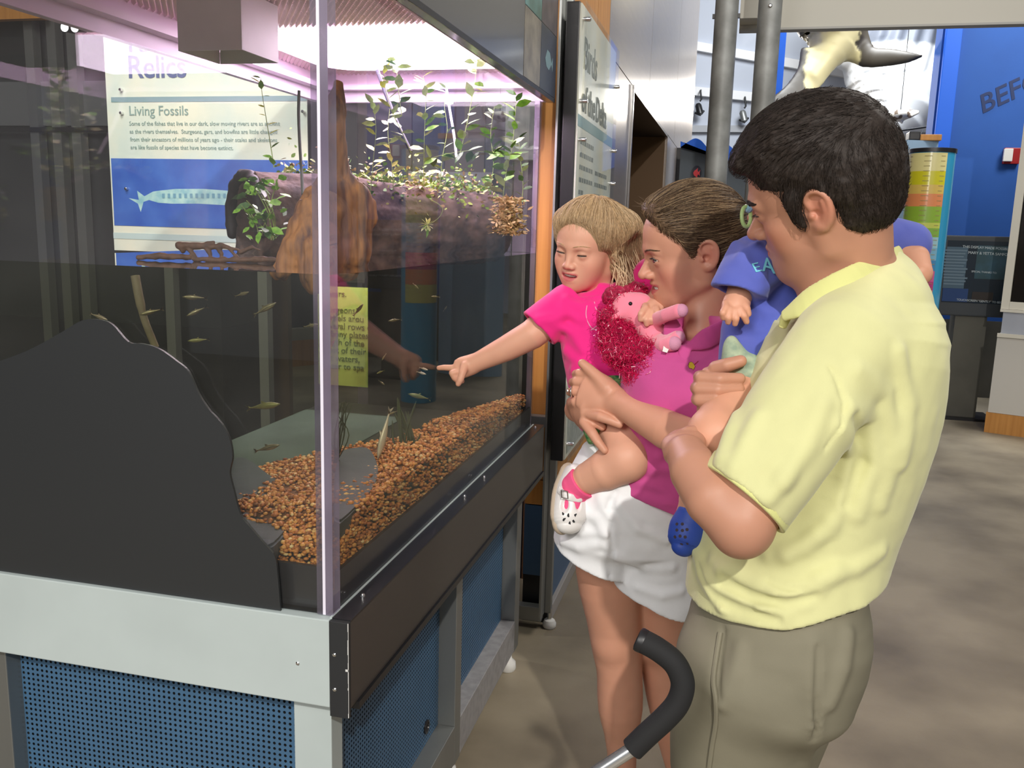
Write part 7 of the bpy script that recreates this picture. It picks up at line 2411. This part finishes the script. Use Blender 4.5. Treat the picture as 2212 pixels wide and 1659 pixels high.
# ---- leaves and stems
leaf_v = np.array([(0, 0, 0), (0.30, 0.26, 0.03), (0.30, -0.26, 0.03), (0.65, 0.24, 0.01), (0.65, -0.24, 0.01), (1.0, 0, -0.06), (0.33, 0, -0.02), (0.66, 0, -0.03)], float)
leaf_f = [(0, 6, 1), (0, 2, 6), (1, 6, 7, 3), (2, 4, 7, 6), (3, 7, 5), (4, 5, 7)]


def leaf_mesh(name, m):
    me = bpy.data.meshes.new(name)
    me.from_pydata([tuple(p) for p in leaf_v], [], leaf_f)
    me.materials.append(m)
    me.polygons.foreach_set('use_smooth', np.ones(len(me.polygons), bool))
    return me


def leafmat(name, c, c2):
    m = mat(name, c, 0.5, col2=c2, vscale=3)
    b = m.node_tree.nodes['Principled BSDF']
    b.inputs['Transmission Weight'].default_value = 0.0
    b.inputs['Subsurface Weight'].default_value = 0.2
    b.inputs['Subsurface Radius'].default_value = (0.004, 0.006, 0.002)
    return m


LM = {k: leaf_mesh('leaf_' + k, leafmat('leaf_' + k, srgb(*a), srgb(*b))) for k, a, b in (('fresh', (132, 178, 62), (96, 146, 44)), ('pale', (176, 190, 140), (150, 170, 110)), ('yellow', (206, 206, 70), (180, 190, 60)), ('dark', (84, 118, 66), (64, 94, 54)), ('cream', (226, 222, 168), (200, 200, 130)))}
M_stem = mat('green_stem', srgb(142, 158, 92), 0.6)


def put_leaf(parent, kind, pos, direction, size, roll):
    d = vnorm(direction)
    h = np.array([0, 0, 1.0]) if abs(d[2]) < 0.9 else np.array([1.0, 0, 0])
    s = vnorm(np.cross(h, d))
    n = np.cross(d, s)
    s, n = s * math.cos(roll) + n * math.sin(roll), n * math.cos(roll) - s * math.sin(roll)
    o = bpy.data.objects.new('leaf', LM[kind])
    COL.objects.link(o)
    o.parent = parent
    M = Matrix.Identity(4)
    for i in range(3):
        M[i][0], M[i][1], M[i][2] = d[i] * size, s[i] * size, n[i] * size
    p = np.asarray(pos) - root_loc(parent)
    M[0][3], M[1][3], M[2][3] = p
    o.matrix_local = M
    return o


def sprig(name, pts, d, n, size, kinds, label, stem_r=0.0011, spread=1.0, group=None, start=0.1):
    P = spline([cs2w(cs(x, y, d if np.isscalar(d) else d[i])) for i, (x, y) in enumerate(pts)], 6)
    t = thing(name, tuple(P[0]), label, 'plant', group)
    G().tube(P, [stem_r * (1 - 0.6 * i / len(P)) for i in range(len(P))], 6).obj('stem', M_stem, t, True)
    for k in range(n):
        i = int((start + (1 - start) * k / max(n - 1, 1)) * (len(P) - 1))
        tg_ = vnorm(P[min(i + 1, len(P) - 1)] - P[max(i - 1, 0)])
        a = rgt.uniform(0, 6.28)
        side = C_R * math.cos(a) + C_F * math.sin(a) * 0.6
        if k % 2:
            side = -side if abs(math.cos(a)) < 0.3 else side * np.sign(-side @ C_R * (1 if k % 4 < 2 else -1) + 1e-9)
        dv = side * spread + tg_ * 0.5 + np.array([0, 0, rgt.uniform(-0.5, 0.3)])
        put_leaf(t, kinds[rgt.randint(len(kinds))], P[i], dv, size * rgt.uniform(0.7, 1.25), rgt.uniform(-0.8, 0.8))
    return t


sprig('hanging_vine', [(592, 362), (584, 310), (574, 250), (566, 200), (563, 168)], 1.80, 11, 0.022, ['fresh', 'yellow'], 'thin vine with a few drooping leaves in front of the sign', start=0.05)
sprig('tall_weed', [(888, 330), (868, 285), (846, 240), (832, 190), (828, 150)], 2.20, 17, 0.036, ['yellow', 'pale', 'pale'], 'leaning pale weed beside the dark tube', group='weeds on the log')
sprig('tall_weed', [(915, 400), (916, 330), (918, 260), (920, 200), (914, 165)], 2.26, 20, 0.034, ['pale', 'fresh', 'cream'], 'upright pale weed in the middle of the log', group='weeds on the log')
sprig('tall_weed', [(992, 340), (1006, 280), (1018, 220), (1028, 160), (1030, 125)], 2.32, 19, 0.036, ['pale', 'cream', 'fresh'], 'tall pale weed reaching the lamp right of the white tube', group='weeds on the log')
sprig('tall_weed', [(850, 410), (846, 350), (838, 290), (842, 235)], 2.30, 14, 0.034, ['pale', 'cream'], 'pale weed between the dark tube and the middle weed', group='weeds on the log')
sprig('tall_weed', [(950, 400), (956, 340), (966, 280), (960, 225), (966, 180)], 2.38, 16, 0.034, ['pale', 'dark', 'fresh'], 'weed rising along the white tube', group='weeds on the log')
sprig('tall_weed', [(1060, 410), (1066, 350), (1060, 290), (1068, 230)], 2.44, 16, 0.036, ['fresh', 'pale', 'dark'], 'green weed left of the far leafy shoot', group='weeds on the log')
sprig('tall_weed', [(800, 420), (806, 350), (812, 280), (806, 225)], 2.24, 14, 0.032, ['pale', 'yellow'], 'shorter weed growing next to the stump', group='weeds on the log')
sprig('tall_weed', [(868, 250), (862, 205), (858, 165), (856, 130)], 2.22, 14, 0.036, ['dark', 'pale'], 'grey leafed weed top just under the lamp', group='weeds on the log')
sprig('creeping_vine', [(918, 346), (960, 334), (1010, 326), (1060, 330), (1098, 334)], 2.28, 16, 0.040, ['fresh', 'pale', 'dark'], 'creeping vine stretched sideways with broad leaves', spread=0.8)
sprig('leafy_shoot', [(1086, 430), (1094, 370), (1106, 320), (1112, 260), (1116, 205)], 2.42, 22, 0.040, ['fresh', 'dark', 'pale'], 'leafy green shoot at the far right of the tank', spread=1.0)
sprig('leafy_shoot', [(1126, 440), (1130, 400), (1124, 340), (1120, 300)], 2.50, 16, 0.028, ['dark', 'pale'], 'small shoot of dark leaves against the far pane edge', spread=1.0)
rs = sprig('leaf_rosette', [(930, 432), (946, 440), (956, 452), (948, 470), (926, 486)], 2.16, 2, 0.028, ['fresh'], 'cream star-shaped leaf rosette hanging down the log', start=0.4)
cpt = cs2w(cs(923, 486, 2.155))
for k in range(11):
    w = k / 11 * 6.28
    put_leaf(rs, 'cream', cpt, C_R * math.cos(w) + C_U * math.sin(w) - C_F * 0.5, rgt.uniform(0.018, 0.028), rgt.uniform(-0.3, 0.3))
put_leaf(rs, 'fresh', cpt, -C_U - C_F * 0.2, 0.034, 0)
# broad-leaved bush at the end of the log
bush = thing('leafy_bush', tuple(cs2w(cs(570, 520, 1.92))), 'bushy bright green plant at the open end of the log', 'plant')
for k in range(9):
    x0, y0 = rgt.uniform(545, 600), rgt.uniform(500, 520)
    x1, y1 = rgt.uniform(505, 640), rgt.uniform(372, 470)
    P = spline([cs2w(cs(x0, y0, 1.93)), cs2w(cs((x0 + x1) / 2 + rgt.uniform(-12, 12), (y0 + y1) / 2, 1.90)), cs2w(cs(x1, y1, 1.88 + rgt.uniform(-0.03, 0.03)))], 5)
    G().tube(P, 0.0011, 5).obj('stem', M_stem, bush, True)
for k in range(84):
    u_, v_ = rgt.normal(0, 0.42), rgt.uniform(0, 1)
    x, y = 566 + u_ * 62, 385 + 130 * v_
    put_leaf(bush, ['fresh', 'fresh', 'dark'][rgt.randint(3)], cs2w(cs(x, y, 1.885 + rgt.uniform(-0.04, 0.04))), C_R * rgt.normal(0, 1) - C_U * rgt.uniform(-0.4, 1.0) - C_F * rgt.uniform(0.1, 0.8), rgt.uniform(0.018, 0.034), rgt.uniform(-1, 1))


def leaf_mass(name, label, spots, cols, size, kindname, parent=None, stretch=1.0):
    """uncountable small foliage: one mesh"""
    n = len(spots)
    a = rgt.normal(0, 1, (n, 3))
    a[:, 2] *= 0.5
    a /= np.sqrt((a ** 2).sum(1))[:, None]
    b = np.cross(a, rgt.normal(0, 1, (n, 3)))
    b /= np.sqrt((b ** 2).sum(1))[:, None]
    c = np.cross(a, b)
    s_ = size * rgt.uniform(0.6, 1.3, n)
    V = spots[:, None] + s_[:, None, None] * (leaf_v[None, :, :1] * a[:, None] * stretch + leaf_v[None, :, 1:2] * b[:, None] + leaf_v[None, :, 2:] * c[:, None])
    F3 = np.array([(0, 6, 1), (0, 2, 6), (1, 6, 7), (1, 7, 3), (2, 4, 7), (2, 7, 6), (3, 7, 5), (4, 5, 7)])
    Fm = (F3[None] + 8 * np.arange(n)[:, None, None]).reshape(-1, 3)
    cl_ = np.array(cols)[rgt.randint(len(cols), size=n)]
    o = mesh_obj(name, V.reshape(-1, 3), Fm, mat(kindname, (0.3, 0.4, 0.1), 0.6, attr='Col'), None, True, cols=np.repeat(cl_, 8, 0))
    return tag(o, label, 'plants', kind='stuff')


n_ = 1500
t_ = rgt.uniform(0.12, 0.98, n_)
w_ = rgt.normal(0, 0.55, n_)
sp0 = A0[None] + (A1 - A0)[None] * t_[:, None] + e2[None] * (0.115 * np.sin(w_))[:, None] + np.array([0, 0, 1.0])[None] * (0.112 * np.cos(w_) + rgt.exponential(0.016, n_))[:, None]
keep_ = ~((t_ < 0.35) & (np.sin(w_) > 0.2))
leaf_mass('ground_cover', 'low green ground cover matting the top of the log', sp0[keep_], [srgb(120, 160, 60), srgb(90, 128, 56), srgb(156, 176, 74), srgb(180, 180, 110), srgb(130, 100, 60)], 0.015, 'ground_cover')
n_ = 900
pm = np.stack([rgt.normal(1098, 16, n_), rgt.uniform(425, 505, n_)], 1)
sp1 = np.array([cs2w(cs(x + (y - 460) * 0.15, y, 2.44 + rgt.uniform(-0.03, 0.03))) for x, y in pm])
leaf_mass('dry_moss', 'dry tan moss clump at the right end of the log', sp1, [srgb(196, 160, 110), srgb(170, 132, 88), srgb(206, 176, 130), srgb(150, 130, 80)], 0.010, 'dry_moss', stretch=1.6)

# ---- tubes and cable
tag(G().tube(spline([cs2w(cs(815, 152, 2.36)), cs2w(cs(838, 215, 2.34)), cs2w(cs(862, 275, 2.32)), cs2w(cs(888, 328, 2.30))], 4), 0.0052, 10).obj('dark_tube', mat('dark_tube', srgb(30, 22, 50), 0.4), None, True, origin=cs2w(cs(888, 328, 2.30))), 'dark leaning tube rising from the log to the lamp', 'tube')
tag(G().tube(spline([cs2w(cs(964, 190, 2.5)), cs2w(cs(972, 240, 2.5)), cs2w(cs(982, 300, 2.48)), cs2w(cs(986, 340, 2.46))], 4), 0.0036, 10).obj('white_tube', mat('white_tube', (0.85, 0.8, 0.9), 0.3), None, True, origin=cs2w(cs(986, 340, 2.46))), 'thin white tube behind the weeds', 'tube')
tag(G().tube(spline([cs2w(cs(646, 196, 1.9)), cs2w(cs(645, 250, 1.9)), cs2w(cs(648, 320, 1.88)), cs2w(cs(652, 380, 1.86)), cs2w(cs(654, 420, 1.84))], 4), 0.0034, 8).obj('power_cord', mat('grey_cord', srgb(90, 92, 90), 0.5), None, True, origin=cs2w(cs(654, 420, 1.84))), 'grey cord hanging beside the stump', 'cord')

# ---- underwater reeds
M_reed = mat('dark_reed', srgb(52, 60, 30), 0.6, var=0.3)
rd = thing('water_reeds', tuple(cs2w(cs(878, 1040, 2.1))), 'dark underwater reeds growing from the pebbles', 'plant')
for k in range(16):
    x = rgt.normal(878, 11)
    y1 = rgt.uniform(840, 960)
    P = spline([cs2w(cs(x, 1036, 2.08)), cs2w(cs(x + rgt.normal(0, 10), (1036 + y1) / 2, 2.10)), cs2w(cs(x + rgt.normal(-6, 22), y1, 2.12))], 4)
    G().tube(P, [0.0026] * (len(P) - 1) + [0.0008], 5).obj('reed', M_reed, rd, True)
td = thing('water_reeds', tuple(cs2w(cs(728, 990, 1.9))), 'thin branching water weed close to the tank corner', 'plant')
for k in range(12):
    P = spline([cs2w(cs(728 + rgt.normal(0, 5), 1000, 1.9)), cs2w(cs(735 + rgt.normal(0, 12), 940, 1.9)), cs2w(cs(738 + rgt.normal(0, 22), rgt.uniform(860, 910), 1.9))], 4)
    G().tube(P, [0.0012] * (len(P) - 1) + [0.0005], 4).obj('reed', M_reed, td, True)

# ---- fish
fishb = bmesh.new()
nl, ns = 9, 8
prof = [0.02, 0.10, 0.16, 0.185, 0.18, 0.15, 0.10, 0.055, 0.035]
fv, ff = [], []
for i in range(nl):
    for k in range(ns):
        w = 2 * math.pi * k / ns
        fv.append((0.5 - i / (nl - 1), 0.42 * prof[i] * math.cos(w), prof[i] * 0.62 * math.sin(w)))
for i in range(nl - 1):
    for k in range(ns):
        k2 = (k + 1) % ns
        ff.append((i * ns + k, i * ns + k2, (i + 1) * ns + k2, (i + 1) * ns + k))
ff += [tuple(range(ns - 1, -1, -1)), tuple((nl - 1) * ns + k for k in range(ns))]
fishb.free()
M_fish = mat('silver_fish', srgb(150, 138, 104), 0.3, 0.35, col2=srgb(86, 78, 56), vscale=4, stretch=(0.5, 1, 6))
M_fish2 = mat('pale_fish', srgb(210, 196, 180), 0.35, 0.2, var=0.1, vscale=5)
M_fish3 = mat('olive_fish', srgb(120, 116, 62), 0.35, 0.2, var=0.2, vscale=5)


def fmesh(nm, v, f, m):
    me = bpy.data.meshes.new(nm)
    me.from_pydata(v, [], f)
    me.materials.append(m)
    me.polygons.foreach_set('use_smooth', np.ones(len(me.polygons), bool))
    return me


tail_v = [(-0.47, 0, 0.02), (-0.47, 0, -0.02), (-0.66, 0.01, 0.11), (-0.60, 0, 0.0), (-0.66, 0.01, -0.11), (-0.47, 0.012, 0)]
tail_f = [(0, 5, 2), (5, 3, 2), (5, 4, 3), (1, 4, 5), (0, 2, 3, 5), (1, 5, 3, 4)]
fin_v = [(0.05, 0, 0.10), (-0.12, 0, 0.10), (-0.10, 0, 0.19), (-0.02, 0.006, 0.12)]
fin_f = [(0, 3, 2), (3, 1, 2), (0, 2, 1)]
FM = {m_.name: (fmesh('fish_body', fv, ff, m_), fmesh('fish_tail', tail_v, tail_f, m_), fmesh('fish_fin', fin_v, fin_f, m_)) for m_ in (M_fish, M_fish2, M_fish3)}


def fish(x0, y0, x1, y1, d, m_, label, size=1.0, grp='small silver fish'):
    """nose at (x0, y0), tail end at (x1, y1)"""
    a, b = cs2w(cs(x0, y0, d)), cs2w(cs(x1, y1, d + 0.01))
    L = np.linalg.norm(a - b) / 1.16
    c = (a + b) / 2
    f = vnorm(a - b)
    s = vnorm(np.cross((0, 0, 1), f)) if abs(f[2]) < 0.95 else np.array(C_F)
    n = np.cross(f, s)
    t = thing('small_fish' if L < 0.07 else 'large_fish', tuple(c), label, 'fish', grp)
    M = Matrix.Identity(4)
    for i in range(3):
        M[i][0], M[i][1], M[i][2] = f[i] * L, s[i] * L * size, n[i] * L * size
    for nm, me in zip(('body', 'tail_fin', 'back_fin'), FM[m_.name]):
        o = bpy.data.objects.new(nm, me)
        COL.objects.link(o)
        o.parent = t
        o.matrix_local = M


for args in ((390, 641, 445, 644, 1.62, M_fish, 'silver fish level just under the left water surface'), (540, 630, 508, 640, 1.66, M_fish, 'small fish tilted up below the driftwood branch'),
             (298, 681, 350, 668, 1.62, M_fish, 'fish rising leftward beside the pale root'), (400, 684, 446, 663, 1.66, M_fish, 'slanting fish left of the lone steep fish'),
             (600, 652, 549, 680, 1.64, M_fish, 'steep fish pointing up right near the tank corner'), (402, 737, 450, 733, 1.60, M_fish3, 'olive fish above the tan strip'),
             (235, 692, 196, 678, 1.52, M_fish, 'yellowish fish skimming the peak of the rock cut-out'), (610, 872, 536, 882, 1.75, M_fish3, 'pale olive fish over the grey tank floor'),
             (608, 960, 552, 974, 1.68, M_fish, 'striped fish just above the pebbles on the left'), (690, 700, 656, 706, 1.62, M_fish, 'fish half hidden at the corner edge'),
             (786, 655, 764, 682, 1.82, M_fish, 'dark fish over the yellow text sheet'), (905, 625, 892, 612, 2.05, M_fish, 'tiny fish nearest the pink reflection'),
             (930, 640, 950, 642, 2.1, M_fish, 'tiny level fish right of the tiny slanted one'), (966, 660, 958, 672, 2.1, M_fish, 'rightmost tiny fish in dark water'),
             (836, 694, 866, 690, 1.98, M_fish, 'pale fish over the reflected arm'), (926, 800, 906, 794, 2.0, M_fish2, 'upper of the two pale fish by the fingertip'),
             (922, 809, 900, 803, 2.02, M_fish2, 'lower of the two pale fish by the fingertip'), (878, 850, 928, 862, 2.12, M_fish3, 'olive fish in front of the reeds'),
             (838, 896, 858, 888, 2.0, M_fish, 'small fish above the white fish'), (832, 832, 818, 822, 2.0, M_fish, 'small fish at the middle of the side pane'),
             (812, 808, 830, 800, 1.95, M_fish3, 'olive fish beside the text sheet edge'), (824, 780, 834, 764, 1.98, M_fish, 'upright small fish near the reflected elbow'),
             (946, 1000, 938, 1016, 2.15, M_fish, 'small fish nosing the pebbles')):
    fish(*args)
fish(814, 1000, 842, 886, 1.93, M_fish2, 'larger white fish diving nose down near the corner', 0.8, grp=None)
# pale root hanging into the water on the left
tag(G().tube(spline([cs2w(cs(292, 596, 1.75)), cs2w(cs(300, 640, 1.75)), cs2w(cs(312, 690, 1.76)), cs2w(cs(336, 750, 1.78))], 5), [0.009] * 8 + [0.0075] * 8, 10).obj('pale_root', mat('pale_root', srgb(120, 108, 84), 0.7, var=0.2, vscale=40), None, True, origin=cs2w(cs(336, 750, 1.78))), 'pale root slanting down through the left water', 'root')

# ================================================================== animal models hanging in the gallery
wf = Field()
D9 = 8.8
wf.loft([cs(1770, -80, D9 + 0.3), cs(1790, 20, D9), cs(1800, 80, D9), cs(1778, 132, D9 - 0.05), cs(1752, 165, D9 - 0.1)], [0.40, 0.36, 0.28, 0.13, 0.07], [0.36, 0.34, 0.26, 0.14, 0.07], (1, 0, 0), 0.1)
wf.loft([cs(1765, 120, D9 - 0.05), cs(1752, 160, D9 - 0.1), cs(1722, 198, D9 - 0.15), cs(1684, 232, D9 - 0.2), cs(1650, 262, D9 - 0.2)], [0.18, 0.15, 0.125, 0.115, 0.06], [0.06, 0.05, 0.04, 0.035, 0.02], (0.7, -0.7, 0), 0.08)
wf.loft([cs(1842, 90, D9), cs(1872, 122, D9 - 0.1), cs(1920, 124, D9 - 0.2), cs(1960, 124, D9 - 0.3), cs(1992, 121, D9 - 0.35)], [0.16, 0.105, 0.085, 0.055, 0.01], [0.07, 0.05, 0.04, 0.03, 0.01], (0.1, 1, 0), 0.08)
cre, drk = np.array(srgb(214, 202, 152)), np.array(srgb(66, 60, 50))


def wcols(V):
    px_ = W_PX / 2 + F_PX * V[:, 0] / V[:, 2]
    m = vnoise(V, 9, 91) * 12 + vnoise(V, 26, 92) * 7
    q = np.clip((px_ - 1852 + m) / 6, 0, 1)
    lf = np.clip((1742 - px_ + m * 0.8) / 6, 0, 1)
    k = np.maximum(q, lf)[:, None]
    return cre * (1 - k) + drk * k


wt_ = thing('flipper_model', tuple(cs2w(cs(1790, 60, D9))), 'cream bellied sea animal model with dark flippers hanging overhead', 'model')
field_obj('body', wf, 0.016, mat('model_skin', (0.5, 0.5, 0.4), 0.45, attr='Col'), wt_, cols=wcols)
for x in (1770, 1810):
    p = cs2w(cs(x, 0, D9))
    G().tube([p, p + np.array([0, 0, 3.0])], 0.006, 6).obj('hanging_wire', M_black, wt_)
wf2 = Field()
D11 = 11.2
wf2.loft([cs(1850, -60, D11), cs(1900, 40, D11), cs(1935, 150, D11 - 0.1), cs(1935, 235, D11 - 0.2), cs(1905, 285, D11 - 0.2)], [0.55, 0.66, 0.60, 0.48, 0.25], [0.5, 0.6, 0.55, 0.45, 0.25], (1, 0.2, 0), 0.1)
wf2.warp(lambda X: 0.02 * np.sin((X[:, 0] * 0.9 - X[:, 1] * 0.3) * 34) * (X[:, 1] > 3.75), wf2.bounds()[0], wf2.bounds()[1])
wht, gry = np.array((0.86, 0.88, 0.88)), np.array(srgb(120, 126, 138))


def w2cols(V):
    py_ = H_PX / 2 - F_PX * V[:, 1] / V[:, 2]
    k = np.clip((112 - py_ + vnoise(V, 3, 95) * 22) / 8, 0, 1)[:, None]
    return wht * (1 - k) + gry * k


w2 = thing('whale_model', tuple(cs2w(cs(1930, 150, D11))), 'large white bellied whale model with grey grooved throat behind', 'model')
field_obj('body', wf2, 0.022, mat('whale_skin', (0.7, 0.7, 0.7), 0.5, attr='Col'), w2, cols=w2cols)
for x in (1890, 1940):
    p = cs2w(cs(x, 40, D11))
    G().tube([p, p + np.array([0, 0, 3.0])], 0.008, 6).obj('hanging_wire', M_black, w2)
tf = Field()
tf.ell(cs(1942, 250, 9.6), (0.10, 0.06, 0.10), None, 0.03)
tf.loft([cs(1946, 252, 9.6), cs(1965, 246, 9.55), cs(1984, 242, 9.5)], [0.03, 0.05, 0.02], [0.02, 0.02, 0.01], (0.3, 1, 0), 0.03)
tf.loft([cs(1938, 248, 9.6), cs(1925, 242, 9.6)], [0.04, 0.02], [0.02, 0.01], (0.3, 1, 0), 0.03)
tf.chain([cs(1946, 256, 9.6), cs(1948, 264, 9.58)], [0.03, 0.015], 0.02)
tt = thing('turtle_model', tuple(cs2w(cs(1945, 250, 9.6))), 'small white and brown turtle model hanging above the cable', 'model')
tcol = lambda V: np.where((vnoise(V, 22, 97) > 0.25)[:, None], np.array(srgb(110, 92, 76))[None], np.array(srgb(228, 222, 208))[None])
field_obj('body', tf, 0.009, mat('turtle_skin', (0.6, 0.6, 0.5), 0.5, attr='Col'), tt, cols=tcol)
p = cs2w(cs(1945, 244, 9.6))
G().tube([p, p + np.array([0, 0, 3.0])], 0.004, 6).obj('hanging_wire', M_black, tt)
finish_fields()
